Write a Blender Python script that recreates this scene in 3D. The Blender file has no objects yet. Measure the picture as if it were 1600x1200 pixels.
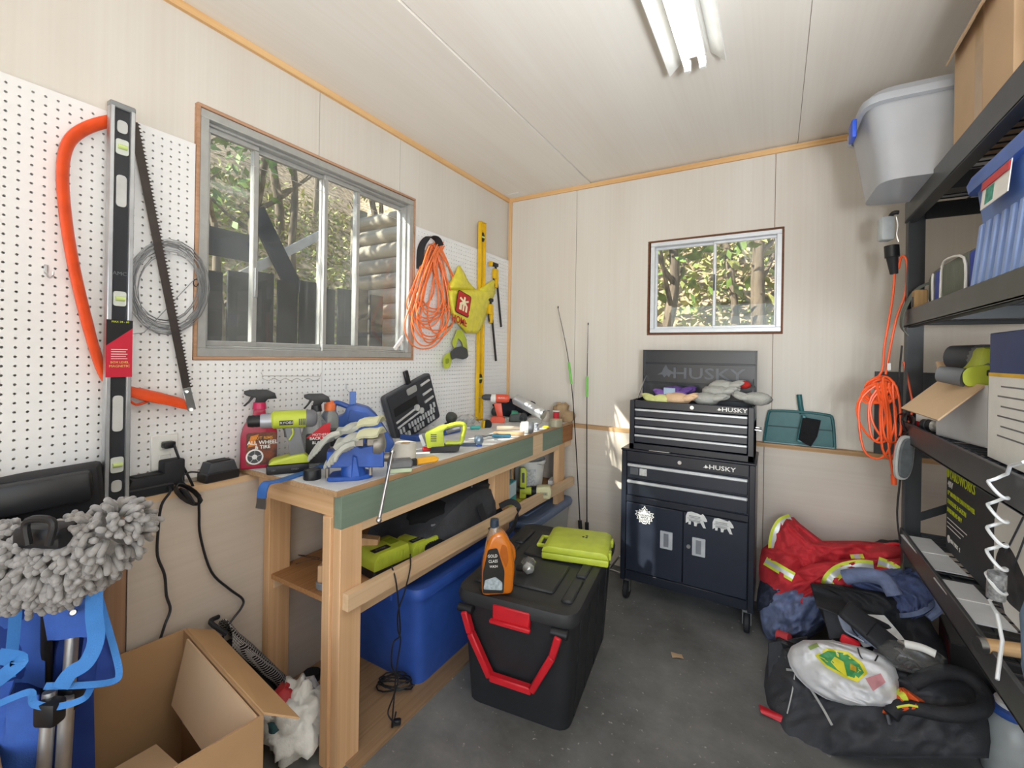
import bpy, bmesh, math, random
from mathutils import Vector, Matrix, noise
rnd = random.Random(7)
S = bpy.context.scene
COL = S.collection
R_ = math.radians

# ---------------------------------------------------------------- camera
F = 700.0; YAW = R_(30.5); ROLL = R_(.95); CY = 556.0
CAM = Vector((1.79, 0.0, 1.38))
fw = Vector((-math.sin(YAW), math.cos(YAW), 0)); rt0 = Vector((math.cos(YAW), math.sin(YAW), 0)); up0 = Vector((0, 0, 1))
RT = rt0*math.cos(ROLL) + up0*math.sin(ROLL); UP = -rt0*math.sin(ROLL) + up0*math.cos(ROLL)
cd = bpy.data.cameras.new('camera'); cam = bpy.data.objects.new('camera', cd); COL.objects.link(cam)
m3 = Matrix((RT, UP, -fw)).transposed()
cam.matrix_world = Matrix.Translation(CAM) @ m3.to_4x4()
cd.sensor_width = 36; cd.lens = 36*F/1600; cd.shift_y = (CY-600)/1600; cd.clip_start = .02
S.camera = cam

# ---------------------------------------------------------------- light
S.view_settings.view_transform = 'Standard'; S.view_settings.look = 'None'
S.view_settings.gamma = 1; S.view_settings.use_curve_mapping = False
S.view_settings.exposure = 0.20
w = bpy.data.worlds.new('sky'); S.world = w; w.use_nodes = True
nt = w.node_tree; bgn = nt.nodes['Background']
sk = nt.nodes.new('ShaderNodeTexSky'); sk.sky_type = 'NISHITA'; sk.sun_disc = False
sk.sun_elevation = R_(40); sk.sun_rotation = R_(215); sk.altitude = 300
nt.links.new(sk.outputs[0], bgn.inputs[0]); bgn.inputs[1].default_value = .30
SUN_DIR = Vector((1.0, 1.28, -1.22)).normalized()
def lamp(name, kind, loc, energy, color=(1, 1, 1), direction=None, **kw):
    l = bpy.data.lights.new(name, kind); l.energy = energy; l.color = color
    for k, v in kw.items(): setattr(l, k, v)
    o = bpy.data.objects.new(name, l); COL.objects.link(o); o.location = loc
    if direction is not None: o.rotation_euler = Vector(direction).to_track_quat('-Z', 'Y').to_euler()
    return o
lamp('sun', 'SUN', (-4, -5, 6), 13.0, (1, .93, .82), SUN_DIR, angle=R_(.6))
# added fill light, as daylight from an assumed wide doorway behind the camera
lamp('assumed_doorway_fill', 'AREA', (1.9, -1.7, 1.15), 22, (.90, .96, 1), (-.05, 1, 0.25), shape='RECTANGLE', size=2.0, size_y=1.9)
# added area light, unseen: assumed as the photographer's flash bounced off the ceiling
lamp('assumed_bounced_flash', 'AREA', (2.35, .0, 1.40), 62, (.90, .96, 1), (.15, .8, 1), shape='DISK', size=.5)

# ---------------------------------------------------------------- helpers
YB = 2.973           # back wall
XR = 2.98            # right wall
ZC = 2.60            # ceiling
ZT = .931            # bench top
def ray(px, py): return fw + RT*((px-800)/F) - UP*((py-CY)/F)
def onX(px, py, x): d = ray(px, py); return CAM + d*((x-CAM.x)/d.x)
def onY(px, py, y): d = ray(px, py); return CAM + d*((y-CAM.y)/d.y)
def onZ(px, py, z): d = ray(px, py); return CAM + d*((z-CAM.z)/d.z)
def face(P): return math.atan2(P.y-CAM.y, P.x-CAM.x) - math.pi/2     # rz that turns local -Y to the viewer's side of the room
def mpp(P): return (P-CAM).dot(fw)/F                                  # metres per pixel at P

class MB:
    def __init__(s): s.v = []; s.f = []
    def add(s, vs, fs, M=None):
        n = len(s.v)
        s.v += [tuple(M @ Vector(p)) for p in vs] if M else [tuple(p) for p in vs]
        s.f += [tuple(i+n for i in f) for f in fs]; return s
    def box(s, c, d, rot=None, b=0, seg=1):
        M = Matrix.Translation(c)
        if rot is not None: M = M @ (rot if isinstance(rot, Matrix) else rotm(*rot))
        x, y, z = d[0]/2, d[1]/2, d[2]/2
        if b:
            b = min(b, x*.98, y*.98, z*.98)
            bm = bmesh.new(); bmesh.ops.create_cube(bm, size=1)
            bmesh.ops.scale(bm, vec=d, verts=bm.verts)
            bmesh.ops.bevel(bm, geom=bm.edges[:], offset=b, segments=seg, profile=.5, affect='EDGES')
            bm.verts.index_update()
            s.add([v.co for v in bm.verts], [[v.index for v in f.verts] for f in bm.faces], M); bm.free(); return s
        return s.add([(-x,-y,-z),(x,-y,-z),(x,y,-z),(-x,y,-z),(-x,-y,z),(x,-y,z),(x,y,z),(-x,y,z)],
                     [(0,3,2,1),(4,5,6,7),(0,1,5,4),(1,2,6,5),(2,3,7,6),(3,0,4,7)], M)
    def bb(s, x0, x1, y0, y1, z0, z1, b=0): return s.box(((x0+x1)/2,(y0+y1)/2,(z0+z1)/2), (abs(x1-x0),abs(y1-y0),abs(z1-z0)), None, b)
    def beam(s, a, b, w, h, upv=(0,0,1), bev=0):
        a = Vector(a); b = Vector(b); d = b-a; L = d.length; d.normalize(); u = Vector(upv)
        if abs(d.dot(u)) > .99: u = Vector((0,1,0))
        y = u.cross(d).normalized(); z = d.cross(y)
        return s.box((a+b)/2, (L, w, h), Matrix((d, y, z)).transposed().to_4x4(), bev)
    def cyl(s, a, b, r0, r1=None, n=12, cap=True):
        a = Vector(a); b = Vector(b); r1 = r0 if r1 is None else r1
        d = (b-a).normalized(); u = d.orthogonal().normalized(); v = d.cross(u)
        vs = []
        for P, r in ((a, r0), (b, r1)):
            for i in range(n):
                t = 2*math.pi*i/n; vs.append(P+(u*math.cos(t)+v*math.sin(t))*r)
        fs = [(i, (i+1)%n, n+(i+1)%n, n+i) for i in range(n)]
        if cap: fs += [tuple(range(n))[::-1], tuple(range(n, 2*n))]
        return s.add(vs, fs)
    def lathe(s, prof, n=20, M=None, sx=1, sy=1, close=True):
        vs = []; fs = []; k = len(prof)
        for r, z in prof:
            for i in range(n):
                t = 2*math.pi*i/n; vs.append((r*math.cos(t)*sx, r*math.sin(t)*sy, z))
        for j in range(k-1):
            for i in range(n): fs.append((j*n+i, j*n+(i+1)%n, (j+1)*n+(i+1)%n, (j+1)*n+i))
        if close:
            fs.append(tuple(range(n))[::-1]); fs.append(tuple(range((k-1)*n, k*n)))
        return s.add(vs, fs, M)
    def tube(s, pts, r, n=6, closed=False, cap=True, smooth=0, flat=1.0):
        pts = [Vector(p) for p in pts]
        if smooth: pts = spline(pts, smooth, closed)
        k = len(pts); vs = []; fs = []; u = None
        for i in range(k):
            if closed: d = pts[(i+1)%k]-pts[i-1]
            else: d = pts[min(i+1, k-1)]-pts[max(i-1, 0)]
            if d.length < 1e-9: d = Vector((0,0,1))
            d.normalize()
            if u is None: u = d.orthogonal().normalized()
            u = u-d*u.dot(d)
            u = u.normalized() if u.length > 1e-6 else d.orthogonal().normalized()
            v = d.cross(u); rr = r[i*len(r)//k] if isinstance(r, (list, tuple)) else r
            for j in range(n):
                t = 2*math.pi*j/n; vs.append(pts[i]+u*(math.cos(t)*rr)+v*(math.sin(t)*rr*flat))
        for i in range(k if closed else k-1):
            for j in range(n):
                a = i*n; b = ((i+1)%k)*n; fs.append((a+j, a+(j+1)%n, b+(j+1)%n, b+j))
        if cap and not closed: fs += [tuple(range(n))[::-1], tuple(range((k-1)*n, k*n))]
        return s.add(vs, fs)
    def strip(s, pts, side, w, th=.002):                  # a flat band following pts, 'side' = its width direction
        pts = [Vector(p) for p in pts]; vs = []; fs = []; k = len(pts)
        for i, p in enumerate(pts):
            d = (pts[min(i+1,k-1)]-pts[max(i-1,0)]).normalized(); sd = Vector(side[i] if isinstance(side, list) else side)
            sd = (sd-d*sd.dot(d)).normalized(); nn = d.cross(sd)
            for a, b in ((-1,-1),(1,-1),(1,1),(-1,1)): vs.append(p+sd*(a*w/2)+nn*(b*th/2))
        for i in range(k-1):
            for j in range(4): fs.append((i*4+j, i*4+(j+1)%4, i*4+4+(j+1)%4, i*4+4+j))
        fs += [(3,2,1,0), tuple(range((k-1)*4, k*4))]
        return s.add(vs, fs)
    def prism(s, poly, t0, t1, M=None, b=0, seg=1):       # poly in local XZ, thickness along Y from t0 to t1
        n = len(poly)
        vs = [(x, t0, z) for x, z in poly]+[(x, t1, z) for x, z in poly]
        fs = [tuple(range(n)), tuple(range(n, 2*n))[::-1]]+[(i, n+i, n+(i+1)%n, (i+1)%n) for i in range(n)]
        if b:
            bm = bmesh.new(); bv = [bm.verts.new(v) for v in vs]
            for f in fs: bm.faces.new([bv[i] for i in f])
            bmesh.ops.recalc_face_normals(bm, faces=bm.faces)
            es = [e for e in bm.edges if abs(e.verts[0].co.y-e.verts[1].co.y) < 1e-7]
            bmesh.ops.bevel(bm, geom=es, offset=b, segments=seg, profile=.5, affect='EDGES', clamp_overlap=True)
            bm.verts.index_update()
            s.add([v.co for v in bm.verts], [[v.index for v in f.verts] for f in bm.faces], M); bm.free(); return s
        return s.add(vs, fs, M)
    def ell(s, c, r, n=14, k=8, M=None, warp=None):
        vs = []; fs = []
        for j in range(k+1):
            ph = math.pi*j/k-math.pi/2
            for i in range(n):
                t = 2*math.pi*i/n
                p = Vector((math.cos(ph)*math.cos(t), math.cos(ph)*math.sin(t), math.sin(ph)))
                q = Vector((p.x*r[0], p.y*r[1], p.z*r[2]))
                if warp: q = warp(p, q); s.sm = 120
                vs.append(q+Vector(c))
        for j in range(k):
            for i in range(n): fs.append((j*n+i, j*n+(i+1)%n, (j+1)*n+(i+1)%n, (j+1)*n+i))
        return s.add(vs, fs, M)
    def grid(s, nx, ny, fn, th=None):                     # fn(u,v)->point ; th: thickness downwards along the normal
        vs = [Vector(fn(i/nx, j/ny)) for j in range(ny+1) for i in range(nx+1)]
        q = lambda i, j: j*(nx+1)+i
        fs = [(q(i,j), q(i+1,j), q(i+1,j+1), q(i,j+1)) for j in range(ny) for i in range(nx)]
        if th:
            nrm = [Vector() for _ in vs]
            for f in fs:
                n_ = (vs[f[1]]-vs[f[0]]).cross(vs[f[3]]-vs[f[0]])
                for i in f: nrm[i] += n_
            N = len(vs)
            vs += [v-(n_.normalized() if n_.length > 0 else Vector((0,0,1)))*th for v, n_ in zip(vs, nrm)]
            fs += [tuple(i+N for i in f[::-1]) for f in fs]
            rim = [q(i,0) for i in range(nx)]+[q(nx,j) for j in range(ny)]+[q(i,ny) for i in range(nx,0,-1)]+[q(0,j) for j in range(ny,0,-1)]
            for a, b in zip(rim, rim[1:]+rim[:1]): fs.append((b, a, a+N, b+N))
        return s.add(vs, fs)
    def mesh(s, name, mats, ang=40, flip=True):
        me = bpy.data.meshes.new(name); me.from_pydata(s.v, [], s.f); me.validate(clean_customdata=False)
        if flip:
            bm = bmesh.new(); bm.from_mesh(me); bmesh.ops.recalc_face_normals(bm, faces=bm.faces); bm.to_mesh(me); bm.free()
        for p in me.polygons: p.use_smooth = True
        me.set_sharp_from_angle(angle=R_(getattr(s, 'sm', ang)))
        for m in (mats if isinstance(mats, (list, tuple)) else [mats]): me.materials.append(m)
        return me

def rotm(rx, ry, rz): return Matrix.Rotation(R_(rz), 4, 'Z') @ Matrix.Rotation(R_(ry), 4, 'Y') @ Matrix.Rotation(R_(rx), 4, 'X')
def spline(P, k=6, closed=False):
    P = [Vector(p) for p in P]; out = []; n = len(P)
    for i in range(n if closed else n-1):
        g = lambda j: P[j % n] if closed else P[max(0, min(n-1, j))]
        a, b, c, d = g(i-1), g(i), g(i+1), g(i+2)
        for j in range(k):
            t = j/k; out.append(.5*((2*b)+(c-a)*t+(2*a-5*b+4*c-d)*t*t+(3*b-a-3*c+d)*t**3))
    if not closed: out.append(P[-1])
    return out
def rpoly(pts, r, n=4):                                    # rounded polygon (2D)
    out = []; k = len(pts)
    for i in range(k):
        p = Vector(pts[i]); a = Vector(pts[i-1]); b = Vector(pts[(i+1) % k])
        rr = min(r, (a-p).length*.45, (b-p).length*.45)
        s0 = p+(a-p).normalized()*rr; s1 = p+(b-p).normalized()*rr
        for j in range(n+1):
            t = j/n; q = s0*(1-t)**2+p*2*t*(1-t)+s1*t*t; out.append((q.x, q.y))
    return out
def rrect(x0, x1, z0, z1, r, n=4): return rpoly([(x0,z0),(x1,z0),(x1,z1),(x0,z1)], r, n)

GROUPN = {}
def tag(o, label, cat, group=None):
    o['label'] = label; o['category'] = cat
    if group: o['group'] = group
    return o
class T:                                                   # a thing: an Empty at its base, parts as children
    def __init__(s, name, label, cat, loc=(0,0,0), rz=0, group=None, rot=None):
        s.o = bpy.data.objects.new(name, None); COL.objects.link(s.o); s.o.empty_display_size = .02
        s.o.location = loc; s.o.rotation_euler = rot if rot else (0, 0, rz)
        tag(s.o, label, cat, group)
        s.mw = Matrix.Translation(Vector(loc)) @ s.o.rotation_euler.to_matrix().to_4x4(); s.inv = s.mw.inverted()
    def part(s, name, mb, mat, parent=None, world=False, ang=40, label=None):
        me = mb.mesh(name, mat, ang) if isinstance(mb, MB) else mb
        if world: me.transform(s.inv)
        o = bpy.data.objects.new(name, me); COL.objects.link(o); o.parent = parent or s.o
        if label: o['label'] = label
        return o
    def text(s, name, txt, size, M, mat, parent=None, world=False, ext=.0006, align='CENTER', sx=1.0, bold=0):
        me = text_mesh(txt, size, ext, align, sx, bold); me.transform(M); me.materials.append(mat)
        if world: me.transform(s.inv)
        o = bpy.data.objects.new(name, me); COL.objects.link(o); o.parent = parent or s.o
        return o
def single(name, label, cat, mb, mat, loc=(0,0,0), rz=0, group=None, ang=40, rot=None, world=False):
    me = mb.mesh(name, mat, ang) if isinstance(mb, MB) else mb
    o = bpy.data.objects.new(name, me); COL.objects.link(o)
    o.location = loc; o.rotation_euler = rot if rot else (0, 0, rz)
    if world: me.transform((Matrix.Translation(Vector(loc)) @ o.rotation_euler.to_matrix().to_4x4()).inverted())
    return tag(o, label, cat, group)
def struct(name, mb, mat, parent=None, ang=40):
    me = mb.mesh(name, mat, ang) if isinstance(mb, MB) else mb
    o = bpy.data.objects.new(name, me); COL.objects.link(o)
    if parent: o.parent = parent
    else: o['kind'] = 'structure'
    return o
def text_mesh(txt, size, ext=.0006, align='CENTER', sx=1.0, bold=0):
    c = bpy.data.curves.new('lettering', 'FONT'); c.body = txt; c.size = size; c.extrude = ext; c.align_x = align; c.align_y = 'CENTER'
    c.resolution_u = 2; c.offset = bold*size
    o = bpy.data.objects.new('lettering', c); COL.objects.link(o)
    bpy.context.view_layer.update()
    me = bpy.data.meshes.new_from_object(o.evaluated_get(bpy.context.evaluated_depsgraph_get()))
    bpy.data.objects.remove(o); bpy.data.curves.remove(c)
    me.materials.clear()
    me.transform(Matrix.Scale(sx, 4, (1,0,0)))
    return me
def front(x, y, z, tilt=0): return Matrix.Translation((x, y, z)) @ Matrix.Rotation(R_(90), 4, 'X') @ Matrix.Rotation(R_(tilt), 4, 'Z')   # lettering on a face that looks to local -Y
def basis(o, ex, ey):                                       # lettering plane: ex = reading direction, ey = up
    ex = Vector(ex).normalized(); ey = Vector(ey); ey = (ey-ex*ey.dot(ex)).normalized(); ez = ex.cross(ey)
    return Matrix.Translation(o) @ Matrix((ex, ey, ez)).transposed().to_4x4()

# ---------------------------------------------------------------- materials
MATS = {}
def mat(name, col, rough=.55, metal=0, var=.12, scale=18, bump=0, bscale=None, spec=.5, trans=0, ior=1.45, alpha=1, emit=0, stretch=None, col2=None, sheen=0, coat=0):
    if name in MATS: return MATS[name]
    m = bpy.data.materials.new(name); m.use_nodes = True; n = m.node_tree.nodes; l = m.node_tree.links; b = n['Principled BSDF']
    b.inputs['Roughness'].default_value = rough; b.inputs['Metallic'].default_value = metal
    b.inputs['Specular IOR Level'].default_value = spec; b.inputs['IOR'].default_value = ior
    b.inputs['Transmission Weight'].default_value = trans; b.inputs['Alpha'].default_value = alpha
    b.inputs['Sheen Weight'].default_value = sheen; b.inputs['Coat Weight'].default_value = coat
    if emit: b.inputs['Emission Color'].default_value = (*col, 1); b.inputs['Emission Strength'].default_value = emit
    tc = n.new('ShaderNodeTexCoord'); mp = n.new('ShaderNodeMapping'); l.new(tc.outputs['Object'], mp.inputs[0])
    if stretch: mp.inputs['Scale'].default_value = stretch
    ns = n.new('ShaderNodeTexNoise'); ns.inputs['Scale'].default_value = scale; ns.inputs['Detail'].default_value = 5; l.new(mp.outputs[0], ns.inputs[0])
    rp = n.new('ShaderNodeValToRGB'); l.new(ns.outputs[0], rp.inputs[0])
    c2 = col2 if col2 else tuple(c*(1-var) for c in col)
    c1 = tuple(min(1, c*(1+var*.5)) for c in col)
    rp.color_ramp.elements[0].position = .32; rp.color_ramp.elements[0].color = (*c2, 1)
    rp.color_ramp.elements[1].position = .68; rp.color_ramp.elements[1].color = (*c1, 1)
    l.new(rp.outputs[0], b.inputs['Base Color'])
    if bump:
        nb = n.new('ShaderNodeTexNoise'); nb.inputs['Scale'].default_value = bscale or scale*4; nb.inputs['Detail'].default_value = 4; l.new(mp.outputs[0], nb.inputs[0])
        bp = n.new('ShaderNodeBump'); bp.inputs['Strength'].default_value = bump; bp.inputs['Distance'].default_value = .01
        l.new(nb.outputs[0], bp.inputs['Height']); l.new(bp.outputs[0], b.inputs['Normal'])
    MATS[name] = m; return m
def srgb(h):
    c = [int(h[i:i+2], 16)/255 for i in (0, 2, 4)]
    return tuple(x/12.92 if x <= .04045 else ((x+.055)/1.055)**2.4 for x in c)
def Q(name, h, **k): return mat(name, srgb(h), **k)
def glass_mat(name, tint=(1,1,1), dust=.03, rough=.0):
    m = bpy.data.materials.new(name); m.use_nodes = True; n = m.node_tree.nodes; l = m.node_tree.links; n.clear()
    o = n.new('ShaderNodeOutputMaterial'); t = n.new('ShaderNodeBsdfTransparent'); g = n.new('ShaderNodeBsdfGlossy'); d = n.new('ShaderNodeBsdfDiffuse')
    t.inputs[0].default_value = (*tint, 1); g.inputs['Roughness'].default_value = rough; d.inputs[0].default_value = (.8,.82,.8,1)
    fr = n.new('ShaderNodeFresnel'); ge = n.new('ShaderNodeNewGeometry'); io = n.new('ShaderNodeMapRange'); io.inputs[3].default_value = 1.45; io.inputs[4].default_value = 1/1.45; l.new(ge.outputs['Backfacing'], io.inputs[0]); l.new(io.outputs[0], fr.inputs[0])
    m1 = n.new('ShaderNodeMixShader'); l.new(fr.outputs[0], m1.inputs[0]); l.new(t.outputs[0], m1.inputs[1]); l.new(g.outputs[0], m1.inputs[2])
    tc = n.new('ShaderNodeTexCoord'); mp = n.new('ShaderNodeMapping'); mp.inputs['Scale'].default_value = (1.2, 1.2, .7); mp.inputs['Rotation'].default_value = (.5, 0, 0)
    ns = n.new('ShaderNodeTexNoise'); ns.inputs['Scale'].default_value = 3.2; ns.inputs['Detail'].default_value = 6
    l.new(tc.outputs['Object'], mp.inputs[0]); l.new(mp.outputs[0], ns.inputs[0])
    mr = n.new('ShaderNodeMapRange'); mr.inputs[1].default_value = .38; mr.inputs[2].default_value = .78; mr.inputs[3].default_value = dust*.25; mr.inputs[4].default_value = dust
    l.new(ns.outputs[0], mr.inputs[0])
    m2 = n.new('ShaderNodeMixShader'); l.new(mr.outputs[0], m2.inputs[0]); l.new(m1.outputs[0], m2.inputs[1]); l.new(d.outputs[0], m2.inputs[2])
    l.new(m2.outputs[0], o.inputs[0]); MATS[name] = m; return m
def wood_mat(name, c1, c2, axis, rough=.62, grain=1.0, blotch=.0, c3=None, fmix=.55):
    # plywood / lumber: fine streaks stretched along 'axis' + broad cloudy figure
    m = bpy.data.materials.new(name); m.use_nodes = True; n = m.node_tree.nodes; l = m.node_tree.links; b = n['Principled BSDF']
    b.inputs['Roughness'].default_value = rough; b.inputs['Specular IOR Level'].default_value = .3
    tc = n.new('ShaderNodeTexCoord')
    def nz(sc, st, det=5):
        mp = n.new('ShaderNodeMapping'); l.new(tc.outputs['Object'], mp.inputs[0])
        v = [sc, sc, sc]; v[axis] = sc*st; mp.inputs['Scale'].default_value = v
        q = n.new('ShaderNodeTexNoise'); q.inputs['Scale'].default_value = 1; q.inputs['Detail'].default_value = det; l.new(mp.outputs[0], q.inputs[0]); return q
    fine = nz(90*grain, .012); broad = nz(5*grain, .18, 3)
    ad = n.new('ShaderNodeMath'); ad.operation = 'MULTIPLY_ADD'; ad.inputs[1].default_value = fmix
    l.new(fine.outputs[0], ad.inputs[0])
    mu = n.new('ShaderNodeMath'); mu.operation = 'MULTIPLY'; mu.inputs[1].default_value = 1-fmix; l.new(broad.outputs[0], mu.inputs[0]); l.new(mu.outputs[0], ad.inputs[2])
    rp = n.new('ShaderNodeValToRGB'); l.new(ad.outputs[0], rp.inputs[0])
    rp.color_ramp.elements[0].position = .34; rp.color_ramp.elements[0].color = (*c2, 1)
    rp.color_ramp.elements[1].position = .64; rp.color_ramp.elements[1].color = (*c1, 1)
    out = rp.outputs[0]
    if c3:
        bl = nz(2.2, 1, 6); r2 = n.new('ShaderNodeValToRGB'); r2.color_ramp.elements[0].position = .55; r2.color_ramp.elements[1].position = .75
        l.new(bl.outputs[0], r2.inputs[0]); mx = n.new('ShaderNodeMixRGB'); mx.inputs[2].default_value = (*c3, 1)
        sc = n.new('ShaderNodeMath'); sc.operation = 'MULTIPLY'; sc.inputs[1].default_value = blotch; l.new(r2.outputs[0], sc.inputs[0]); l.new(sc.outputs[0], mx.inputs[0]); l.new(out, mx.inputs[1]); out = mx.outputs[0]
    l.new(out, b.inputs['Base Color'])
    bp = n.new('ShaderNodeBump'); bp.inputs['Strength'].default_value = .12; bp.inputs['Distance'].default_value = .003
    l.new(fine.outputs[0], bp.inputs['Height']); l.new(bp.outputs[0], b.inputs['Normal'])
    MATS[name] = m; return m
BLACK = Q('black_plastic', '1b1c1f', rough=.42)
BLACKM = Q('black_matte_plastic', '222327', rough=.7)
DGREY = Q('dark_grey_plastic', '44464b', rough=.5)
GREY = Q('grey_plastic', '6d6f72', rough=.5)
LIME = Q('lime_plastic', 'b8c540', rough=.42)
STEEL = Q('steel', 'c9cbcc', rough=.28, metal=1)
ALU = Q('aluminium', 'c6c9cc', rough=.38, metal=.85)
WHITE = Q('white_plastic', 'e6e6e2', rough=.45, var=.04)
PAPER = Q('paper_white', 'e9e8e4', rough=.8, var=.04)
RED = Q('red_plastic', 'c5202b', rough=.4)
ORANGE = Q('orange_paint', 'e4501c', rough=.4)
BLUE = Q('blue_plastic', '34569f', rough=.45)
YELLOW = Q('yellow_paint', 'e3b614', rough=.42)
KRAFT = Q('cardboard', 'b8946b', rough=.85, var=.08, scale=6)
KRAFTL = Q('cardboard_light', 'c8aa88', rough=.85, var=.06, scale=6)
INKW = Q('white_print', 'ecebe6', rough=.6, var=.02)
INKK = Q('black_print', '17181a', rough=.6)
INKR = Q('red_print', 'b92a25', rough=.6)
CLEAR = glass_mat('clear_plastic', (.97,.98,.98), .10, .08)
PINE = wood_mat('pine_lumber', srgb('dcb68e'), srgb('c59a6e'), 2, grain=.6)
PINEY = wood_mat('pine_lumber_rail', srgb('e0c3a0'), srgb('ccab84'), 1, grain=.6)
PINEX = wood_mat('pine_lumber_short', srgb('dcb78e'), srgb('c59a6e'), 0, grain=.6)
# ================================================================ room shell
PLY = lambda nm, ax, bl=0: wood_mat(nm, srgb('d8d3cb'), srgb('d1c9bf'), ax, grain=.8, fmix=.35, blotch=bl, c3=srgb('c3b09d') if bl else None)
PLYZ = PLY('plywood_upright_grain', 2); PLYY = wood_mat('plywood_ceiling', srgb('ece7e0'), srgb('e6dfd6'), 1, grain=.8, fmix=.35); PLYX = PLY('plywood_cross_grain', 0)
PLYLZ = wood_mat('plywood_lower_wall', srgb('cdc2b6'), srgb('bfb2a4'), 1, grain=.7, fmix=.35, blotch=.35, c3=srgb('b2a08d'))
PLYBR = wood_mat('plywood_brown', srgb('ab8a70'), srgb('977458'), 2, grain=.7)
STUD = wood_mat('framing', srgb('b98f63'), srgb('9c7448'), 2)
TRIMW = wood_mat('pine_trim', srgb('e3bd8b'), srgb('cf9f66'), 1, grain=1.2)

def concrete():
    m = bpy.data.materials.new('concrete'); m.use_nodes = True; n = m.node_tree.nodes; l = m.node_tree.links; b = n['Principled BSDF']
    tc = n.new('ShaderNodeTexCoord')
    a = n.new('ShaderNodeTexNoise'); a.inputs['Scale'].default_value = 2.3; a.inputs['Detail'].default_value = 8; a.inputs['Roughness'].default_value = .65; l.new(tc.outputs['Object'], a.inputs[0])
    r = n.new('ShaderNodeValToRGB'); l.new(a.outputs[0], r.inputs[0])
    for i, (p, h) in enumerate(((.30, '53534f'), (.5, '6d6d6b'), (.72, '868582'))):
        e = r.color_ramp.elements[i] if i < 2 else r.color_ramp.elements.new(p)
        e.position = p; e.color = (*srgb(h), 1)
    s = n.new('ShaderNodeTexNoise'); s.inputs['Scale'].default_value = 46; s.inputs['Detail'].default_value = 3; l.new(tc.outputs['Object'], s.inputs[0])
    r2 = n.new('ShaderNodeValToRGB'); r2.color_ramp.elements[0].position = .66; r2.color_ramp.elements[1].position = .74; l.new(s.outputs[0], r2.inputs[0])
    s3 = n.new('ShaderNodeTexNoise'); s3.inputs['Scale'].default_value = 3.1; l.new(tc.outputs['Object'], s3.inputs[0])
    mu = n.new('ShaderNodeMath'); mu.operation = 'MULTIPLY'; l.new(r2.outputs[0], mu.inputs[0]); l.new(s3.outputs[0], mu.inputs[1])
    mx = n.new('ShaderNodeMixRGB'); mx.inputs[2].default_value = (*srgb('cfcac0'), 1); l.new(mu.outputs[0], mx.inputs[0]); l.new(r.outputs[0], mx.inputs[1])
    l.new(mx.outputs[0], b.inputs['Base Color']); b.inputs['Roughness'].default_value = .78
    bp = n.new('ShaderNodeBump'); bp.inputs['Strength'].default_value = .25; bp.inputs['Distance'].default_value = .004; l.new(s.outputs[0], bp.inputs['Height']); l.new(bp.outputs[0], b.inputs['Normal'])
    return m
struct('floor', MB().bb(-.12, XR+.1, -1.8, YB+.12, -.12, 0), concrete())

# window openings
WY0, WY1, WZ0, WZ1 = .808, 1.908, 1.357, 2.253      # left wall (y, z)
VX0, VX1, VZ0, VZ1 = 1.066, 1.818, 1.540, 2.137     # back wall (x, z)
PEGT, PEGB = 2.115, .925
YF = -1.8
def cut(a0, a1, z0, z1, h, emit):                   # rectangle (a,z) minus hole h -> emit rectangles
    A0, A1, H0, H1 = h
    if a1 <= A0 or a0 >= A1 or z1 <= H0 or z0 >= H1: emit(a0, a1, z0, z1); return
    if a0 < A0: emit(a0, A0, z0, z1)
    if a1 > A1: emit(A1, a1, z0, z1)
    m0, m1 = max(a0, A0), min(a1, A1)
    if z0 < H0: emit(m0, m1, z0, H0)
    if z1 > H1: emit(m0, m1, H1, z1)
HL = (WY0, WY1, WZ0, WZ1); HB = (VX0, VX1, VZ0, VZ1)
mb = MB(); cut(YF, YB+.1, 0, ZC+.1, HL, lambda a, b, c, d: mb.bb(-.12, -.022, a, b, c, d))
wl = struct('wall_left', mb, STUD)
for a, b in ((YF, .10), (.102, 1.302), (1.305, 1.808), (1.811, YB)):
    mb = MB(); cut(a, b, .9, ZC, HL, lambda a_, b_, c, d: mb.bb(-.022, -.014, a_, b_, c, d)); struct('panel', mb, PLYZ, wl)
for a, b, m in ((YF, .598, PLYBR), (.602, 1.70, PLYLZ), (1.703, YB-.05, PLYLZ)):
    struct('panel', MB().bb(.044, .056, a, b, .002, .905), m, wl)
struct('ledge_board', MB().bb(-.014, .058, YF, YB-.05, .885, .908), PINEY, wl)
mb = MB(); cut(-.12, XR+.1, 0, ZC+.1, HB, lambda a, b, c, d: mb.bb(a, b, YB+.012, YB+.11, c, d))
wb = struct('wall_back', mb, STUD)
for a, b in ((-.014, .553), (.556, 1.772), (1.775, XR)):
    mb = MB(); cut(a, b, .9, ZC, HB, lambda a_, b_, c, d: mb.bb(a_, b_, YB, YB+.012, c, d)); struct('panel', mb, PLYZ, wb)
for a, b in ((.0, 1.738), (1.741, XR)):
    struct('panel', MB().bb(a, b, YB-.052, YB-.040, .002, .906), wood_mat('plywood_half_wall', srgb('d4ccc1'), srgb('cabfb2'), 0, grain=.8, fmix=.35) if 'plywood_half_wall' not in MATS else MATS['plywood_half_wall'], wb)
struct('ledge_board', MB().bb(.0, XR, YB-.054, YB, .887, .910), wood_mat('ledge_pine', srgb('c4a27c'), srgb('a9855c'), 0), wb)
struct('wall_right', MB().bb(XR, XR+.1, YF, YB+.1, 0, ZC+.1), PLYZ)
mb = MB(); cut(-.12, XR+.1, 0, ZC+.1, (.25, 2.85, -1, 2.25), lambda a, b, c, d: mb.bb(a, b, YF-.1, YF, c, d))  # the wide opening is assumed: an unseen doorway to let in daylight
struct('wall_front', mb, PLYZ)
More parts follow.
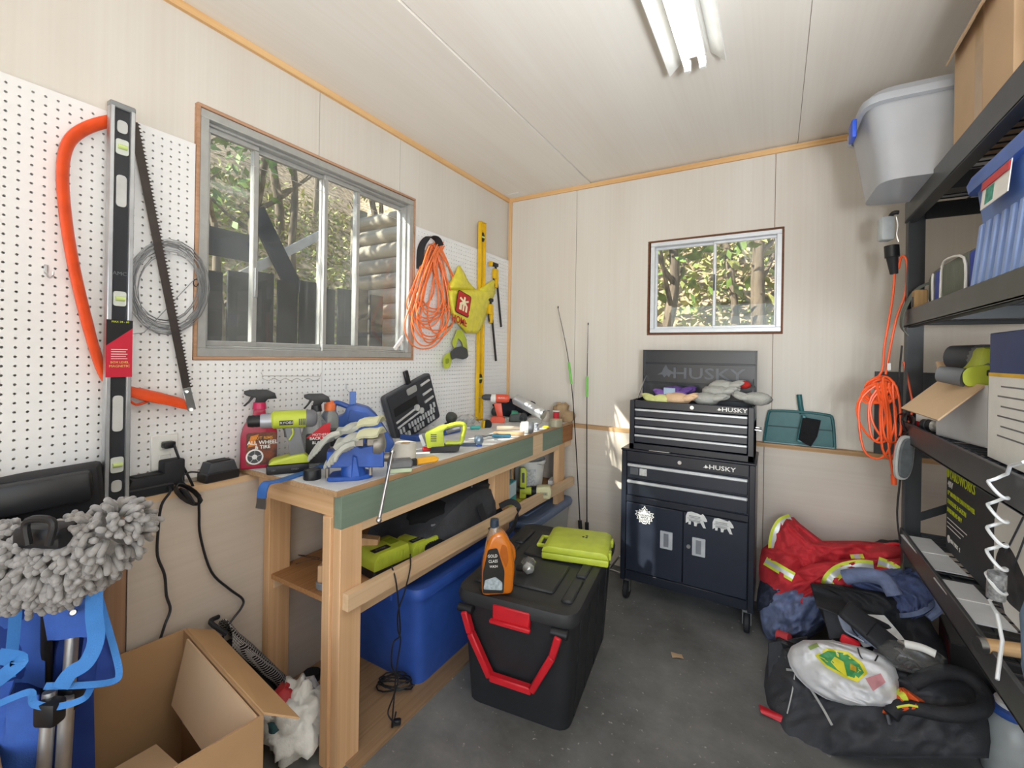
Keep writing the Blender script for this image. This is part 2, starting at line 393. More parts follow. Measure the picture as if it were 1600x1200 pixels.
ce = struct('ceiling', MB().bb(-.12, XR+.1, YF-.1, YB+.1, ZC+.012, ZC+.1), STUD)
struct('panel', MB().bb(-.012, .655, YF, YB, ZC-.008, ZC+.01), PLYY, ce)
struct('panel', MB().bb(.66, 1.878, YF, YB, ZC, ZC+.012), PLYY, ce)
struct('panel', MB().bb(1.880, XR, YF, YB, ZC, ZC+.012), PLYY, ce)
# corner trims
struct('trim_1', MB().bb(-.014, .002, YF, YB, ZC-.036, ZC-.008), TRIMW)
struct('trim_2', MB().bb(-.014, XR, YB-.012, YB, ZC-.036, ZC-.006), wood_mat('pine_trim_across', srgb('e3bd8b'), srgb('cf9f66'), 0, grain=1.2))
struct('trim_3', MB().bb(-.004, .022, YB-.012, YB, .91, ZC-.036), wood_mat('pine_trim_upright', srgb('e0bd90'), srgb('d0a878'), 2, grain=1.2))
struct('patch', MB().bb(.03, .13, YB-.10, YB-.02, ZC-.0105, ZC-.008), PAPER, ce)

# pegboard: every hole is cut
def pegboard(y0, y1, z0, z1, hole):
    p = .0254; mb = MB(); r = .0037; t = .005
    ny = int((y1-y0)/p); nz = int((z1-z0)/p); oy = y0+((y1-y0)-ny*p)/2; oz = z0+((z1-z0)-nz*p)/2
    def flat(a, b, c, d):
        if b-a > 1e-5 and d-c > 1e-5: mb.add([(0,a,c),(0,b,c),(0,b,d),(0,a,d)], [(0,1,2,3)])
    oc = [(r*math.cos(R_(22.5+45*k)), r*math.sin(R_(22.5+45*k))) for k in range(8)]
    for j in range(nz):
        for i in range(ny):
            a = oy+i*p; c = oz+j*p; b = a+p; d = c+p
            if b <= hole[0] or a >= hole[1] or d <= hole[2] or c >= hole[3]:
                vs = [(0,a,c),(0,b,c),(0,b,d),(0,a,d)]; cy_, cz_ = (a+b)/2, (c+d)/2
                vs += [(0,cy_+u,cz_+v) for u, v in oc]+[(-t,cy_+u,cz_+v) for u, v in oc]
                # corners: 0(-,-) 1(+,-) 2(+,+) 3(-,+); octagon 0..7 from 22.5 deg
                f = [(1,2,4,11),(2,3,6,5),(3,0,8,7),(0,1,10,9),(2,5,4),(3,7,6),(0,9,8),(1,11,10)]
                f += [(4+k, 4+(k+1)%8, 12+(k+1)%8, 12+k) for k in range(8)]
                mb.add(vs, f)
            else: cut(a, b, c, d, hole, flat)
    for q in ((y0, oy, z0, z1), (oy+ny*p, y1, z0, z1), (oy, oy+ny*p, z0, oz), (oy, oy+ny*p, oz+nz*p, z1)): cut(*q, hole, flat)
    # outer edges
    for (a, c), (b, d) in (((y0,z0),(y1,z0)),((y1,z0),(y1,z1)),((y1,z1),(y0,z1)),((y0,z1),(y0,z0))):
        mb.add([(0,a,c),(0,b,d),(-t,b,d),(-t,a,c)], [(0,1,2,3)])
    return mb.mesh('pegboard', PEGM, 30, flip=False)
PEGM = Q('pegboard_white', 'bcbdbf', rough=.5, var=.03, scale=3)
hole = (WY0-.012, WY1+.018, WZ0-.012, WZ1+.02)
struct('pegboard', pegboard(-.95, 1.326, PEGB, PEGT, hole), PEGM, wl).data.materials.pop()
struct('pegboard', pegboard(1.328, YB-.012, PEGB, PEGT, hole), PEGM, wl).data.materials.pop()

# ---------------------------------------------------------------- windows
GL1 = glass_mat('window_glass_hazy', (.93,.96,.95), .11, .01)
GL2 = glass_mat('window_glass', (.95,.97,.96), .05, .0)
FRM = Q('window_aluminium', 'b9bab8', rough=.42, metal=.55, var=.08, scale=30)
FRW = Q('window_white_aluminium', 'd8dce2', rough=.4, metal=.25, var=.05)
CEDAR = wood_mat('cedar_reveal', srgb('bd967a'), srgb('a07a5c'), 1)
w1 = bpy.data.objects.new('window_1', None); COL.objects.link(w1); w1['kind'] = 'structure'
def ring(mb, a0, a1, z0, z1, w, d0, d1, ax):
    for r in ((a0, a1, z0, z0+w), (a0, a1, z1-w, z1), (a0, a0+w, z0+w, z1-w), (a1-w, a1, z0+w, z1-w)):
        if ax == 'x': mb.bb(d0, d1, r[0], r[1], r[2], r[3], .002)
        else: mb.bb(r[0], r[1], d0, d1, r[2], r[3], .002)
    return mb
struct('reveal_board', ring(MB(), WY0-.010, WY1+.012, WZ0-.010, WZ1+.014, .012, -.12, .006, 'x'), CEDAR, w1)
struct('window_frame', ring(MB(), WY0+.002, WY1, WZ0+.002, WZ1, .030, -.10, .002, 'x'), FRM, w1)
struct('track', ring(MB(), WY0+.032, WY1-.03, WZ0+.032, WZ1-.03, .010, -.085, -.022, 'x'), FRM, w1)
ym = lambda px, x=-.05: onX(px, 400, x).y
cuts = [(WY0+.042, ym(396.5), -.044), (ym(396.5), ym(505), -.062), (ym(505), ym(556.5), -.044), (ym(556.5), WY1-.04, -.062)]
for i, (a, b, x) in enumerate(cuts):
    sash = struct('sash', ring(MB(), a-.008, b+.008, WZ0+.042, WZ1-.04, .020, x-.009, x+.009, 'x'), FRM, w1)
    struct('pane', MB().bb(x-.002, x+.002, a+.008, b-.008, WZ0+.058, WZ1-.056), GL1, sash)
struct('latch', MB().bb(-.035, -.026, ym(396.5)-.006, ym(396.5)+.006, 1.60, 1.72, .002), ALU, w1)
struct('bar_stop', MB().beam((-.03, WY1-.10, WZ0+.05), (-.03, WY1-.035, WZ0+.12), .012, .02), WHITE, w1)
w2 = bpy.data.objects.new('window_2', None); COL.objects.link(w2); w2['kind'] = 'structure'
struct('reveal_board', ring(MB(), VX0-.006, VX1+.004, VZ0-.010, VZ1+.004, .012, YB-.004, YB+.11, 'y'), wood_mat('dark_reveal', srgb('7b5138'), srgb('583823'), 0), w2)
struct('window_frame', ring(MB(), VX0+.012, VX1-.006, VZ0+.004, VZ1-.008, .026, YB-.004, YB+.085, 'y'), FRW, w2)
xm = onY(1116.5, 440, YB+.04).x
for a, b, y in ((VX0+.038, xm, YB+.045), (xm, VX1-.032, YB+.028)):
    sash = struct('sash', ring(MB(), a-.006, b+.006, VZ0+.030, VZ1-.034, .016, y-.008, y+.008, 'y'), FRW, w2)
    struct('pane', MB().bb(a+.008, b-.008, y-.002, y+.002, VZ0+.044, VZ1-.048), GL2, sash)
struct('latch', MB().bb(xm-.004, xm+.004, YB+.008, YB+.02, 1.80, 1.90, .002), DGREY, w2)

# ---------------------------------------------------------------- fluorescent fitting
t = T('fluorescent_light', 'white fluorescent ceiling light with two bare tubes between flared side flanges', 'ceiling light', (1.50, .62, ZC))
ya, yb_ = -.55, 1.30
t.part('housing', MB().bb(-.045, .045, ya, yb_-.06, -.045, -.001, .006), WHITE)
for s in (-1, 1):
    t.part('flange', MB().add([(s*.05,ya,-.004),(s*.105,ya,-.055),(s*.108,ya,-.053),(s*.054,ya,-.002),(s*.05,yb_,-.004),(s*.105,yb_,-.055),(s*.108,yb_,-.053),(s*.054,yb_,-.002)],
           [(0,1,5,4),(1,2,6,5),(2,3,7,6),(3,0,4,7),(0,3,2,1),(4,5,6,7)]), WHITE)
    t.part('tube', MB().cyl((s*.028, ya+.03, -.068), (s*.028, yb_-.05, -.068), .0125, n=14), mat('lit_tube', (1,.98,.94), emit=2.2))
    t.part('lamp_holder', MB().bb(s*.028-.013, s*.028+.013, yb_-.055, yb_-.035, -.085, -.04, .003), WHITE)
# ================================================================ workbench
XB = .571
GREEN = wood_mat('green_painted_board', srgb('7f8f80'), srgb('728374'), 1, grain=.5, blotch=.25, c3=srgb('96a592'))
PLYE = wood_mat('plywood_edge', srgb('c3a27e'), srgb('a5835f'), 1)
BRN = wood_mat('brown_board', srgb('a9764a'), srgb('8c5c36'), 1)
t = T('workbench', 'long pine workbench with white top and green painted apron along the pegboard', 'workbench', (.29, 1.95, 0))
P = lambda n, mb, m, **k: t.part(n, mb, m, world=True, **k)
P('top', MB().bb(.002, XB, .965, 2.918, .911, .929, .001), PLYE)
P('top_sheet', MB().bb(.002, XB-.006, .97, 2.918, .929, ZT), Q('white_bench_sheet', 'd7d9da', rough=.55, var=.14, scale=7))
yp1, yp2, yp3 = onX(833, 700, XB).y, onX(848, 700, XB).y, onX(879, 680, XB).y
P('apron_board', MB().bb(XB-.036, XB, .985, yp1, .800, .910, .001), GREEN)
P('apron_board', MB().bb(XB-.036, XB-.001, yp1+.001, yp2-.001, .800, .910), PINEY, label='bare patch of pale wood')
P('apron_board', MB().bb(XB-.036, XB, yp2, yp3, .800, .910, .001), GREEN)
P('apron_board', MB().bb(XB-.036, XB+.004, yp3+.001, 2.91, .805, .910), BRN)
P('apron_strip', MB().bb(XB-.036, XB-.006, 1.075, 2.91, .768, .799), PINEY)
P('end_rail', MB().bb(.10, XB-.04, .985, 1.02, .835, .910), PINEX)
for a, b, x0, x1, z1 in ((.985, 1.075, XB-.040, XB-.002, .80), (onX(772,745,.53).y, onX(796,740,.53).y, XB-.078, XB-.038, .91), (2.70, 2.80, XB-.040, XB-.004, .80)):
    P('leg', MB().bb(x0, x1, a, b, 0, z1, .002), PINE)
P('leg', MB().bb(XB-.080, XB-.041, .975, 1.015, 0, .835, .002), PINE)
for a in (1.03, 2.70): P('leg', MB().bb(.062, .10, a, a+.089, 0, .91, .002), PINE)
P('shelf_board', MB().bb(.064, XB-.042, 1.04, 2.90, .492, .510), wood_mat('shelf_ply', srgb('b98a5d'), srgb('9b6c42'), 1))
P('cleat', MB().bb(.066, .105, 1.05, 2.60, .452, .490), PINEY); P('cleat', MB().bb(XB-.085, XB-.046, 1.05, 2.6, .452, .490), PINEY)
P('rail', MB().beam((XB+.014, .995, .562), (XB+.014, 2.895, .522), .028, .055), PINEY)

# ================================================================ tool chest on rolling cabinet
NAVY = Q('black_powder_coat', '20242e', rough=.28, var=.06, spec=.6)
DRAW = Q('drawer_front', '272c38', rough=.26, var=.06, spec=.6)
TRK = Q('silver_pull', 'cdd1d6', rough=.33, metal=.45)
yf = 2.545
def doghead(t, x, y, z, s, mat_, parent=None):
    pl = [(-1,-.2),(-.45,.15),(-.3,.55),(0,1),(.25,.5),(.9,.1),(1.1,-.1),(.55,-.05),(.35,-.45),(.1,-.2),(-.2,-.5),(-.4,-.15)]
    return t.part('emblem', MB().prism([(x+a*s, z+b*s) for a, b in pl], y-.0015, y), mat_, parent)
def lock(t, x, y, z): t.part('lock', MB().cyl((x, y, z), (x, y-.008, z), .010, n=14), STEEL)
t = T('rolling_tool_cabinet', 'black rolling tool cabinet with two drawers, two doors and white stickers', 'tool cabinet', (1.375, yf, 0))
W = .337; D = .33; z0, z1 = .128, .853
t.part('body', MB().bb(-W, W, .004, D, z0, z1, .004), NAVY)
for s in (-1, 1): t.part('side_post', MB().bb(s*W-.0 if s < 0 else W-.028, -W+.028 if s < 0 else W, -.012, .006, z0-.012, z1, .003), NAVY)
t.part('top_rail', MB().bb(-W+.028, W-.028, -.010, .006, z1-.062, z1, .003), NAVY)
t.part('bottom_rail', MB().bb(-W+.028, W-.028, -.008, .006, z0-.005, z0+.045, .003), NAVY)
t.part('top_lip', MB().bb(-W-.004, W+.004, -.014, D, z1, z1+.012, .003), NAVY)
for za, zb in ((.700, .785), (.605, .692)):
    d = t.part('drawer', MB().bb(-W+.034, W-.034, -.010, .004, za, zb, .003), DRAW)
    t.part('pull', MB().bb(-W+.034, W-.034, -.020, -.008, zb-.020, zb-.002, .004), TRK, d)
t.part('sticker', MB().bb(-.235, -.195, -.0112, -.0102, .722, .760), Q('silver_sticker', 'c9c9c6', rough=.4, var=.3, scale=90))
t.part('sticker', MB().bb(-.288, -.242, -.0112, -.0102, .722, .760), Q('grey_sticker', '55585e', rough=.4))
t.part('middle_rail', MB().bb(-W+.028, W-.028, -.008, .006, .565, .600, .003), NAVY)
for s in (-1, 1):
    a, b = (-W+.031, -.0015) if s < 0 else (.0015, W-.031)
    d = t.part('door', MB().bb(a, b, -.012, .004, .178, .562, .003), DRAW)
    c = s*.072+(.008 if s > 0 else -.012)
    hz = .392
    t.part('handle', MB().prism(rrect(c-.032, c+.032, hz-.047, hz+.047, .004), -.017, -.0121), TRK, d)
    t.part('finger_recess', MB().bb(c-.014, c+.012, -.0178, -.0165, hz-.036, hz+.036, .001), Q('recess_grey', '9a9ea6', rough=.35, metal=.7), d)
lock(t, .030, -.012, .385); lock(t, -.022, -.010, .822)
t.text('brand_lettering', 'HUSKY', .032, front(.185, -.0105, .818), INKW, sx=1.25, bold=.012); doghead(t, .108, -.0105, .815, .013, INKW)
leaf = [(0,.62),(.10,.42),(.16,.45),(.15,.30),(.30,.36),(.28,.26),(.52,.26),(.44,.14),(.54,.06),(.40,-.06),(.44,-.20),(.30,-.20),(.30,-.38),(.16,-.32),(.10,-.42)]
leaf = leaf+[(-x, z) for x, z in leaf[:0:-1]]
cx, cz = -.203, .497
st = t.part('leaf_sticker', MB().prism([(cx+x*.098, cz+z*.098) for x, z in leaf], -.0132, -.0121), INKW)
t.part('leaf_inset', MB().prism([(cx+x*.086, cz+z*.086) for x, z in leaf], -.0138, -.0132), DRAW, st)
t.part('leaf_field', MB().prism([(cx+x*.074, cz+z*.074) for x, z in leaf], -.0144, -.0138), INKW, st)
for k, (s_, zz) in enumerate((('TORONTO', .006), ('MAPLE', -.006), ('LEAFS', -.018))): t.text('sticker_lettering', s_, .014, front(cx, -.0148, cz+zz), DRAW, st, sx=1.0, bold=.02)
bear = [(-.5,-.30),(-.5,.10),(-.42,.32),(-.2,.38),(.1,.33),(.28,.28),(.36,.36),(.44,.28),(.56,.10),(.60,-.02),(.48,-.06),(.40,-.02),(.48,-.26),(.54,-.40),(.40,-.40),(.26,-.16),(.10,-.20),(.06,-.38),(-.06,-.38),(-.08,-.18),(-.22,-.14),(-.24,-.34),(-.36,-.34),(-.36,-.20)]
for bx, bz, s_ in ((.062, .535, .096), (.190, .528, .090)):
    st = t.part('bear_sticker', MB().prism([(bx+x*s_, bz+z*s_) for x, z in bear], -.0134, -.0121), Q('pale_sticker', 'd5d6d4', rough=.5))
    for zz in (.014, .007, -.007, -.013): t.part('sticker_line', MB().bb(bx-.032, bx+.024, -.0138, -.0134, bz+zz-.0015, bz+zz+.0015), GREY, st)
    t.part('sticker_band', MB().bb(bx-.04, bx+.03, -.0138, -.0134, bz-.0005, bz+.0015), GREY, st)
for sx_ in (-1, 1):
    for yy in (.03, D-.04):
        x = sx_*(W-.03)
        c = t.part('caster', MB().bb(x-.02, x+.02, yy-.02, yy+.02, .105, .118).bb(x-.021, x-.017, yy-.02, yy+.016, .045, .107).bb(x+.017, x+.021, yy-.02, yy+.016, .045, .107).cyl((x,yy,.10),(x,yy,.128), .012), STEEL)
        t.part('wheel', MB().lathe([(.02,-.013),(.045,-.013),(.050,-.009),(.050,.009),(.045,.013),(.02,.013)], 20, Matrix.Translation((x, yy, .0505)) @ rotm(0,90,0)), BLACKM, c)
t.part('side_bar', MB().tube([(-W-.003,.05,.115),(-W-.09,.06,.115),(-W-.09,.26,.115),(-W-.003,.27,.115)], .008, 8), STEEL)

t = T('tool_chest', 'black four-drawer tool chest with open lid on top of the rolling cabinet', 'tool chest', (1.39, yf, .866))
W = .312; D = .30; H = .275
t.part('body', MB().bb(-W, W, .006, .02, 0, H-.055, .003).bb(-W, -W+.012, .006, D, 0, H).bb(W-.012, W, .006, D, 0, H).bb(-W, W, D-.012, D, 0, H).bb(-W, W, .006, D, 0, .20), NAVY)
for s in (-1, 1): t.part('side_post', MB().bb(min(s*W, s*(W-.028)), max(s*W, s*(W-.028)), -.008, .008, 0, H, .003), NAVY)
t.part('top_rail', MB().bb(-W+.028, W-.028, -.007, .006, H-.042, H, .003), NAVY)
t.part('bottom_rail', MB().bb(-W, W, -.008, .006, 0, .034, .003), NAVY)
for k in range(4):
    za = .040+k*.0482; zb = za+.0455
    d = t.part('drawer', MB().bb(-W+.030, W-.030, -.007, .006, za, zb, .002), DRAW)
    t.part('pull', MB().bb(-W+.030, W-.030, -.015, -.006, zb-.014, zb-.001, .003), TRK, d)
lock(t, .02, -.007, H-.020); t.text('brand_lettering', 'HUSKY', .030, front(.222, -.0075, H-.020), INKW, sx=1.25, bold=.012); doghead(t, .152, -.0075, H-.022, .012, INKW)
for s in (-1, 1):
    h = t.part('side_handle', MB().tube([(s*W,.10,.15),(s*(W+.025),.10,.15),(s*(W+.025),.20,.15),(s*W,.20,.15)], .005, 8), STEEL)
    t.part('lid_stay', MB().beam((s*(W-.016), .10, H), (s*(W-.016), D-.012, H+.13), .003, .008), STEEL)
lid = t.part('lid', MB().bb(-W, W, D-.006, D, H, H+.29, .002).bb(-W, W, D-.03, D-.006, H+.286, H+.29).bb(-W, -W+.004, D-.03, D, H, H+.29).bb(W-.004, W, D-.03, D, H, H+.29), NAVY)
t.part('lid_rib', MB().bb(-W+.01, W-.01, D-.010, D-.006, H+.205, H+.214, .002), NAVY, lid); t.part('lid_rib', MB().bb(-W+.01, W-.01, D-.010, D-.006, H+.085, H+.094, .002), NAVY, lid)
EMB = Q('embossed_black', '565b64', rough=.3)
t.text('embossed_lettering', 'HUSKY', .092, front(.055, D-.0075, H+.148), EMB, lid, ext=.004, sx=1.35, bold=.01); doghead(t, -.178, D-.006, H+.148, .052, EMB, lid)

# ================================================================ storage rack
RACK = Q('rack_black_steel', '2f3236', rough=.45, var=.15)
RAIL = Q('rack_rail_steel', '4b4d50', rough=.42, var=.12, metal=.2)
WIRE = Q('wire_deck', '3a3c3f', rough=.4, metal=.5)
X0, X1, Y0, Y1 = 2.256, 2.86, .50, 2.52
t = T('storage_rack', 'black steel storage rack with wire decks along the right wall', 'shelving rack', (2.556, 1.51, 0))
P = lambda n, mb, m, **k: t.part(n, mb, m, world=True, **k)
for y in (Y1-.05, Y0):
    for x in (X0, X1-.062): P('post', MB().bb(x, x+.062, y, y+.004, 0, 2.055).bb(x if x == X0 else x+.058, x+.004 if x == X0 else x+.062, y-.04, y, 0, 2.055).bb(x+.01, x+.05, y-.006, y, 0, 2.055), RACK)
for za, zb in ((1.965, 2.05), (1.525, 1.595), (1.055, 1.135), (.605, .685)):
    P('rail', MB().bb(X0-.006, X0+.006, Y0, Y1-.055, za, zb, .002).bb(X0-.006, X0+.03, Y0, Y1-.055, za, za+.006), RAIL)
    P('rail', MB().bb(X1-.006, X1+.006, Y0, Y1-.055, za, zb, .002), RAIL)
    P('end_bar', MB().bb(X0+.06, X1-.06, Y1-.06, Y1-.048, za+.01, zb-.01, .002), RACK)
    for k in range(3): P('cross_bar', MB().bb(X0+.006, X1-.006, Y0+.30+k*.62, Y0+.36+k*.62, za+.002, zb-.028), RACK)
    wd = MB(); y = Y0+.02
    while y < Y1-.06: wd.beam((X0+.006, y, zb-.018), (X1-.006, y, zb-.018), .004, .004); y += .048
    for k in range(5): wd.beam((X0+.05+k*.125, Y0+.02, zb-.022), (X0+.05+k*.125, Y1-.06, zb-.022), .005, .005)
    o = P('wire_deck', wd, WIRE); o['kind'] = 'stuff'
P('brace', MB().beam((X0+.03, Y1-.045, .72), (X1-.03, Y1-.045, 1.05), .006, .03), RACK)
for x in (X0, X1-.062): P('foot', MB().bb(x-.004, x+.066, Y1-.09, Y1-.03, 0, .02, .003), BLACK)

# ================================================================ totes
def tote(t, hx, hy, hz, body, lidm, taper=.06, r=.05, lid_h=.03, ribs=0, lidtop=True):
    mb = MB(); n = len(rrect(-1,1,-1,1,.1))
    ls = [(1-taper, 0), (1-taper*.5, hz*.5), (1, hz)]
    rings = []
    for s, z in ls: rings.append([(x, y, z) for x, y in rrect(-hx*s, hx*s, -hy*s, hy*s, r)])
    vs = [v for q in rings for v in q]; fs = [(j*n+i, j*n+(i+1)%n, (j+1)*n+(i+1)%n, (j+1)*n+i) for j in range(2) for i in range(n)]
    fs.append(tuple(range(n))[::-1])
    fs.append(tuple(range(2*n, 3*n)))
    mb.add(vs, fs); b = t.part('tub', mb, body)
    if lidm:
        mb = MB(); rr = [(hx+.014, hy+.014, -.028), (hx+.018, hy+.018, -.004), (hx+.012, hy+.012, lid_h*.6), (hx-.012, hy-.012, lid_h*.75), (hx-.03, hy-.03, lid_h*.45), (hx-.06, hy-.06, lid_h*.45)]
        vs = [(x, y, hz+z) for a, c, z in rr for x, y in rrect(-a, a, -c, c, r+.012)]
        fs = [(j*n+i, j*n+(i+1)%n, (j+1)*n+(i+1)%n, (j+1)*n+i) for j in range(len(rr)-1) for i in range(n)]+[tuple(range((len(rr)-1)*n, len(rr)*n))]
        fs.append(tuple(range(n))[::-1])
        l = t.part('lid', mb.add(vs, fs), lidm)
        return b, l
    return b, None
TB = Q('tote_black', '26272a', rough=.48, var=.15); TL = Q('tote_lid_black', '2f3032', rough=.5, var=.25, scale=5)
t = T('storage_tote', 'large black storage tote with red handle beside the workbench', 'storage tote', (.905, 1.835, 0), R_(7))
HX, HY, HZ = .232, .375, .438
b, l = tote(t, HX, HY, HZ, TB, TL, .10, .055, .032)
t.part('lid_panel', MB().bb(-.12, .12, -.26, -.02, HZ+.012, HZ+.024, .006), TL, l); t.part('lid_panel', MB().bb(-.12, .12, .02, .30, HZ+.012, HZ+.024, .006), TL, l)
for s in (-1, 1):
    for k in range(3): t.part('lid_ridge', MB().bb(s*.185-.022, s*.185+.022, -.30+k*.21, -.12+k*.21, HZ+.010, HZ+.026, .006), TL, l)
for k in range(4):
    y = -.26+k*.16; t.part('rib', MB().add([(HX*.915,y,.01),(HX*.915,y+.03,.01),(HX+.004,y+.03,HZ-.03),(HX+.004,y,HZ-.03),(HX*.89,y,.01),(HX*.89,y+.03,.01),(HX-.02,y+.03,HZ-.03),(HX-.02,y,HZ-.03)],[(0,1,2,3),(0,3,7,4),(1,5,6,2),(3,2,6,7),(0,4,5,1)]), TB, b)
yy = -HY-.012
t.part('latch', MB().bb(-.075, .075, yy-.012, yy+.010, HZ-.062, HZ+.0, .004).bb(-.082, .082, yy-.026, yy-.008, HZ-.066, HZ-.050, .004), RED)
def yv(z): return -HY*(1-.10*(1-z/HZ))-.022
hp = [(-.19, .392), (-.166, .31), (-.085, .155), (.085, .155), (.166, .31), (.19, .392)]
mb = MB()
for a, c in zip(hp, hp[1:]): mb.beam((a[0], yv(a[1])-.012, a[1]), (c[0], yv(c[1])-.012, c[1]), .026, .030, (0,1,0), .004)
h = t.part('handle', mb, RED)
for s in (-1, 1): t.part('hinge', MB().cyl((s*.19-.03, yv(.396)-.002, .396), (s*.19+.03, yv(.396)-.002, .396), .016, n=14), BLACK, h)
TBLUE = Q('tote_blue', '3257ac', rough=.45, var=.10)
t = T('storage_tote', 'blue storage tote with blue lid under the workbench', 'storage tote', (.335, 1.76, .01), 0)
b, l = tote(t, .225, .385, .398, TBLUE, TBLUE, .08, .05, .026)
t.part('lid_panel', MB().bb(-.13, .13, -.28, .28, .414, .428, .006), TBLUE, l)
for s in (-1, 1): t.part('grip', MB().bb(-.08, .08, s*.375-.016, s*.375+.016, .33, .372, .006), TBLUE, b)
TCL = Q('tote_frosted', 'c9ccca', rough=.45, trans=.25, var=.06)
t = T('storage_tote', 'frosted white tote with grey-blue lid under the far end of the workbench', 'storage tote', (.38, 2.60, 0), 0)
b, l = tote(t, .20, .30, .395, TCL, Q('lid_grey_blue', '6d7c98', rough=.4), .10, .05, .022)
t.part('lid_panel', MB().bb(-.12, .12, -.2, .2, .40, .412, .006), MATS['lid_grey_blue'], l)
# ================================================================ things on the left wall
def pillow(rows, fn, th, nx=14, wr=.25, seed=0, back=.15, ny=None, pw=.5, fold=0):
    # rows: (b, a0, a1) from bottom to top; fn(a, b, d) -> point, d = bulge towards the viewer
    rr = []
    if ny:
        for k in range(ny+1):
            q = k/ny*(len(rows)-1); i = min(int(q), len(rows)-2); f = q-i
            rr.append(tuple(rows[i][m]*(1-f)+rows[i+1][m]*f for m in range(3)))
    else: rr = rows
    n = len(rr)-1; vs = []; fs = []
    for side in (1, -1):
        for j, (b, a0, a1) in enumerate(rr):
            for i in range(nx+1):
                u = i/nx; e = max(0, 1-(2*u-1)**2)**pw*max(0, 1-(2*j/n-1)**4)**pw
                a = a0+(a1-a0)*u
                w = wr*noise.noise(Vector((u*4+seed*7.3, j/n*4, seed*1.7)))+wr*.6*noise.noise(Vector((u*9+seed*3.1, j/n*9+seed, 5)))
                
                if fold: w += fold*(.5-abs(noise.noise(Vector((u*5+j/n*2.2+seed*1.3, j/n*3-u*1.5, seed*2.9))))*2)+fold*.5*(.5-abs(noise.noise(Vector((u*11-j/n*4+seed, j/n*9+u*3, seed))))*2)
                vs.append(fn(a, b, (th*e*(1+w)) if side > 0 else -th*back*e))
    N = (n+1)*(nx+1); q = lambda i, j: j*(nx+1)+i
    for j in range(n):
        for i in range(nx):
            f = (q(i,j), q(i+1,j), q(i+1,j+1), q(i,j+1)); fs.append(f); fs.append(tuple(N+k for k in f[::-1]))
    rim = [q(i,0) for i in range(nx)]+[q(nx,j) for j in range(n)]+[q(i,n) for i in range(nx,0,-1)]+[q(0,j) for j in range(n,0,-1)]
    for a, b in zip(rim, rim[1:]+rim[:1]): fs.append((b, a, a+N, b+N))
    mb = MB().add(vs, fs); mb.sm = 150; return mb
WX = lambda px, py, x=.02: onX(px, py, x)

# bow saw
t = T('bow_saw', 'orange bow saw with dark toothed blade hanging on the pegboard', 'bow saw', WX(160, 600, 0))
pts = [WX(*p, .03) for p in ((208,184),(178,188),(142,197),(114,214),(101,240),(98,285),(104,350),(115,415),(130,480),(146,540),(160,580),(172,598),(186,606),(204,612),(240,620),(275,628),(300,636))]
t.part('frame', MB().tube(pts, [.020]*9+[.019]*2+[.014, .016, .021, .024, .022, .019], 10, smooth=4, flat=.5), ORANGE, world=True)
a, b = WX(208,190,.034), WX(292,608,.034); mb = MB(); d = (b-a); L = d.length; d.normalize(); s = Vector((0, 1, 0)); s = (s-d*s.dot(d)).normalized()
mb.beam(a, b, .0015, .024, s)
k = 0; n = int(L/.0115)
for k in range(n):
    p = a+d*(k+.2)*(L/n)+s*.012; mb.add([p+Vector((.0007,0,0)), p+d*.007+Vector((.0007,0,0)), p+d*.0035+s*.008, p-Vector((.0007,0,0)), p+d*.007-Vector((.0007,0,0))], [(0,1,2),(3,2,4),(0,2,3),(1,4,2)])
t.part('blade', mb, Q('saw_blade', '4a4340', rough=.5, metal=.6), world=True)
t.part('bracket', MB().beam(WX(291,606,.045), WX(300,641,.045), .004, .026, (0,1,0), .001), STEEL, world=True)
t.part('bolt', MB().cyl(WX(299,640,.044), WX(299,640,.054), .006), STEEL, world=True); t.part('bolt', MB().cyl(WX(292,612,.044), WX(292,612,.054), .005), STEEL, world=True)
t.part('hand_guard', MB().tube([WX(*p, .03) for p in ((200,624),(212,632),(226,629),(240,622))], .004, 6, smooth=4), ORANGE, world=True)

# long packaged spirit level standing on the ledge
x = .062; y0 = onX(169, 480, x).y; y1 = onX(201, 480, x).y; zt = onX(186, 168, x).z; zb = .909
t = T('spirit_level', 'long black and aluminium spirit level with red label standing on the ledge', 'spirit level', (x, (y0+y1)/2, zb))
wv = (y1-y0)/2; zz = lambda py: onX(180, py, x).z-zb; Hh = zt-zb
t.part('web', MB().bb(-.008, .004, -wv+.006, wv-.006, .004, Hh-.004), Q('level_black', '2a2c30', rough=.35))
for s in (-1, 1): t.part('edge_rail', MB().bb(-.014, .012, s*wv-.006, s*wv+.006, 0, Hh, .002), ALU)
for s in (0, 1): t.part('end_cap', MB().bb(-.014, .012, -wv-.007, wv+.007, Hh-.006 if s else -.001, Hh+.012 if s else .012, .003), Q('clear_cap', '8d9092', rough=.3, metal=.3))
PALE = Q('vial_frame', 'c9cdc6', rough=.35); VIAL = Q('vial_green', 'c8d98a', rough=.1, var=.05)
def yz(pl): return [(q[0], q[1]) for q in pl]
RX = rotm(0, 0, 90)                                   # profile XZ -> YZ, thickness towards -X
for p0, p1, w_ in ((455, 478, .8), (714, 738, .8), (216, 240, .8)):
    f = t.part('vial_frame', MB().prism(rrect(-wv*w_+.004, wv*w_-.004, zz(p1), zz(p0), .008), -.009, -.005, RX), PALE)
    c = (zz(p0)+zz(p1))/2; t.part('vial', MB().cyl((.010, -wv*.45, c), (.010, wv*.45, c), .007, n=10), VIAL, f)
for p0, p1 in ((186, 206), (272, 322), (618, 674), (750, 768)):
    t.part('hand_hold', MB().prism(rrect(-wv+.012, wv-.012, zz(p1), zz(p0), .012), -.0075, -.0045, RX), Q('hand_hold_grey', 'bfc0be', rough=.4))
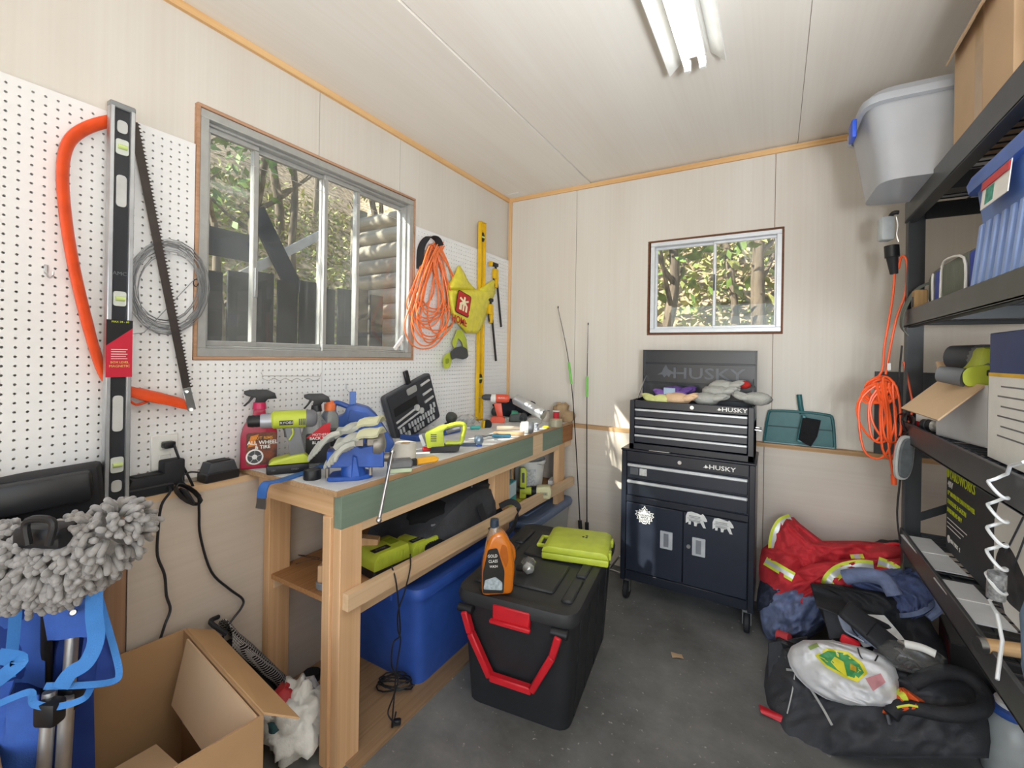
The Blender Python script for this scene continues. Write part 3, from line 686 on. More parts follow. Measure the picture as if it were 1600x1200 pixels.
lb = t.part('label', MB().bb(.013, .0145, -wv-.008, wv+.006, zz(589), zz(500)), Q('label_red', 'c01f38', rough=.5, var=.03))
t.part('label_black_corner', MB().prism([(-wv-.008, zz(500)), (wv+.006, zz(500)), (wv+.006, zz(512)), (-wv-.008, zz(540))], -.0155, -.0145, RX), INKK, lb)
B_ = lambda yv, zv, xx=.0152: basis((xx, yv, zv), (0,1,0), (0,0,1))
t.text('label_lettering', 'MAGNETIC', .010, B_(0, zz(572)), Q('gold_print', 'e2c46a'), lb); t.text('label_lettering', 'BOX LEVEL', .009, B_(0, zz(566)), MATS['gold_print'], lb)
t.text('label_lettering', 'MAX 24 - 60', .008, B_(0, zz(503), .016), Q('lime_print', 'c9d62a'), lb)
for k in range(5): t.part('label_line', MB().bb(.0146, .0150, -wv+.004, wv-.006-.004*(k%2), zz(546+k*3.6)-.0008, zz(546+k*3.6)+.0008), INKW, lb)
t.text('body_lettering', 'AMC', .016, basis((.0046, 0, zz(427)), (0,1,0), (0,0,1)), GREY)

# wire coil
c = Vector((262, 448)); pts = []
for i in range(17*20):
    k = i/20; th = i/20*2*math.pi; R = 56+6*math.sin(k*2.3)+2.5*math.sin(k*5.1); 
    pts.append(WX(c.x+3*math.sin(k*1.7)+R*math.cos(th), c.y+4*math.cos(k*1.3)+R*1.16*math.sin(th), .012+.001*k+.006*math.sin(th*3+k)))
pts += [WX(225, 520, .02), WX(205, 522, .02)]
t = T('wire_coil', 'coil of galvanised wire hanging on the pegboard', 'wire coil', WX(262, 525, 0))
t.part('wire', MB().tube(pts, .0013, 5), Q('galvanised_wire', 'aeb1b3', rough=.35, metal=.9), world=True)
t.part('tie', MB().tube([WX(306+4*math.cos(a), 442+6*math.sin(a), .02+.016*math.sin(a*2)) for a in [k*.7 for k in range(10)]], .0016, 5), BLACKM, world=True)

# peg hooks
def hook(px, py, lab):
    p = WX(px, py, 0); t = T('peg_hook', lab, 'hook', p)
    t.part('wire', MB().tube([(-.004,0,0),(.004,0,0),(.006,0,-.02),(.02,.002,-.034),(.04,.004,-.03),(.044,.004,-.018)], .0022, 6, smooth=3), STEEL)
    t.part('plate', MB().bb(0, .003, -.005, .005, -.02, .004, .001), STEEL)
hook(72, 416, 'bare steel peg hook left of the orange bow saw'); hook(541, 601, 'bare steel peg hook below the large window')
# wire tool rack below the large window
t = T('wire_tool_rack', 'thin wire tool rack on the pegboard below the large window', 'tool rack', WX(456, 590, 0))
mb = MB(); ex = [WX(410+k*9, 593+(2 if k%2 else -2), .012+.014*(k%2)) for k in range(11)]
t.part('wave_wire', MB().tube(ex, .0014, 5, smooth=3), Q('rack_wire', 'bdbcba', rough=.35, metal=.6), world=True)
t.part('top_wire', MB().tube([WX(408,582,.004), WX(410,587,.03), WX(500,588,.03), WX(502,583,.004)], .0014, 5), MATS['rack_wire'], world=True)

# orange extension cord on its strap, by the window
CORD = Q('orange_cord', 'f2814a', rough=.35, var=.06)
pts = []; N = 15
for k in range(N):
    top = 378+rnd.uniform(0, 12); tx = 672+24*((k*7)%N)/N; wB = 17+24*((k*5)%N)/N; bot = 478+72*((k*4)%N)/N; dx = -11+rnd.uniform(-5, 5); dep = .012+.055*k/N
    for q, (fx, fy) in enumerate(((0,0),(-.45,.25),(-.8,.55),(-1,.78),(-.6,.95),(0,1),(.6,.95),(1,.78),(.75,.5),(.3,.2))):
        pts.append(WX(tx+dx*fy+fx*wB*(1 if fy > .2 else .6), top+(bot-top)*fy, dep+.012*math.sin(q*1.3+k)))
t = T('extension_cord', 'hank of bright orange extension cord strapped to the pegboard beside the window', 'extension cord', WX(680, 552, 0))
t.part('cord', MB().tube(pts, .0042, 6, smooth=4), CORD, world=True)
t.part('strap', MB().strip(spline([WX(*p, x_) for p, x_ in (((656,420),.02),((658,388),.03),((668,372),.05),((682,373),.085),((688,384),.088))], 5), (1,.3,0), .045, .003), BLACKM, world=True)

# yellow plastic carrier bag
YB_ = mat('yellow_bag_film', srgb('e0d545'), rough=.38, var=.12, scale=25, bump=.3, trans=.0)
t = T('plastic_bag', 'yellow plastic carrier bag with red printed logo hanging on the pegboard', 'plastic bag', WX(735, 520, 0))
bx = lambda a, b, d: WX(a, b, .03+d)
t.part('film', pillow([(521,728,746),(514,722,752),(504,713,757),(493,706,760),(480,702,764),(469,700,769),(458,699,774),(452,698,774)], bx, .06, 16, .25, 1, ny=18, pw=.35), YB_, world=True)
t.part('handle', pillow([(454,697,746),(446,699,737),(438,704,731),(427,711,726),(415,715,719)], bx, .045, 8, .3, 2, ny=10), YB_, world=True)
t.part('handle', pillow([(459,742,774),(452,748,774.5),(444,759,774.5),(436,771,773.5)], bx, .045, 8, .3, 3, ny=8), YB_, world=True)
def bagM(px, py, d, tilt):
    o = WX(px, py, d); ey = Vector((0, math.sin(R_(tilt)), math.cos(R_(tilt)))); return basis(o, Vector((0, math.cos(R_(tilt)), -math.sin(R_(tilt)))), ey)
M = bagM(724, 475, .100, 12) @ rotm(-90, 0, 0)
s = .072
lg = t.part('logo_back', MB().prism(rrect(-s, s, -s, s, .02), -.001, 0, M), INKK, world=True)
t.part('logo_square', MB().prism(rrect(-s*.93, s*.93, -s*.93, s*.93, .018), -.002, -.001, M), INKR, lg, world=True)
hh = [(-.6,-.7),(-.2,-.7),(-.2,-.15),(-.05,-.05),(-.05,-.7),(.2,-.7),(.2,-.05),(.4,-.15),(.4,-.7),(.7,-.7),(.7,-.1),(.3,.2),(.75,.35),(.72,.55),(.2,.35),(.2,.72),(-.05,.72),(-.05,.35),(-.6,.55),(-.75,.35),(-.2,.18),(-.6,-.05)]
t.part('logo_mark', MB().prism([(a*s*.88, b*s*.88) for a, b in hh], -.003, -.002, M), Q('pale_print', 'f0e6c0'), lg, world=True)
t.text('logo_lettering', 'HOME', .062, bagM(718, 501, .094, 12), INKR, lg, world=True, sx=.9, bold=.02)

# lime and grey hand tool hanging under the bag
t = T('cordless_light', 'lime and grey cordless work light hanging below the orange cord', 'work light', WX(712, 575, 0))
q = lambda pl, d0, d1: [WX(a, b, d0) for a, b in pl]+[WX(a, b, d1) for a, b in pl]
def slab(pl, d0, d1):
    n = len(pl); return MB().add(q(pl, d0, d1), [tuple(range(n)), tuple(range(n, 2*n))[::-1]]+[(i, n+i, n+(i+1)%n, (i+1)%n) for i in range(n)])
rp = lambda pl, r: rpoly(pl, r, 3)
t.part('handle_loop', slab(rp([(692,560),(697,552),(705,550),(706,564),(702,576),(693,576)], 4), .02, .05), LIME, world=True)
t.part('loop_hole', slab(rp([(696,560),(702,560),(701,568),(696,569)], 2.5), .0495, .0515), Q('lime_dark', '8a9a1e', rough=.5), world=True)
t.part('body', slab(rp([(703,551),(711,543),(722,541),(730,545),(732,558),(724,562),(712,559),(706,563)], 3), .015, .055), DGREY, world=True)
t.part('arm', slab(rp([(706,536),(714,515),(722,515),(729,530),(732,556),(727,557),(722,535),(716,528),(711,546)], 2), .012, .05), LIME, world=True)

# yellow box level
x = .03; c0 = WX(749.5, 346, x); c1 = WX(754.5, 614, x); yl = (onX(743,480,x).y+onX(762,480,x).y)/2
t = T('spirit_level', 'yellow box-beam spirit level hanging near the corner of the pegboard', 'spirit level', (x-.02, yl, ZT+.002)); z1 = c0.z-ZT
t.part('web', MB().bb(.008, .018, -.026, .026, 0, z1), YELLOW)
for s in (-1, 1): t.part('edge_rail', MB().bb(0, .026, s*.026-.006, s*.026+.006, 0, z1, .002), YELLOW)
for s in (0, 1): t.part('end_cap', MB().bb(-.001, .027, -.033, .033, z1-.004 if s else 0, z1+.004 if s else .01, .002), Q('mustard_cap', 'caa012', rough=.5))
for py in (370, 592, 480):
    zc = WX(752, py, x).z-ZT
    f = t.part('vial_frame', MB().prism([(.020*math.cos(a*.4488), zc+.034*math.sin(a*.4488)) for a in range(14)], -.021, -.018, RX), BLACK)
    t.part('vial', MB().cyl((.022, -.016, zc), (.022, .016, zc), .006, n=8), VIAL, f)
t.part('ruler_line', MB().bb(.0185, .019, -.003, -.001, .05, z1-.05), INKK)

# bar clamps
def clamp(px, py, bx_, by_, lab):
    a = WX(px, py, .05); b = WX(bx_, by_, .05); t = T('bar_clamp', lab, 'clamp', WX(bx_, by_, 0), group='bar clamps on the pegboard')
    t.part('bar', MB().beam(a+Vector((0,0,.05)), b, .008, .016, (0,1,0)), BLACK, world=True)
    o = a
    t.part('jaw', MB().box(o+Vector((0,-.02,.045)), (.03,.085,.026), None, .005), BLACK, world=True)
    t.part('jaw_pad', MB().box(o+Vector((0,-.062,.043)), (.032,.014,.034), None, .004), YELLOW, world=True)
    t.part('body', MB().box(o+Vector((0,.0,-.02)), (.032,.05,.075), (0,0,0), .010, 2), YELLOW, world=True)
    t.part('grip', MB().box(o+Vector((0,.012,-.075)), (.026,.03,.085), (-10,0,0), .008, 2), YELLOW, world=True)
    t.part('trigger', MB().tube([o+Vector((0,-.012,-.03)), o+Vector((0,-.02,-.07)), o+Vector((0,-.004,-.11))], .006, 6, smooth=3), BLACK, world=True)
clamp(774, 424, 783, 511, 'yellow and black bar clamp hung higher, nearest the corner'); clamp(766, 479, 775, 564, 'yellow and black bar clamp hung lower, half behind the yellow bag')

# outlet
o = WX(256, 706, .0); t = T('wall_outlet', 'white double wall outlet on the pegboard above the ledge', 'outlet', o)
t.part('plate', MB().box((.004,0,0), (.008,.078,.118), None, .003), WHITE)
for s in (-1, 1): t.part('socket', MB().box((.0085,0,s*.024), (.003,.034,.030), None, .006), Q('socket_white', 'd5d5d0'))
o = WX(260, 694, .01); t = T('power_plug', 'black plug with thick cord in the upper outlet', 'plug', o)
t.part('plug_body', MB().box((.016,0,0), (.030,.034,.022), None, .005, 2), BLACK)
t.part('cord', MB().tube([o+Vector((.03,.01,0))]+[WX(*p, .05) for p in ((280,717),(296,748),(304,765))]+[WX(310,775,.085), WX(311,800,.085), WX(313,838,.075), WX(330,893,.075), WX(358,920,.075), WX(379,936,.08), WX(377,950,.09), WX(357,977,.10), WX(338, 1020, .1)], .0042, 7, smooth=5), BLACK, world=True)
o = WX(260, 730, .01); t = T('power_adapter', 'black block power adapter in the lower outlet', 'power adapter', o)
t.part('block', MB().box((.026,.005,-.012), (.050,.062,.085), None, .007, 2), BLACKM)
t.part('cord', MB().tube([o+Vector((.03,0,-.05)), WX(262,760,.06), WX(266,768,.088), WX(252,790,.088), WX(247,830,.082), WX(246,868,.078), WX(257,898,.078), WX(260,930,.08), WX(266,952,.085), WX(258,975,.10), WX(250,1000,.10)], .0042, 7, smooth=5), BLACK, world=True)

# chargers on the ledge
def charger(px, py, lab, w, d, h, col, rz=90):
    p = onZ(px, py, .909); p.x = max(p.x, .012+d/2*0); t = T('battery_charger', lab, 'battery charger', (.032, p.y, .909), R_(rz), group='chargers on the ledge')
    t.part('base', MB().prism(rpoly([(-w/2,0),(w/2,0),(w/2,h*.45),(w/2-.01,h*.5),(-w/2+.01,h*.5),(-w/2,h*.45)], .006), -d/2, d/2, b=.004), Q('charger_base', '202226', rough=.35))
    t.part('housing', MB().prism([(-w/2+.004,h*.48),(w/2-.004,h*.48),(w/2-.016,h),(-w/2+.016,h)], -d/2+.003, d/2-.003, b=.006, seg=2), col)
    t.part('battery_slot', MB().bb(-w/2+.026, w/2-.026, -d/2+.012, d/2-.012, h-.004, h+.004, .002), INKK)
    return t
t = charger(222, 770, 'low black battery charger on the ledge beside the power adapter', .13, .068, .062, BLACKM)
t = charger(339, 748, 'grey-topped black battery charger on the ledge beside the workbench', .115, .068, .068, DGREY)
t.part('cord', MB().tube([WX(312,738,.06), WX(296,738,.06), WX(284,746,.06), WX(290,758,.066), WX(306,768,.07)], .003, 6, smooth=5), BLACK, world=True)
t = T('cable_bundle', 'folded bundle of black cable hanging over the ledge', 'cable', WX(290, 780, .07)); pts = []
for k in range(6):
    for a in range(12): pts.append(WX(292+20*math.cos(a*.5236)+k*.8, 774+11*math.sin(a*.5236)+.55*20*math.cos(a*.5236)-k*.6, .074+.004*k))
t.part('cable', MB().tube(pts, .003, 6), BLACK, world=True); t.part('tie', MB().beam(WX(286,764,.10), WX(298,784,.10), .008, .05, (1,0,0), .002), BLACKM, world=True)

# black tool case at far left on the ledge
p = WX(70, 800, .14); t = T('tool_case', 'black plastic tool case with raised lid at the far left of the ledge', 'tool case', (p.x-.09, p.y-.04, .908), R_(68))
t.part('body', MB().box((.05,.02,.065), (.25,.10,.13), (0,-5,0), .012, 2), BLACKM)
t.part('lid', MB().box((.06,-.03,.085), (.20,.08,.08), (0,-5,0), .010, 2), BLACK)
t.part('corner_block', MB().box((-.10,-.04,.07), (.10,.12,.16), None, .012, 2), BLACKM)
# ================================================================ foreground left
def at(px, py, dep): return CAM + ray(px, py)*dep
# microfibre mop head
GM = Q('mop_chenille', '979492', rough=.95, var=.25, scale=60, sheen=.4)
t = T('dust_mop', 'grey chenille dust mop head with black connector, leaning upside down', 'mop', (at(95, 1000, 1.2).x-.1, at(95, 1000, 1.2).y, 0))
r = random.Random(3); mb = MB()
axis = [at(-60, 886, 1.06), at(20, 876, 1.06), at(70, 888, 1.07), at(130, 862, 1.09), at(184, 826, 1.11)]
axis = spline(axis, 8); rad = lambda f: .090*(1-.0*f)*(1 if f < .75 else 1-1.3*(f-.75))
mb2 = MB()
for k in range(0, len(axis)-1): pass
core = MB().tube(axis, [rad(k/len(axis))*.72 for k in range(len(axis))], 12)
for k in range(1500):
    f = r.random(); i = min(int(f*(len(axis)-1)), len(axis)-2); c = axis[i].lerp(axis[i+1], f*(len(axis)-1)-i)
    d = (axis[i+1]-axis[i]).normalized(); u = d.cross(Vector((0,0,1))).normalized(); v = u.cross(d)
    a = r.uniform(0, 2*math.pi); n_ = (u*math.cos(a)+v*math.sin(a)); R = rad(f)
    
    if f > .93: n_ = (n_+d*(f-.93)*40).normalized(); R = rad(.93)
    p0 = c+n_*R*.72; g = Vector((0,0,-1))*.35+d*r.uniform(-.25,.35); L = r.uniform(.7,1.25)*.028
    p1 = p0+(n_+g*.4).normalized()*L*.6; p2 = p1+(n_*.5+g*1.3+Vector((r.uniform(-.3,.3),r.uniform(-.3,.3),r.uniform(-.3,.3)))).normalized()*L*.6
    mb2.tube([p0, p1, p2, p2+(p2-p1)*.22, p2+(p2-p1)*.34], [.0062, .0074, .0076, .0058, .002], 7)
t.part('pad', core, GM, world=True); o = t.part('chenille_strands', mb2, GM, world=True, ang=180); o['kind'] = 'stuff'
c = at(62, 826, .985)
t.part('connector', MB().tube([c+RT*.02-UP*.035, c+RT*.03+UP*.012, c+UP*.022, c-RT*.03+UP*.012, c-RT*.025-UP*.035], .008, 8, smooth=4), BLACK, world=True)
t.part('frame_plate', MB().box(at(75, 835, 1.03), (.11,.06,.05), (0,0,30), .012, 2), BLACK, world=True)
t.part('handle', MB().cyl(at(75, 850, 1.10), (at(95,1000,1.2).x-.1, at(95,1000,1.2).y, 0), .012, n=10), BLACK, world=True)

# blue folding camp chair
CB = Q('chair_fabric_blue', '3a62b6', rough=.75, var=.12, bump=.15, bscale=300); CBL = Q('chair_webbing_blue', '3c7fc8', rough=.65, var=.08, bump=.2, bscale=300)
t = T('camp_chair', 'folded blue fabric camp chair with aluminium legs standing in the left corner', 'folding chair', (at(95,1133,1.25).x, at(95,1133,1.25).y, 0))
def sheet(quad, nx=10, ny=12, am=.02, seed=0, th=.003):
    A, B, C, D = [at(*q) for q in quad]         # tl tr br bl
    n_ = (B-A).cross(D-A).normalized()
    def f(u, v):
        p = A.lerp(B, u).lerp(D.lerp(C, u), v); e = math.sin(math.pi*min(1,max(0,u)))**.5
        return p+n_*am*e*(noise.noise(Vector((u*3+seed*5, v*1.6, seed)))*1.6+.4*math.sin(u*9+seed))
    return MB().grid(nx, ny, f, th)
P = lambda n, mb, m, **k: t.part(n, mb, m, world=True, **k)
P('back_panel', sheet(((-70,915,1.12),(75,925,1.16),(70,1075,1.14),(-70,1060,1.08)), 12, 14, .035, 1), CB)
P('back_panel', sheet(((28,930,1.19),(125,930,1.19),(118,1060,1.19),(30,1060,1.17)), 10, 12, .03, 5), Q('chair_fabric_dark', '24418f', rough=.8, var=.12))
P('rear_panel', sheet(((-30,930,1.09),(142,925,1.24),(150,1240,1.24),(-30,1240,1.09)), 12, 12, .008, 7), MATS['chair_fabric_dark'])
P('seat_panel', sheet(((66,945,1.10),(150,905,1.12),(140,995,1.11),(75,1000,1.09)), 10, 10, .006, 2), CB)
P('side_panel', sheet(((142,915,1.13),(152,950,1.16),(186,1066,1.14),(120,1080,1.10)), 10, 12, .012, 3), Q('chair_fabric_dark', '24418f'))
P('lower_panel', sheet(((-70,1075,1.03),(62,1085,1.05),(60,1230,1.05),(-70,1230,1.02)), 10, 10, .03, 4), CB)
def band(pxs, w_, m=CBL, nm='webbing'):
    pts = spline([at(*q) for q in pxs], 6); v = (pts[len(pts)//2]-CAM).normalized()
    sd = [(pts[min(i+1,len(pts)-1)]-pts[max(i-1,0)]).cross(v) for i in range(len(pts))]
    P(nm, MB().strip(pts, sd, w_, .004), m)
band([(148,906,1.09),(147,960,1.085),(150,1000,1.08),(135,1035,1.06),(110,1052,1.05),(94,1075,1.04)], .032)
band([(148,906,1.115),(160,950,1.13),(180,1020,1.125),(186,1052,1.12),(178,1064,1.11),(140,1070,1.075),(70,1072,1.035)], .014)
band([(-20,935,1.05),(20,922,1.07),(24,960,1.08),(14,1060,1.07)], .022)
band([(-20,1075,1.0),(10,1052,1.0),(30,1032,1.01),(-5,1025,1.02)], .03)
band([(-20,1108,1.0),(20,1090,1.01),(48,1082,1.02),(54,1100,1.02),(90,1104,1.03),(130,1092,1.05),(142,1074,1.08)], .014)
P('grommet', MB().cyl(at(114,957,1.09), at(114,957,1.08), .009, .006, 12), STEEL)
for a, b in (((113,985,1.13),(98,1230,1.10)), ((78,1080,1.05),(66,1230,1.03)), ((104,1090,1.06),(96,1230,1.05))):
    P('leg', MB().cyl(at(*a), at(*b), .0135, n=12), ALU)
for q in ((108,1088,1.085),(78,1112,1.035)): P('leg_joint', MB().box(at(*q), (.05,.035,.055), (0,0,30), .008, 2), BLACK)
foot = [(98,1230,1.10),(66,1230,1.03)]
for q in foot:
    e = at(*q); P('leg', MB().cyl(e, (e.x-.02, e.y, .0), .0135, n=12), ALU)

# big open cardboard box
A = onZ(290, 983, .46); t = T('cardboard_box', 'large open brown cardboard box on the floor in the foreground', 'cardboard box', (A.x, A.y, 0), R_(-7))
BW, BD, BH, th = .56, .42, .46, .006
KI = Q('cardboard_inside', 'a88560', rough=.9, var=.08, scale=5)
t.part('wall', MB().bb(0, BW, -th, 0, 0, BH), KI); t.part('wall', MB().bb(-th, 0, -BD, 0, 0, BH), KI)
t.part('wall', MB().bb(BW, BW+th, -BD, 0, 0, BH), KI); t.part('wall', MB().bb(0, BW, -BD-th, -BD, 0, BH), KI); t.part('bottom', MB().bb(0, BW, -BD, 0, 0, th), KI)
def flap(a, b, c, d, m=KRAFT):
    A_, B_, C_, D_ = map(Vector, (a, b, c, d)); n_ = (B_-A_).cross(D_-A_).normalized()*.0025
    return MB().add([A_-n_,B_-n_,C_-n_,D_-n_,A_+n_,B_+n_,C_+n_,D_+n_], [(0,1,2,3),(7,6,5,4),(0,4,5,1),(1,5,6,2),(2,6,7,3),(3,7,4,0)])
t.part('flap', flap((0,.002,BH),(BW,.002,BH),(BW+.02,.085,BH-.055),(.0,.085,BH-.045)), KRAFT)
t.part('flap', flap((.06,-.012,BH-.002),(BW,-.012,BH-.002),(BW,-.055,BH-.18),(.075,-.055,BH-.18)), KRAFTL)
t.part('flap', flap((BW-.005,-.02,BH-.01),(BW-.005,-BD+.02,BH-.01),(BW-.20,-BD+.04,BH-.16),(BW-.20,-.03,BH-.16)), KRAFT)
t.part('flap', flap((.03,-BD,BH),(BW,-BD,BH),(BW,-BD-.16,BH-.12),(.03,-BD-.16,BH-.12)), KRAFT)
t.part('flap', flap((.10,-.10,BH-.26),(.40,-.09,BH-.20),(.44,-.36,BH-.21),(.10,-.38,BH-.27)), KRAFTL)

# patterned roll between the box and the wall
m = bpy.data.materials.new('black_white_weave'); m.use_nodes = True; n = m.node_tree.nodes; l = m.node_tree.links
tc = n.new('ShaderNodeTexCoord'); mp = n.new('ShaderNodeMapping'); mp.inputs['Scale'].default_value = (60, 60, 160); ck = n.new('ShaderNodeTexBrick'); ck.inputs['Scale'].default_value = 1
ck.inputs['Color1'].default_value = (*srgb('cfcdc8'), 1); ck.inputs['Color2'].default_value = (*srgb('bdbab4'), 1); ck.inputs['Mortar'].default_value = (*srgb('1a1a1b'), 1)
ck.inputs['Mortar Size'].default_value = .22; ck.inputs['Brick Width'].default_value = 1.6; ck.inputs['Row Height'].default_value = .8
mp.inputs['Rotation'].default_value = (R_(90), 0, 0); l.new(tc.outputs['Object'], mp.inputs[0]); l.new(mp.outputs[0], ck.inputs[0]); l.new(ck.outputs[0], n['Principled BSDF'].inputs['Base Color']); n['Principled BSDF'].inputs['Roughness'].default_value = .9
a, b = onX(352, 992, .10), onX(470, 1096, .13)
t = T('woven_bag', 'black and white woven bag lying behind the open cardboard box', 'bag', (b.x, b.y, max(0, b.z-.1)))
def wv_(u, v):
    c = a.lerp(b, u); th = v*math.pi*1.5-.6; rr = .055+.012*noise.noise(Vector((u*5, v*4, 2)))
    return c+Vector((math.cos(th)*rr, 0, math.sin(th)*rr))-(0*c)
t.part('fabric', MB().grid(24, 18, wv_, .004), m, world=True)
t.part('trim', MB().tube([a+Vector((.05,-.02,.03)), a+Vector((.0,-.05,.07)), a+Vector((-.03,-.01,.06))], .008, 8, smooth=4), BLACKM, world=True)
t.part('base', MB().tube([a-Vector((0,0,.05)), b-Vector((0,0,.06)), Vector((b.x, b.y+.05, .04))], .035, 10, smooth=4), BLACKM, world=True)

# white plastic bag by the bench leg
p = onZ(512, 1120, .06); p = Vector((.36, .985, 0))
def crumple(seed, am=.28):
    def wpf(q, s): return s*(1+am*noise.noise(q*2.1+Vector((seed,0,0)))+am*.6*noise.noise(q*5+Vector((0,seed,0))))
    return wpf
FILM = mat('white_bag_film', srgb('dfe0de'), rough=.4, var=.08, bump=.3)
t = T('plastic_bag', 'crumpled white plastic bag with red print on the floor beside the bench leg', 'plastic bag', p)
t.part('film', MB().ell((0,0,.09), (.11,.10,.10), 44, 26, warp=crumple(2, .45)), FILM)
t.part('print', MB().ell((-.05,-.02,.145), (.055,.05,.045), 14, 8, warp=crumple(5, .4)), Q('red_bag_print', 'b3333a', rough=.5))
t.part('print', MB().ell((-.01,-.06,.115), (.05,.04,.045), 12, 8, warp=crumple(8, .4)), Q('teal_bag_print', '3b5f66', rough=.5))
p = Vector((.25, 1.03, 0))
single('black_cloth', 'crumpled black cloth on the floor under the workbench end', 'cloth', MB().ell((0,0,.05), (.10,.09,.06), 20, 12, warp=crumple(11, .4)), Q('black_fabric', '1d1e22', rough=.9), p)
struct('floor_board', MB().bb(.06, .62, 1.02, 2.3, .001, .009), wood_mat('floor_ply', srgb('a88a6a'), srgb('8c6f52'), 1, blotch=.4, c3=srgb('6f5a45')), bpy.data.objects['floor'])
# ================================================================ things on the workbench
VPR = Matrix(((1,0,0,0),(0,0,1,0),(0,1,0,0),(0,0,0,1)))      # polygon XZ -> XY, thickness along Z
def stand(px, py, z=ZT): p = onZ(px, py, z); return p, face(p), mpp(p)
def spray(px, py, lab, body, label, hpx, wpx, cap, words, disc=False, clear=False, dpx=20):
    p, rz, s = stand(px, py); t = T('spray_bottle', lab, 'spray bottle', p, rz); h = hpx*s; w_ = wpx*s/2; d = dpx*s/2
    pl = [(-w_,0),(w_,0),(w_,h*.48),(w_*.62,h*.62),(w_*.34,h*.68),(w_*.34,h*.76),(-w_*.34,h*.76),(-w_*.34,h*.68),(-w_*.82,h*.56),(-w_,h*.42)]
    t.part('bottle', MB().prism(rpoly(pl, .012, 3), -d, d, b=d*.45, seg=2), body)
    t.part('collar', MB().cyl((0,0,h*.755), (0,0,h*.84), w_*.40, w_*.34, 14), cap)
    hd = [(-w_*.85,h*.955),(-w_*.7,h*.93),(-w_*.2,h*.90),(-w_*.25,h*.84),(w_*.3,h*.84),(w_*.45,h*.88),(w_*.95,h*.885),(w_*.85,h*.95),(w_*.4,h*1.0),(-w_*.55,h*1.0),(-w_*.85,h*.985)]
    t.part('spray_head', MB().prism(hd, -w_*.28, w_*.28, b=.003, seg=2), BLACK)
    t.part('trigger', MB().prism([(-w_*.45,h*.93),(-w_*.2,h*.93),(-w_*.5,h*.85),(-w_*.78,h*.79),(-w_*.88,h*.80),(-w_*.6,h*.86)], -w_*.12, w_*.12, b=.002), BLACK)
    lb = t.part('label', MB().prism(rrect(-w_*.68, w_*.96, h*.05, h*.46, .01), -d-.0016, -d-.0004), label)
    for k, (q, sz, ml) in enumerate(words): t.text('label_lettering', q, sz*h, front(w_*.2, -d-.0022, h*(.39-.058*k)), ml, lb, bold=.02)
    return t, lb, h, w_, d
MAG = Q('magenta_bottle', 'a3213f', rough=.3, var=.08)
t, lb, h, w_, d = spray(404, 730, 'magenta wheel cleaner spray bottle with black trigger at the bench end', MAG, Q('label_dark', '2a2224', rough=.5, var=.5, scale=30, col2=srgb('8c4a2a')), 121, 50, Q('pink_collar', 'c22458', rough=.35), (('HOT RIMS', .05, Q('amber_print', 'e0a03a')), ('ALL WHEEL', .066, INKW), ('& TIRE', .060, INKW)))
wc = (-w_*.22, h*.155)
for r_, m_, dd in ((.098, ALU, .0026), (.080, DGREY, .003), (.03, ALU, .004)): t.part('printed_wheel', MB().cyl((wc[0], -d-.001, wc[1]), (wc[0], -d-dd, wc[1]), r_*h, n=24), m_, lb)
for k in range(5):
    a = k*1.2566+.3; t.part('printed_spoke', MB().beam((wc[0], -d-.0034, wc[1]), (wc[0]+.085*h*math.cos(a), -d-.0034, wc[1]+.085*h*math.sin(a)), .001, .026*h, (0,1,0)), ALU, lb)
t.part('printed_flame', MB().prism([(-w_*.6,h*.28),(-w_*.45,h*.42),(0,h*.44),(-w_*.2,h*.36),(-w_*.1,h*.30)], -d-.0022, -d-.0016), Q('flame_orange', 'd9822f'), lb)
CLB = Q('smoky_clear_plastic', 'b9bcba', rough=.15, trans=.75, var=.03)
t, lb, h, w_, d = spray(493, 727, 'clear spray bottle with red and black label and black trigger', CLB, Q('label_black', '2b2b2d', rough=.5, var=.3), 112, 42, BLACK, (('BACK TO', .055, INKW), ('BLACK', .055, INKW)))
t.part('label_wedge', MB().prism([(-w_*.68,h*.40),(w_*.96,h*.36),(w_*.96,h*.60),(w_*.5,h*.58)], -d-.002, -d-.0016), RED, lb); t.text('label_lettering', 'MOTHERS', .045*h, front(w_*.3, -d-.0024, h*.44), INKW, lb)

# lime cordless drill
p, rz, s = stand(450, 737); t = T('cordless_drill', 'lime and grey cordless drill standing on its battery at the bench end', 'cordless drill', p, rz)
X = lambda px: (px-450)*s; Z = lambda py: (737-py)*s
DG = Q('tool_grey', '6f7074', rough=.45)
t.part('battery', MB().box((X(450), 0, Z(729.5)), (59*s, .075, 14*s), None, .006, 2), BLACK)
t.text('battery_lettering', '18V', .010, front(X(430), -.0378, Z(730)), GREY); t.text('battery_lettering', 'ONE+', .010, front(X(460), -.0378, Z(730)), GREY)
t.part('battery_mount', MB().prism(rpoly([(X(422),Z(722)),(X(480),Z(722)),(X(480),Z(716)),(X(472),Z(708)),(X(455),Z(710)),(X(428),Z(716))], .008, 3), -.034, .034, b=.008, seg=2), LIME)
t.part('handle', MB().prism(rpoly([(X(452),Z(712)),(X(474),Z(709)),(X(470),Z(690)),(X(466),Z(667)),(X(444),Z(667)),(X(449),Z(690))], .006, 3), -.019, .019, b=.010, seg=2), DG)
t.part('trigger', MB().prism([(X(440),Z(667)),(X(448),Z(667)),(X(450),Z(684)),(X(444),Z(682)),(X(443),Z(672))], -.008, .008, b=.003), DGREY)
t.part('motor_housing', MB().lathe([(.024,X(425)),(.033,X(429)),(.034,X(460)),(.033,X(478))], 18, Matrix.Translation((0,0,Z(655))) @ rotm(0,90,0)), LIME)
t.part('rear_cap', MB().lathe([(.0335,X(474)),(.0335,X(484)),(.026,X(489)),(.010,X(491))], 18, Matrix.Translation((0,0,Z(655))) @ rotm(0,90,0)), DG)
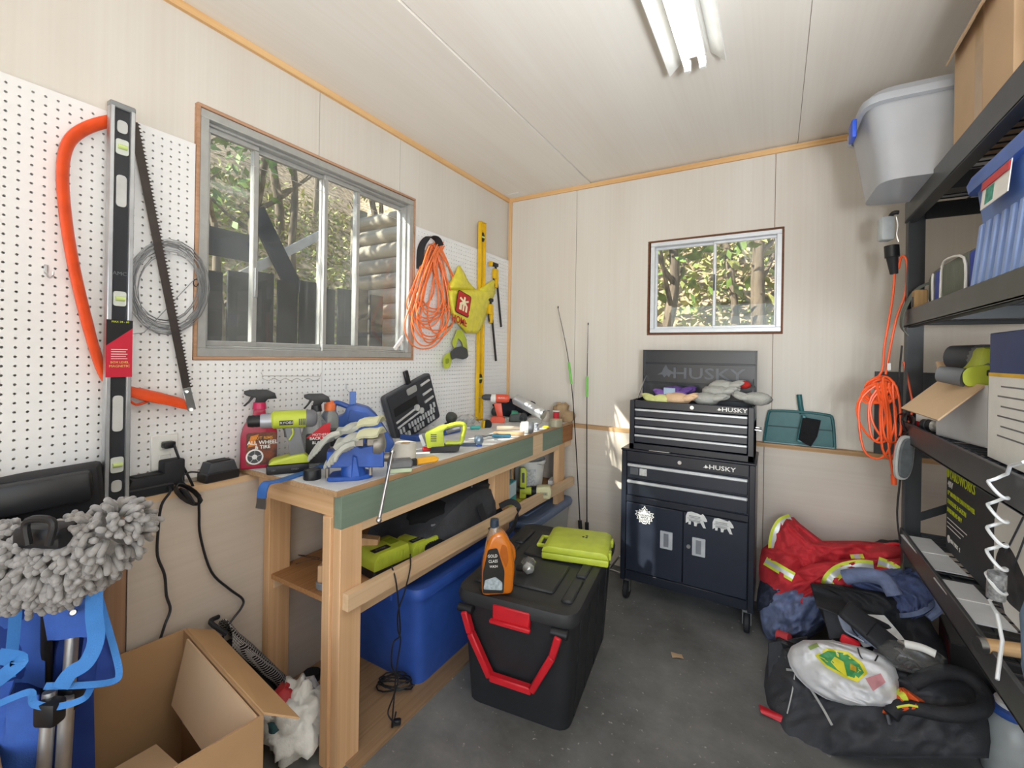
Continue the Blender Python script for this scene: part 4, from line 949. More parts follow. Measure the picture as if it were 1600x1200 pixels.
t.part('collar', MB().lathe([(.024,X(411)),(.026,X(413)),(.027,X(428))], 16, Matrix.Translation((0,0,Z(656))) @ rotm(0,90,0)), Q('collar_silver', 'a7a8b0', rough=.35, metal=.4))
t.part('chuck', MB().lathe([(.010,X(393)),(.020,X(395)),(.0225,X(402)),(.021,X(404)),(.0225,X(406)),(.021,X(411))], 16, Matrix.Translation((0,0,Z(656))) @ rotm(0,90,0)), BLACK)
t.part('accent', MB().tube([(X(455),-.030,Z(668)), (X(456),-.028,Z(676)), (X(451),-.021,Z(686))], .0035, 6, smooth=3), LIME)
bl = t.part('badge', MB().bb(X(437), X(456), -.0352, -.0335, Z(662), Z(655), .0005), INKK); t.text('badge_lettering', 'RYOBI', .013, front(X(446.5), -.0357, Z(658.5)), Q('grey_print', 'c9c9c4'), bl, sx=1.15)
for k in range(4): t.part('vent', MB().bb(X(464+k*2.6), X(465.4+k*2.6), -.0352, -.031, Z(663), Z(653)), DGREY)

# clear bottle with orange cap
p, rz, s = stand(514, 722); t = T('drink_bottle', 'clear plastic bottle with orange cap and black label behind the work gloves', 'bottle', p, rz)
h = 96*s; w_ = 14*s
t.part('bottle', MB().lathe([(w_*.8,0),(w_,h*.04),(w_,h*.55),(w_*.95,h*.62),(w_*1.02,h*.68),(w_*.85,h*.78),(w_*.5,h*.86),(w_*.45,h*.9)], 20), CLB)
t.part('label', MB().lathe([(w_*1.02,h*.28),(w_*1.02,h*.54)], 20, close=False), Q('label_black', '2b2b2d'))
t.part('cap', MB().lathe([(w_*.56,h*.84),(w_*.60,h*.86),(w_*.60,h*.95),(w_*.42,h*.96),(w_*.40,h*1.0)], 16), Q('cap_orange', 'ef7b45', rough=.4))

# blue blow-moulded case
p, rz, s = stand(572, 712); t = T('tool_case', 'blue plastic carrying case with handle standing behind the bench vise', 'tool case', p+Vector((-.04,.03,0)), rz)
s *= 1.03; X = lambda px: (px-572)*s; Z = lambda py: (712-py)*s
t.part('shell', MB().prism(rpoly([(X(526),Z(712)),(X(525),Z(655)),(X(541),Z(650)),(X(544),Z(638)),(X(556),Z(634)),(X(576),Z(640)),(X(588),Z(652)),(X(616),Z(697)),(X(606),Z(712))], .012, 3), -.045, .045, b=.014, seg=2), BLUE)
t.part('handle', MB().tube([(X(527),0,Z(656)), (X(525),0,Z(640)), (X(530),0,Z(633)), (X(548),0,Z(640))], .012, 8, smooth=4), BLUE)
t.part('latch', MB().bb(X(548), X(557), -.012, .012, Z(636), Z(616), .002), Q('latch_blue', '4f74bd', rough=.4))
t.part('panel', MB().prism(rpoly([(X(546),Z(660)),(X(549),Z(642)),(X(574),Z(646)),(X(582),Z(660))], .006, 3), -.052, -.044, b=.004), BLUE)

# bench vise
VB = Q('vise_blue', '2b56ab', rough=.4, var=.2, scale=25); VS = Q('vise_bare_steel', '8f8a83', rough=.4, metal=.7, var=.3)
p, rz, s = stand(545, 752); p = p+Vector((-math.sin(rz), math.cos(rz), 0))*.04; s *= 1.02; t = T('bench_vise', 'blue bench vise with long steel handle on the front corner of the bench', 'vise', p, rz)
X = lambda px: (px-545)*s; Z = lambda py: (752-py)*s
t.part('base', MB().prism(rpoly([(X(512),-.035),(X(560),-.045),(X(582),-.015),(X(575),.06),(X(520),.06)], .02, 4), 0, .016, VPR, b=.003), VB)
t.part('swivel', MB().cyl((X(552),0,.012), (X(550),0,Z(728)), .044, .038, 18), VB)
for q in (514, 577): t.part('clamp_bolt', MB().cyl((X(q),-.02,.012), (X(q),-.02,.046), .007), VS)
t.part('body', MB().prism(rpoly([(X(513),Z(730)),(X(597),Z(735)),(X(597),Z(700)),(X(585),Z(697)),(X(560),Z(702)),(X(552),Z(692)),(X(535),Z(692)),(X(530),Z(708)),(X(513),Z(706))], .006, 3), -.036, .036, b=.005), VB)
t.part('rib', MB().prism([(X(548),Z(752)+.012),(X(562),Z(752)+.012),(X(556),Z(715)),(X(550),Z(712))], -.045, .03, b=.004), VB)
for a, b in ((549, 566), (570, 590)): t.part('jaw', MB().bb(X(a), X(b), -.040, .040, Z(700), Z(688), .003), VS)
t.part('anvil', MB().lathe([(.012,X(578)),(.045,X(580)),(.048,X(590)),(.040,X(597)),(.015,X(600))], 20, Matrix.Translation((0,.0,Z(700))) @ rotm(0,90,0)), VS)
t.part('screw', MB().cyl((X(590),0,Z(722)), (X(612),0,Z(722)), .017, n=14), VS)
a = Vector((X(610),-.02,Z(712))); b = Vector((X(587),-.16,Z(752)-.105))
hd = t.part('handle', MB().cyl(a, b, .0065, n=10), STEEL)
for q in (a, b): t.part('handle_knob', MB().ell(q, (.010,.010,.010), 10, 6), STEEL, hd)

# work gloves: one hand each, fingers drooping
def glove(name, lab, o, palm, cuff, fingers, gm, cm, grp, fr=.0095):
    t = T(name, lab, 'glove', o, 0, grp)
    pa, pb = palm
    side = (pb-pa).cross(Vector((0,0,1))).normalized()
    t.part('palm', MB().grid(8, 8, lambda u, v: pa.lerp(pb, v)+side*((u-.5)*.085)+Vector((0,0,.016*math.sin(math.pi*u)+.004*math.sin(v*9+u*5))), .016), gm, world=True)
    for k, f in enumerate(fingers): t.part('finger', MB().tube(f, [fr, fr*1.05, fr, fr*.9, fr*.55], 8, smooth=4), gm, world=True)
    ca, cb = cuff
    t.part('cuff', MB().grid(10, 5, lambda u, v: ca.lerp(cb, v)+side*((u-.5)*(.085+.02*v))+Vector((0,0,.020*math.sin(math.pi*u)+.003*math.sin(v*6))), .010), cm, world=True)
GL = Q('glove_grey_leather', 'b4b5ac', rough=.8, var=.15, bump=.3); GC = Q('glove_cream_cuff', 'c9c8a6', rough=.8, var=.1, bump=.3); GK = Q('glove_black_lining', '2a2a2c', rough=.9)
V3 = lambda px, py, dep: CAM + ray(px, py)*dep
dv = (onZ(545,752,ZT)-CAM).dot(fw)
for q, (dy, dd, lab) in enumerate(((0, .04, 'grey leather work glove lying uppermost on the bench vise'), (17, -.03, 'grey leather work glove lying undermost on the bench vise'))):
    D_ = dv+dd
    A_, B_, C_ = V3(528,676+dy,D_), V3(562,664+dy,D_), V3(596,656+dy*1.1,D_+.02)
    fs = [[V3(532-4*k,676+dy+3*k,D_-.05+.028*k), V3(516-5*k,681+dy+4*k,D_-.05+.028*k), V3(503-5*k,694+dy+5*k,D_-.05+.028*k), V3(494-4*k+6*q,708+dy*.8+4*k,D_-.05+.028*k)] for k in range(4)]
    if q: fs = [[x_+RT*.05 for x_ in f] for f in fs]
    glove('work_glove', lab, V3(540,700+dy,D_), (A_, B_), (B_, C_), fs, GL, GC, 'work gloves on the vise')

# flat bar, black cap
t = T('pry_bar', 'blue flat pry bar hanging its hooked end over the bench end', 'pry bar', onZ(470, 745, ZT))
PB = [onZ(508,727,ZT+.004), onZ(480,737,ZT+.004), onZ(450,747,ZT+.004), onZ(433,752,ZT+.004)]; e = PB[-1]
t.part('bar', MB().strip(spline(PB+[e+Vector((-.004,-.035,.0)), e+Vector((-.004,-.048,-.02)), e+Vector((-.004,-.050,-.045))], 5), (1,.35,0), .034, .005), Q('pry_bar_blue', '3a6bb5', rough=.45, var=.2), world=True)
t.part('hook_end', MB().strip([e+Vector((-.004,-.050,-.043)), e+Vector((-.004,-.051,-.062)), e+Vector((-.004,-.054,-.08))], (1,.35,0), .036, .004), STEEL, world=True)
p, rz, s = stand(488, 748); t = T('bottle_cap', 'short black ribbed cap standing on the bench in front of the vise', 'cap', p, rz)
t.part('shell', MB().lathe([(.0001,.030),(.026,.030),(.028,.034),(.029,.032),(.030,.004),(.029,0),(.0001,0)], 24, close=False), BLACK); t.part('inside', MB().cyl((0,0,.0305),(0,0,.031), .024, n=20), DGREY)
p, rz, s = stand(507, 727); single('tape_dispenser', 'small translucent green dispenser beside the vise', 'dispenser', MB().prism(rpoly([(-.022,0),(.022,0),(.018,.022),(-.010,.026)], .006, 3), -.012, .012, b=.003), Q('green_translucent', '5fb48c', rough=.25, trans=.4), p, rz)

# open socket set leaning on the pegboard
A, B, C, D = onX(605,605,.045), onX(669,599,.045), onZ(688,665,ZT+.014), onZ(621,683,ZT+.014)   # tl tr br bl
ex = (B-A).normalized(); ez = ((A+B)/2-(C+D)/2).normalized(); ex = (ex-ez*ez.dot(ex)).normalized(); ey = ez.cross(ex)   # ey: away from viewer
Wc = ((B-A).length+(C-D).length)/4; Hc = ((A-D).length+(B-C).length)/2; ctr = (C+D)/2
M = Matrix.Translation(ctr) @ Matrix((ex, ey, ez)).transposed().to_4x4()
t = T('socket_set', 'open black socket set case leaning against the pegboard', 'socket set', ctr)
SK = Q('case_grey', '4a4c51', rough=.55); CHR = Q('satin_chrome', 'd6d8d6', rough=.4, metal=.35)
def sp(n, mb, m, par=None): 
    mb.v = [tuple(M @ Vector(v)) for v in mb.v]; return t.part(n, mb, m, par, world=True)
cs = sp('case', MB().prism(rrect(-Wc, Wc, 0, Hc, .02), .0, .035, b=.004), SK)
tr = sp('tray', MB().prism(rrect(-Wc+.012, Wc-.012, .01, Hc-.012, .012), -.006, .004, b=.002), Q('tray_black', '323439', rough=.6))
sp('carry_loop', MB().bb(-.012, .02, -.004, .012, Hc-.002, Hc+.075, .003), BLACK)
sp('badge', MB().prism(rrect(-.035, .045, Hc*.80, Hc*.93, .012), -.009, -.005), Q('badge_silver', 'b6b8b6', rough=.35, metal=.5))
sp('handle_recess', MB().bb(-Wc+.03, .03, -.0075, -.004, Hc*.55, Hc*.72, .004), Q('recess_black', '141518', rough=.6))
for k, (za, L, hx) in enumerate(((.44, .50, .30), (.335, .58, .52))):
    r_ = sp('ratchet', MB().cyl((-Wc+.025, -.010, Hc*za), (-Wc+.025+2*Wc*L*.86, -.010, Hc*(za+.05)), .0060, n=8), CHR)
    c_ = (-Wc+.025+2*Wc*L*.9, -.010, Hc*(za+.055)); sp('ratchet_head', MB().cyl((c_[0],-.018,c_[2]), (c_[0],-.002,c_[2]), .018, n=14), CHR, r_)
for za in (.86, .66, .50): sp('extension', MB().cyl((Wc*.42, -.010, Hc*za), (Wc*.82, -.010, Hc*(za+.02)), .0075, n=8), CHR)
for row, (za, n_, x0) in enumerate(((.20, 13, -.80), (.07, 12, -.76), (.30, 2, .62))):
    for k in range(n_):
        if row == 0 and k == 2 or row == 1 and k in (3, 8): continue
        x_ = Wc*(x0+k*.125 if row < 2 else x0+k*.16); sp('socket', MB().cyl((x_, -.010, Hc*za), (x_+.001, -.010, Hc*za+.028), .0062+.0008*(k%3), n=8), CHR)
M = Matrix.Translation(ctr+Vector((.035,-.02,-.012))) @ rotm(0,0,math.degrees(math.atan2(ex.y, ex.x)))
sp('lower_half', MB().bb(-Wc, Wc, -.12, -.005, 0, .012, .004).bb(-Wc, Wc, -.125, -.117, 0, .028, .003).bb(-Wc, -Wc+.008, -.12, -.005, 0, .028, .003), Q('case_blue_edge', '33559f', rough=.5))

p, rz, s = stand(612, 678); t = T('squeeze_bottle', 'white squeeze bottle half hidden behind the socket set', 'bottle', p+Vector((-.05,.03,0)), rz)
t.part('bottle', MB().lathe([(.024,0),(.026,.006),(.026,.10),(.020,.13),(.010,.14)], 16), WHITE); t.part('cap', MB().lathe([(.010,.138),(.008,.16),(.004,.168)], 10), WHITE)
p, rz, s = stand(694, 662); t = T('paper_cup', 'white and mint green paper cup beside the socket set', 'cup', p+Vector((-.03,.05,0)), rz)
t.part('cup', MB().lathe([(.024,0),(.034,.115),(.036,.118),(.032,.115),(.022,.004)], 20, close=False), WHITE)
t.part('sleeve', MB().lathe([(.0247,.004),(.0312,.074)], 20, close=False), Q('mint_green', '7fc8b0', rough=.5)); t.part('sleeve_print', MB().bb(-.012, .012, -.0305, -.0290, .042, .045), DGREY)

# lime compact saw
p, rz, s = stand(690, 706); t = T('cordless_saw', 'lime cordless saw lying on its battery at the middle of the bench', 'cordless saw', p, rz)
X = lambda px: (px-690)*s; Z = lambda py: (706-py)*s
t.part('battery', MB().prism(rpoly([(X(672),0),(X(716),Z(703)),(X(718),Z(694)),(X(674),Z(696))], .004, 3), -.035, .035, b=.004), BLACK)
t.part('body', MB().prism(rpoly([(X(668),Z(698)),(X(694),Z(696)),(X(692),Z(672)),(X(700),Z(664)),(X(688),Z(665)),(X(664),Z(676))], .006, 3), -.03, .03, b=.009, seg=2), LIME)
t.part('nose', MB().prism(rpoly([(X(656),Z(677)),(X(666),Z(675)),(X(672),Z(696)),(X(662),Z(694))], .005, 3), -.026, .026, b=.007, seg=2), DG)
t.part('shoe', MB().prism([(X(655),Z(679)),(X(659),Z(677)),(X(666),Z(693)),(X(661),Z(695))], -.030, .030), ALU)
t.part('handle', MB().tube([(X(694),0,Z(668)), (X(710),0,Z(663)), (X(722),0,Z(663)), (X(725),0,Z(668)), (X(722),0,Z(682)), (X(718),0,Z(692)), (X(696),0,Z(692))], .011, 8, smooth=4), LIME)
t.part('grip', MB().tube([(X(697),-.004,Z(675)), (X(709),-.004,Z(671)), (X(718),-.004,Z(669))], .010, 8, smooth=3), DG)
for k in range(4): t.part('vent', MB().bb(X(673), X(682), -.0312, -.028, Z(678+k*3.2), Z(676.6+k*3.2)), DGREY)

# tape, tin, knife and small things at the front edge
p, rz, s = stand(633, 714); t = T('tape_roll', 'white roll of masking tape standing beside the bench vise', 'tape roll', p, rz)
t.part('tape', MB().lathe([(.022,0),(.046,0),(.046,.062),(.022,.062),(.022,0)], 26, close=False), Q('masking_tape', 'dcd7cd', rough=.7)); t.part('core', MB().lathe([(.0225,.001),(.0205,.001),(.0205,.061),(.0225,.061)], 20, close=False), KRAFT)
p, rz, s = stand(625, 736); t = T('sanding_block', 'grey sanding block with pale green foam at the front bench edge', 'sanding block', p, rz+.1)
t.part('foam', MB().bb(-.045, .042, -.03, .03, 0, .016, .003), Q('pale_green_foam', 'b9c6a8', rough=.9)); t.part('plate', MB().bb(-.047, .045, -.031, .031, .016, .045, .006), GREY)
p, rz, s = stand(660, 727); t = T('utility_knife', 'yellow utility knife with black end at the front bench edge', 'utility knife', p, rz+.25)
t.part('handle', MB().prism(rpoly([(-.025,.004),(.06,.010),(.068,.026),(.05,.034),(-.025,.030)], .008, 3), -.012, .012, b=.005), Q('knife_yellow', 'e8a92a', rough=.4))
t.part('nose', MB().prism(rpoly([(-.062,.004),(-.024,.003),(-.024,.031),(-.062,.026)], .004, 3), -.011, .011, b=.004), BLACK)
p, rz, s = stand(670, 705); t = T('screwdriver', 'short red screwdriver lying behind the yellow utility knife', 'screwdriver', p, rz+.2)
t.part('handle', MB().lathe([(.006,-.03),(.011,-.026),(.010,0),(.012,.022),(.006,.03)], 10, Matrix.Translation((0,0,.012)) @ rotm(0,90,0)), RED); t.part('shaft', MB().cyl((-.03,0,.012), (-.085,.01,.009), .003, n=8), STEEL)
p, rz, s = stand(640, 690); t = T('paper_sheet', 'white sheet of instructions under the tape and lime saw', 'paper', p, rz)
t.part('sheet', MB().grid(6, 6, lambda u, v: (-.07+.14*u, -.03+.10*v, .003+.004*math.sin(u*4+v*3)), .001), PAPER)
# sander behind
p, rz, s = stand(708, 667); t = T('palm_sander', 'dark green palm sander behind the lime cordless saw', 'sander', p+Vector((-.05,.04,0)), rz)
t.part('pad', MB().bb(-.04, .04, -.04, .04, 0, .02, .004), BLACK); t.part('body', MB().ell((0,0,.05), (.042,.038,.036), 14, 8), Q('dark_olive', '4a4d48', rough=.5))
p, rz, s = stand(730, 668); t = T('parts_bag', 'clear plastic bag of grey hardware on the bench', 'bag', p+Vector((-.03,.03,0)), rz)
t.part('film', MB().ell((0,0,.035), (.075,.05,.036), 18, 10, warp=crumple(4,.35)), CLEAR)
for k in range(5): t.part('fitting', MB().cyl((-.045+.022*k, -.01+.01*(k%2), .022), (-.035+.022*k, .008, .042), .009, n=8), ALU)
p, rz, s = stand(742, 671); t = T('screwdriver', 'teal handled screwdriver lying beside the bag of hardware', 'screwdriver', p, rz+.25)
t.part('handle', MB().lathe([(.006,-.03),(.012,-.024),(.010,0),(.012,.026),(.006,.034)], 10, Matrix.Translation((0,0,.012)) @ rotm(0,90,0)), Q('teal_plastic', '56b3ad', rough=.35)); t.part('shaft', MB().cyl((-.03,0,.012), (-.12,.01,.008), .003, n=8), STEEL)
p, rz, s = stand(760, 668); t = T('tape_measure', 'black and yellow tape measure beside the orange drill', 'tape measure', p, rz+.4)
t.part('case', MB().prism(rpoly([(-.03,0),(.03,0),(.032,.03),(.015,.05),(-.025,.045)], .012, 3), -.018, .018, b=.005), BLACK); t.part('band', MB().prism([(-.0305,0),(-.02,0),(-.016,.046),(-.026,.044)], -.0185, .0185), YELLOW)
p, rz, s = stand(748, 697); t = T('trailer_ball', 'steel ball on a blue-grey base at the front bench edge', 'ball', p, rz)
t.part('base', MB().cyl((0,0,0), (0,0,.010), .017, n=14), BLUE); t.part('ball', MB().ell((0,0,.030), (.024,.024,.024), 18, 12), Q('blue_steel_ball', '8ea2b4', rough=.3, metal=.6))
p, rz, s = stand(733, 697); t = T('flat_file', 'dark flat file with steel tip lying along the front bench edge', 'file', p, rz-.02)
t.part('blade', MB().bb(-.055, .035, -.012, .012, 0, .014, .002), Q('file_blue_grey', '3d4a5e', rough=.5)); t.part('tip', MB().bb(.035, .062, -.010, .010, 0, .013, .002), STEEL)
p, rz, s = stand(757, 686); t = T('ball_hammer', 'small hammer with steel shaft pointing back across the bench', 'hammer', p, rz)
t.part('shaft', MB().cyl((-.03,-.02,.010), (.07,.10,.012), .005, n=8), STEEL); t.part('head', MB().cyl((-.045,-.005,.012), (-.015,-.036,.012), .012, n=12), STEEL)
p, rz, s = stand(772, 684); t = T('chisel', 'blue handled chisel lying on the bench', 'chisel', p, rz+.02)
t.part('handle', MB().lathe([(.007,-.01),(.010,0),(.009,.05),(.011,.085),(.006,.092)], 10, Matrix.Translation((0,0,.011)) @ rotm(0,90,0)), Q('chisel_teal', '3f7f9a', rough=.4)); t.part('blade', MB().bb(-.075, -.008, -.007, .007, .008, .012), DGREY)
p, rz, s = stand(797, 681); t = T('wood_dowel', 'pale wooden dowel with split end at the front bench edge', 'dowel', p, rz-.06)
t.part('dowel', MB().cyl((-.095,0,.012), (.075,0,.012), .011, .013, 12), wood_mat('dowel_wood', srgb('cbb190'), srgb('a9875f'), 0)); t.part('split_end', MB().bb(.074, .079, -.009, .009, .001, .026, .001), PLYE)
p, rz, s = stand(822, 677); t = T('rubber_mallet', 'white headed mallet with grey cap and pale wooden handle', 'mallet', p, rz)
t.part('handle', MB().cyl((-.17,.03,.024), (-.025,0,.028), .013, .011, 10), wood_mat('handle_pale', srgb('e0d2c0'), srgb('c9b59c'), 0)); t.part('head', MB().lathe([(.020,-.036),(.034,-.03),(.035,.0),(.034,.012)], 18, Matrix.Translation((0,0,.035)) @ rotm(0,90,0)), WHITE)
t.part('cap', MB().lathe([(.0345,.012),(.035,.030),(.028,.042),(.012,.046)], 18, Matrix.Translation((0,0,.035)) @ rotm(0,90,0)), Q('ribbed_grey', '86888c', rough=.4, metal=.4))
p, rz, s = stand(838, 672); single('hose_fitting', 'small chrome hose fitting beside the white mallet head', 'fitting', MB().lathe([(.010,0),(.018,.002),(.018,.016),(.014,.02),(.016,.04),(.010,.044)], 14), Q('chrome_pale', 'cfd6e4', rough=.25, metal=.7), p, rz)
p, rz, s = stand(775, 688); single('hex_nut', 'single steel hex nut lying on the white bench top', 'nut', MB().lathe([(.004,0),(.009,0),(.009,.007),(.004,.007),(.004,0)], 6, close=False), STEEL, p, rz)

# orange drill and what lies behind it
p, rz, s = stand(780, 660); t = T('cordless_drill', 'orange and white cordless drill at the far end of the bench', 'cordless drill', p, rz)
X = lambda px: (px-780)*s; Z = lambda py: (660-py)*s
OR = Q('drill_orange', 'e0573c', rough=.4)
t.part('battery', MB().prism(rpoly([(X(765),0),(X(788),0),(X(789),Z(653)),(X(784),Z(650)),(X(768),Z(651))], .004, 3), -.034, .034, b=.005), OR)
t.part('handle', MB().prism(rpoly([(X(777),Z(652)),(X(786),Z(652)),(X(783),Z(630)),(X(771),Z(630))], .004, 3), -.016, .016, b=.006, seg=2), OR)
t.part('motor_housing', MB().lathe([(.020,X(767)),(.028,X(770)),(.029,X(790)),(.022,X(795)),(.008,X(796))], 16, Matrix.Translation((0,0,Z(622.5))) @ rotm(0,90,0)), OR)
t.part('gear_housing', MB().lathe([(.022,X(766)),(.0285,X(768)),(.030,X(774))], 16, Matrix.Translation((0,0,Z(622.5))) @ rotm(0,90,0)), WHITE)
t.part('chuck', MB().lathe([(.006,X(752)),(.016,X(754)),(.021,X(758)),(.021,X(767))], 14, Matrix.Translation((0,0,Z(621))) @ rotm(0,90,0)), DGREY)
t.part('bit', MB().cyl((X(746),0,Z(621)), (X(753),0,Z(621)), .003, n=6), STEEL); t.text('badge_lettering', 'BLACK', .014, front(X(783), -.0292, Z(621)), INKW)
p, rz, s = stand(766, 652); t = T('ear_muffs', 'black ear muffs lying in front of the pegboard corner', 'ear muffs', p+Vector((-.05,.06,0)), rz)
t.part('ear_cup', MB().ell((-.04,0,.035), (.026,.034,.036), 14, 8), BLACK); t.part('ear_cup', MB().ell((.045,-.05,.035), (.03,.03,.036), 14, 8), Q('dark_olive', '4a4d48')); t.part('headband', MB().tube([(-.04,0,.07),(-.02,-.01,.09),(.02,-.03,.09),(.045,-.05,.07)], .007, 8, smooth=4), BLACK)
p, rz, s = stand(815, 652); t = T('dark_jacket', 'bundled dark navy cloth at the far end of the bench', 'cloth', p+Vector((-.09,.02,0)), rz)
t.part('bundle', MB().ell((-.045,0,.06), (.085,.07,.075), 20, 12, warp=crumple(7,.35)), Q('navy_fabric', '20232e', rough=.95, bump=.3)); t.part('fold', MB().ell((.08,0,.06), (.11,.06,.055), 20, 12, warp=crumple(9,.4)), MATS['navy_fabric'])
p, rz, s = stand(812, 660); t = T('belt_sander', 'dark green sander lying behind the white mallet', 'sander', p+Vector((-.03,.02,0)), rz)
t.part('body', MB().prism(rpoly([(-.06,.0),(.05,0),(.055,.03),(.02,.06),(-.05,.05)], .012, 3), -.03, .03, b=.008), Q('sander_green_grey', '4f5753', rough=.5)); t.part('top_grip', MB().prism(rpoly([(-.045,.045),(.01,.05),(-.0,.072),(-.04,.075)], .006, 3), -.02, .02, b=.006), Q('teal_dark', '2f8c6a', rough=.45)); t.part('belt', MB().cyl((.04,-.03,.03), (.04,.03,.03), .028, n=14), BLACK)
p, rz, s = stand(832, 656); t = T('steel_flask', 'brushed steel flask lying tilted on the heap at the bench end', 'flask', p, rz)
a, b = V3(806,624,2.86), V3(849,648,2.76); t.part('flask', MB().cyl(a, b, .034, n=20), ALU, world=True); t.part('base_ring', MB().cyl(b, b+(b-a).normalized()*.006, .0345, .030, 20), STEEL, world=True); t.part('shoulder', MB().cyl(a, a-(b-a).normalized()*.012, .034, .022, 20), ALU, world=True)
p, rz, s = stand(835, 664); single('safety_goggles', 'clear safety goggles lying beside the mallet head', 'goggles', MB().ell((0,0,.025), (.05,.028,.026), 18, 10, warp=crumple(14,.2)), CLEAR, p, rz)
p, rz, s = stand(864, 660); t = T('thread_spool', 'spool of bright red thread standing at the far bench end', 'spool', p+Vector((0,.02,0)), rz)
t.part('thread', MB().cyl((.012,0,.012), (.012,0,.070), .020, n=16), Q('red_thread', 'cf2a3a', rough=.6)); 
for z_ in (.004, .072): t.part('flange', MB().cyl((.012,0,z_), (.012,0,z_+.008), .024, n=16), WHITE)
p, rz, s = stand(857, 660); t = T('paint_tin', 'small pale tin standing left of the red spool', 'tin', p+Vector((-.04,.04,0)), rz); t.part('can', MB().cyl((0,0,0), (0,0,.075), .026, n=18), Q('tin_cream', 'c9c3b4', rough=.4)); t.part('rim', MB().lathe([(.026,.072),(.0275,.075),(.0275,.079),(.022,.078)], 18), ALU)
p, rz, s = stand(868, 666); t = T('tape_roll', 'roll of clear packing tape in front of the red spool', 'tape roll', p, rz); t.part('tape', MB().lathe([(.036,0),(.044,0),(.044,.045),(.036,.045),(.036,0)], 24, close=False), Q('amber_tape', 'cfcab0', rough=.2, trans=.5)); t.part('core', MB().lathe([(.036,.0),(.033,.0),(.033,.045),(.036,.045)], 22, close=False), KRAFTL)
p, rz, s = stand(853, 669); single('ear_plugs', 'yellow foam ear plugs lying at the front edge near the corner', 'ear plugs', MB().ell((0,0,.008), (.024,.012,.009), 12, 6, warp=crumple(3,.3)), Q('bright_yellow_foam', 'e8d93a', rough=.8), p, rz)
p, rz, s = stand(884, 660); t = T('canvas_gloves', 'crumpled tan canvas gloves at the corner of the bench', 'gloves', p+Vector((-.03,.03,0)), rz); t.part('cuff', MB().ell((-.02,0,.07), (.055,.04,.06), 18, 12, warp=crumple(21,.4)), Q('tan_canvas', 'a98f6e', rough=.95, bump=.4)); t.part('palm', MB().ell((.03,-.01,.035), (.05,.04,.04), 16, 10, warp=crumple(22,.4)), MATS['tan_canvas'])
# ================================================================ under the bench and on the black tote
ZS = .511
def sh(px, py, z=ZS): return stand(px, py, z)
p, rz, s = sh(511, 906); t = T('wood_block', 'short pine offcut standing on the bench shelf with a grey strap round it', 'wood block', (.36, 1.09, ZS), .5)
t.part('block', MB().bb(-.022, .022, -.02, .02, 0, .085, .002), PINE); t.part('strap', MB().lathe([(.030,.0),(.034,.004),(.034,.022),(.030,.026)], 18, close=False), Q('grey_strap', '8a8d90', rough=.5, metal=.3))
single('wood_block', 'larger pine offcut leaning on the bench shelf behind the leg', 'wood block', MB().prism([(0,0),(.10,0),(.11,.12),(.02,.13)], -.02, .02), PINE, (.32, 1.24, ZS), .6)
t = T('bent_wire', 'thin rusty wire lying on the end of the bench shelf', 'wire', (.25, 1.10, ZS)); t.part('wire', MB().tube([onZ(462,881,ZS+.004), onZ(480,876,ZS+.03), onZ(500,872,ZS+.03), onZ(466,867,ZS+.03), onZ(505,876,ZS+.03)], .0018, 5, smooth=5), Q('rusty_wire', '5a4030', rough=.8), world=True)
single('plank_offcut', 'broad offcut of brown board leaning at the back of the bench shelf', 'board', MB().box((0,0,.11), (.02,.24,.22), (0,-12,0)), BRN, (.12, 1.40, ZS-.01))
def lcharger(px, py, lab, w_, d_, h_, rz_, z=ZS):
    p = onZ(px, py, z); t = T('battery_charger', lab, 'battery charger', p, rz_, group='lime chargers on the bench shelf')
    t.part('base', MB().box((0,0,h_*.22), (w_,d_,h_*.44), None, .006), BLACK)
    t.part('housing', MB().prism(rpoly([(-w_/2-.002,h_*.34),(w_/2+.002,h_*.34),(w_/2-.012,h_),(-w_/2+.022,h_),(-w_/2,h_*.75)], .008, 3), -d_/2-.002, d_/2+.002, b=.008, seg=2), LIME)
    b_ = t.part('badge', MB().bb(-w_*.42, w_*.02, -d_*.36, -d_*.12, h_+.0005, h_+.0018), INKK)
    t.text('badge_lettering', 'RYOBI', .016, basis((-w_*.2, -d_*.24, h_+.002), (1,0,0), (0,1,0)), GREY, b_)
    t.part('battery_port', MB().bb(w_*.10, w_*.34, -d_*.2, d_*.2, h_, h_+.002, .0005), Q('lime_dark', '8a9a1e'))
    for k in range(9): t.part('vent_rib', MB().bb(-w_*.38+k*w_*.085, -w_*.38+k*w_*.085+.004, -d_/2-.005, -d_/2+.004, h_*.42, h_*.80, .001), LIME)
    return t, p
t1, p1 = lcharger(598, 888, 'larger lime battery charger on the bench shelf, nearer the bench end', .175, .13, .098, R_(83))
t1.part('cord', MB().tube([onX(612,885,.575), onX(618,905,.61), onX(622,940,.61), onX(625,990,.61), onX(614,1005,.61), onX(612,1040,.61), onX(622,1062,.61), onX(614,1090,.62), onX(606,1115,.64), onX(618,1131,.66)], .003, 6, smooth=5), BLACK, world=True)
t2, p2 = lcharger(652, 866, 'smaller lime battery charger on the bench shelf, behind the larger one', .15, .12, .080, R_(83))
t2.part('cord', MB().tube([onX(641,866,.575), onX(641,888,.61), onX(632,925,.61), onX(622,955,.61), onX(622,985,.612), onX(626,1000,.61), onX(620,1040,.61), onX(617,1075,.61), Vector((.60,1.20,.016)), Vector((.56,1.26,.014))], .003, 6, smooth=5), BLACK, world=True)
t = T('cord_coil', 'black power cord coiled on the floor against the blue tote', 'cord', onZ(615, 1085, .01)); pts = []
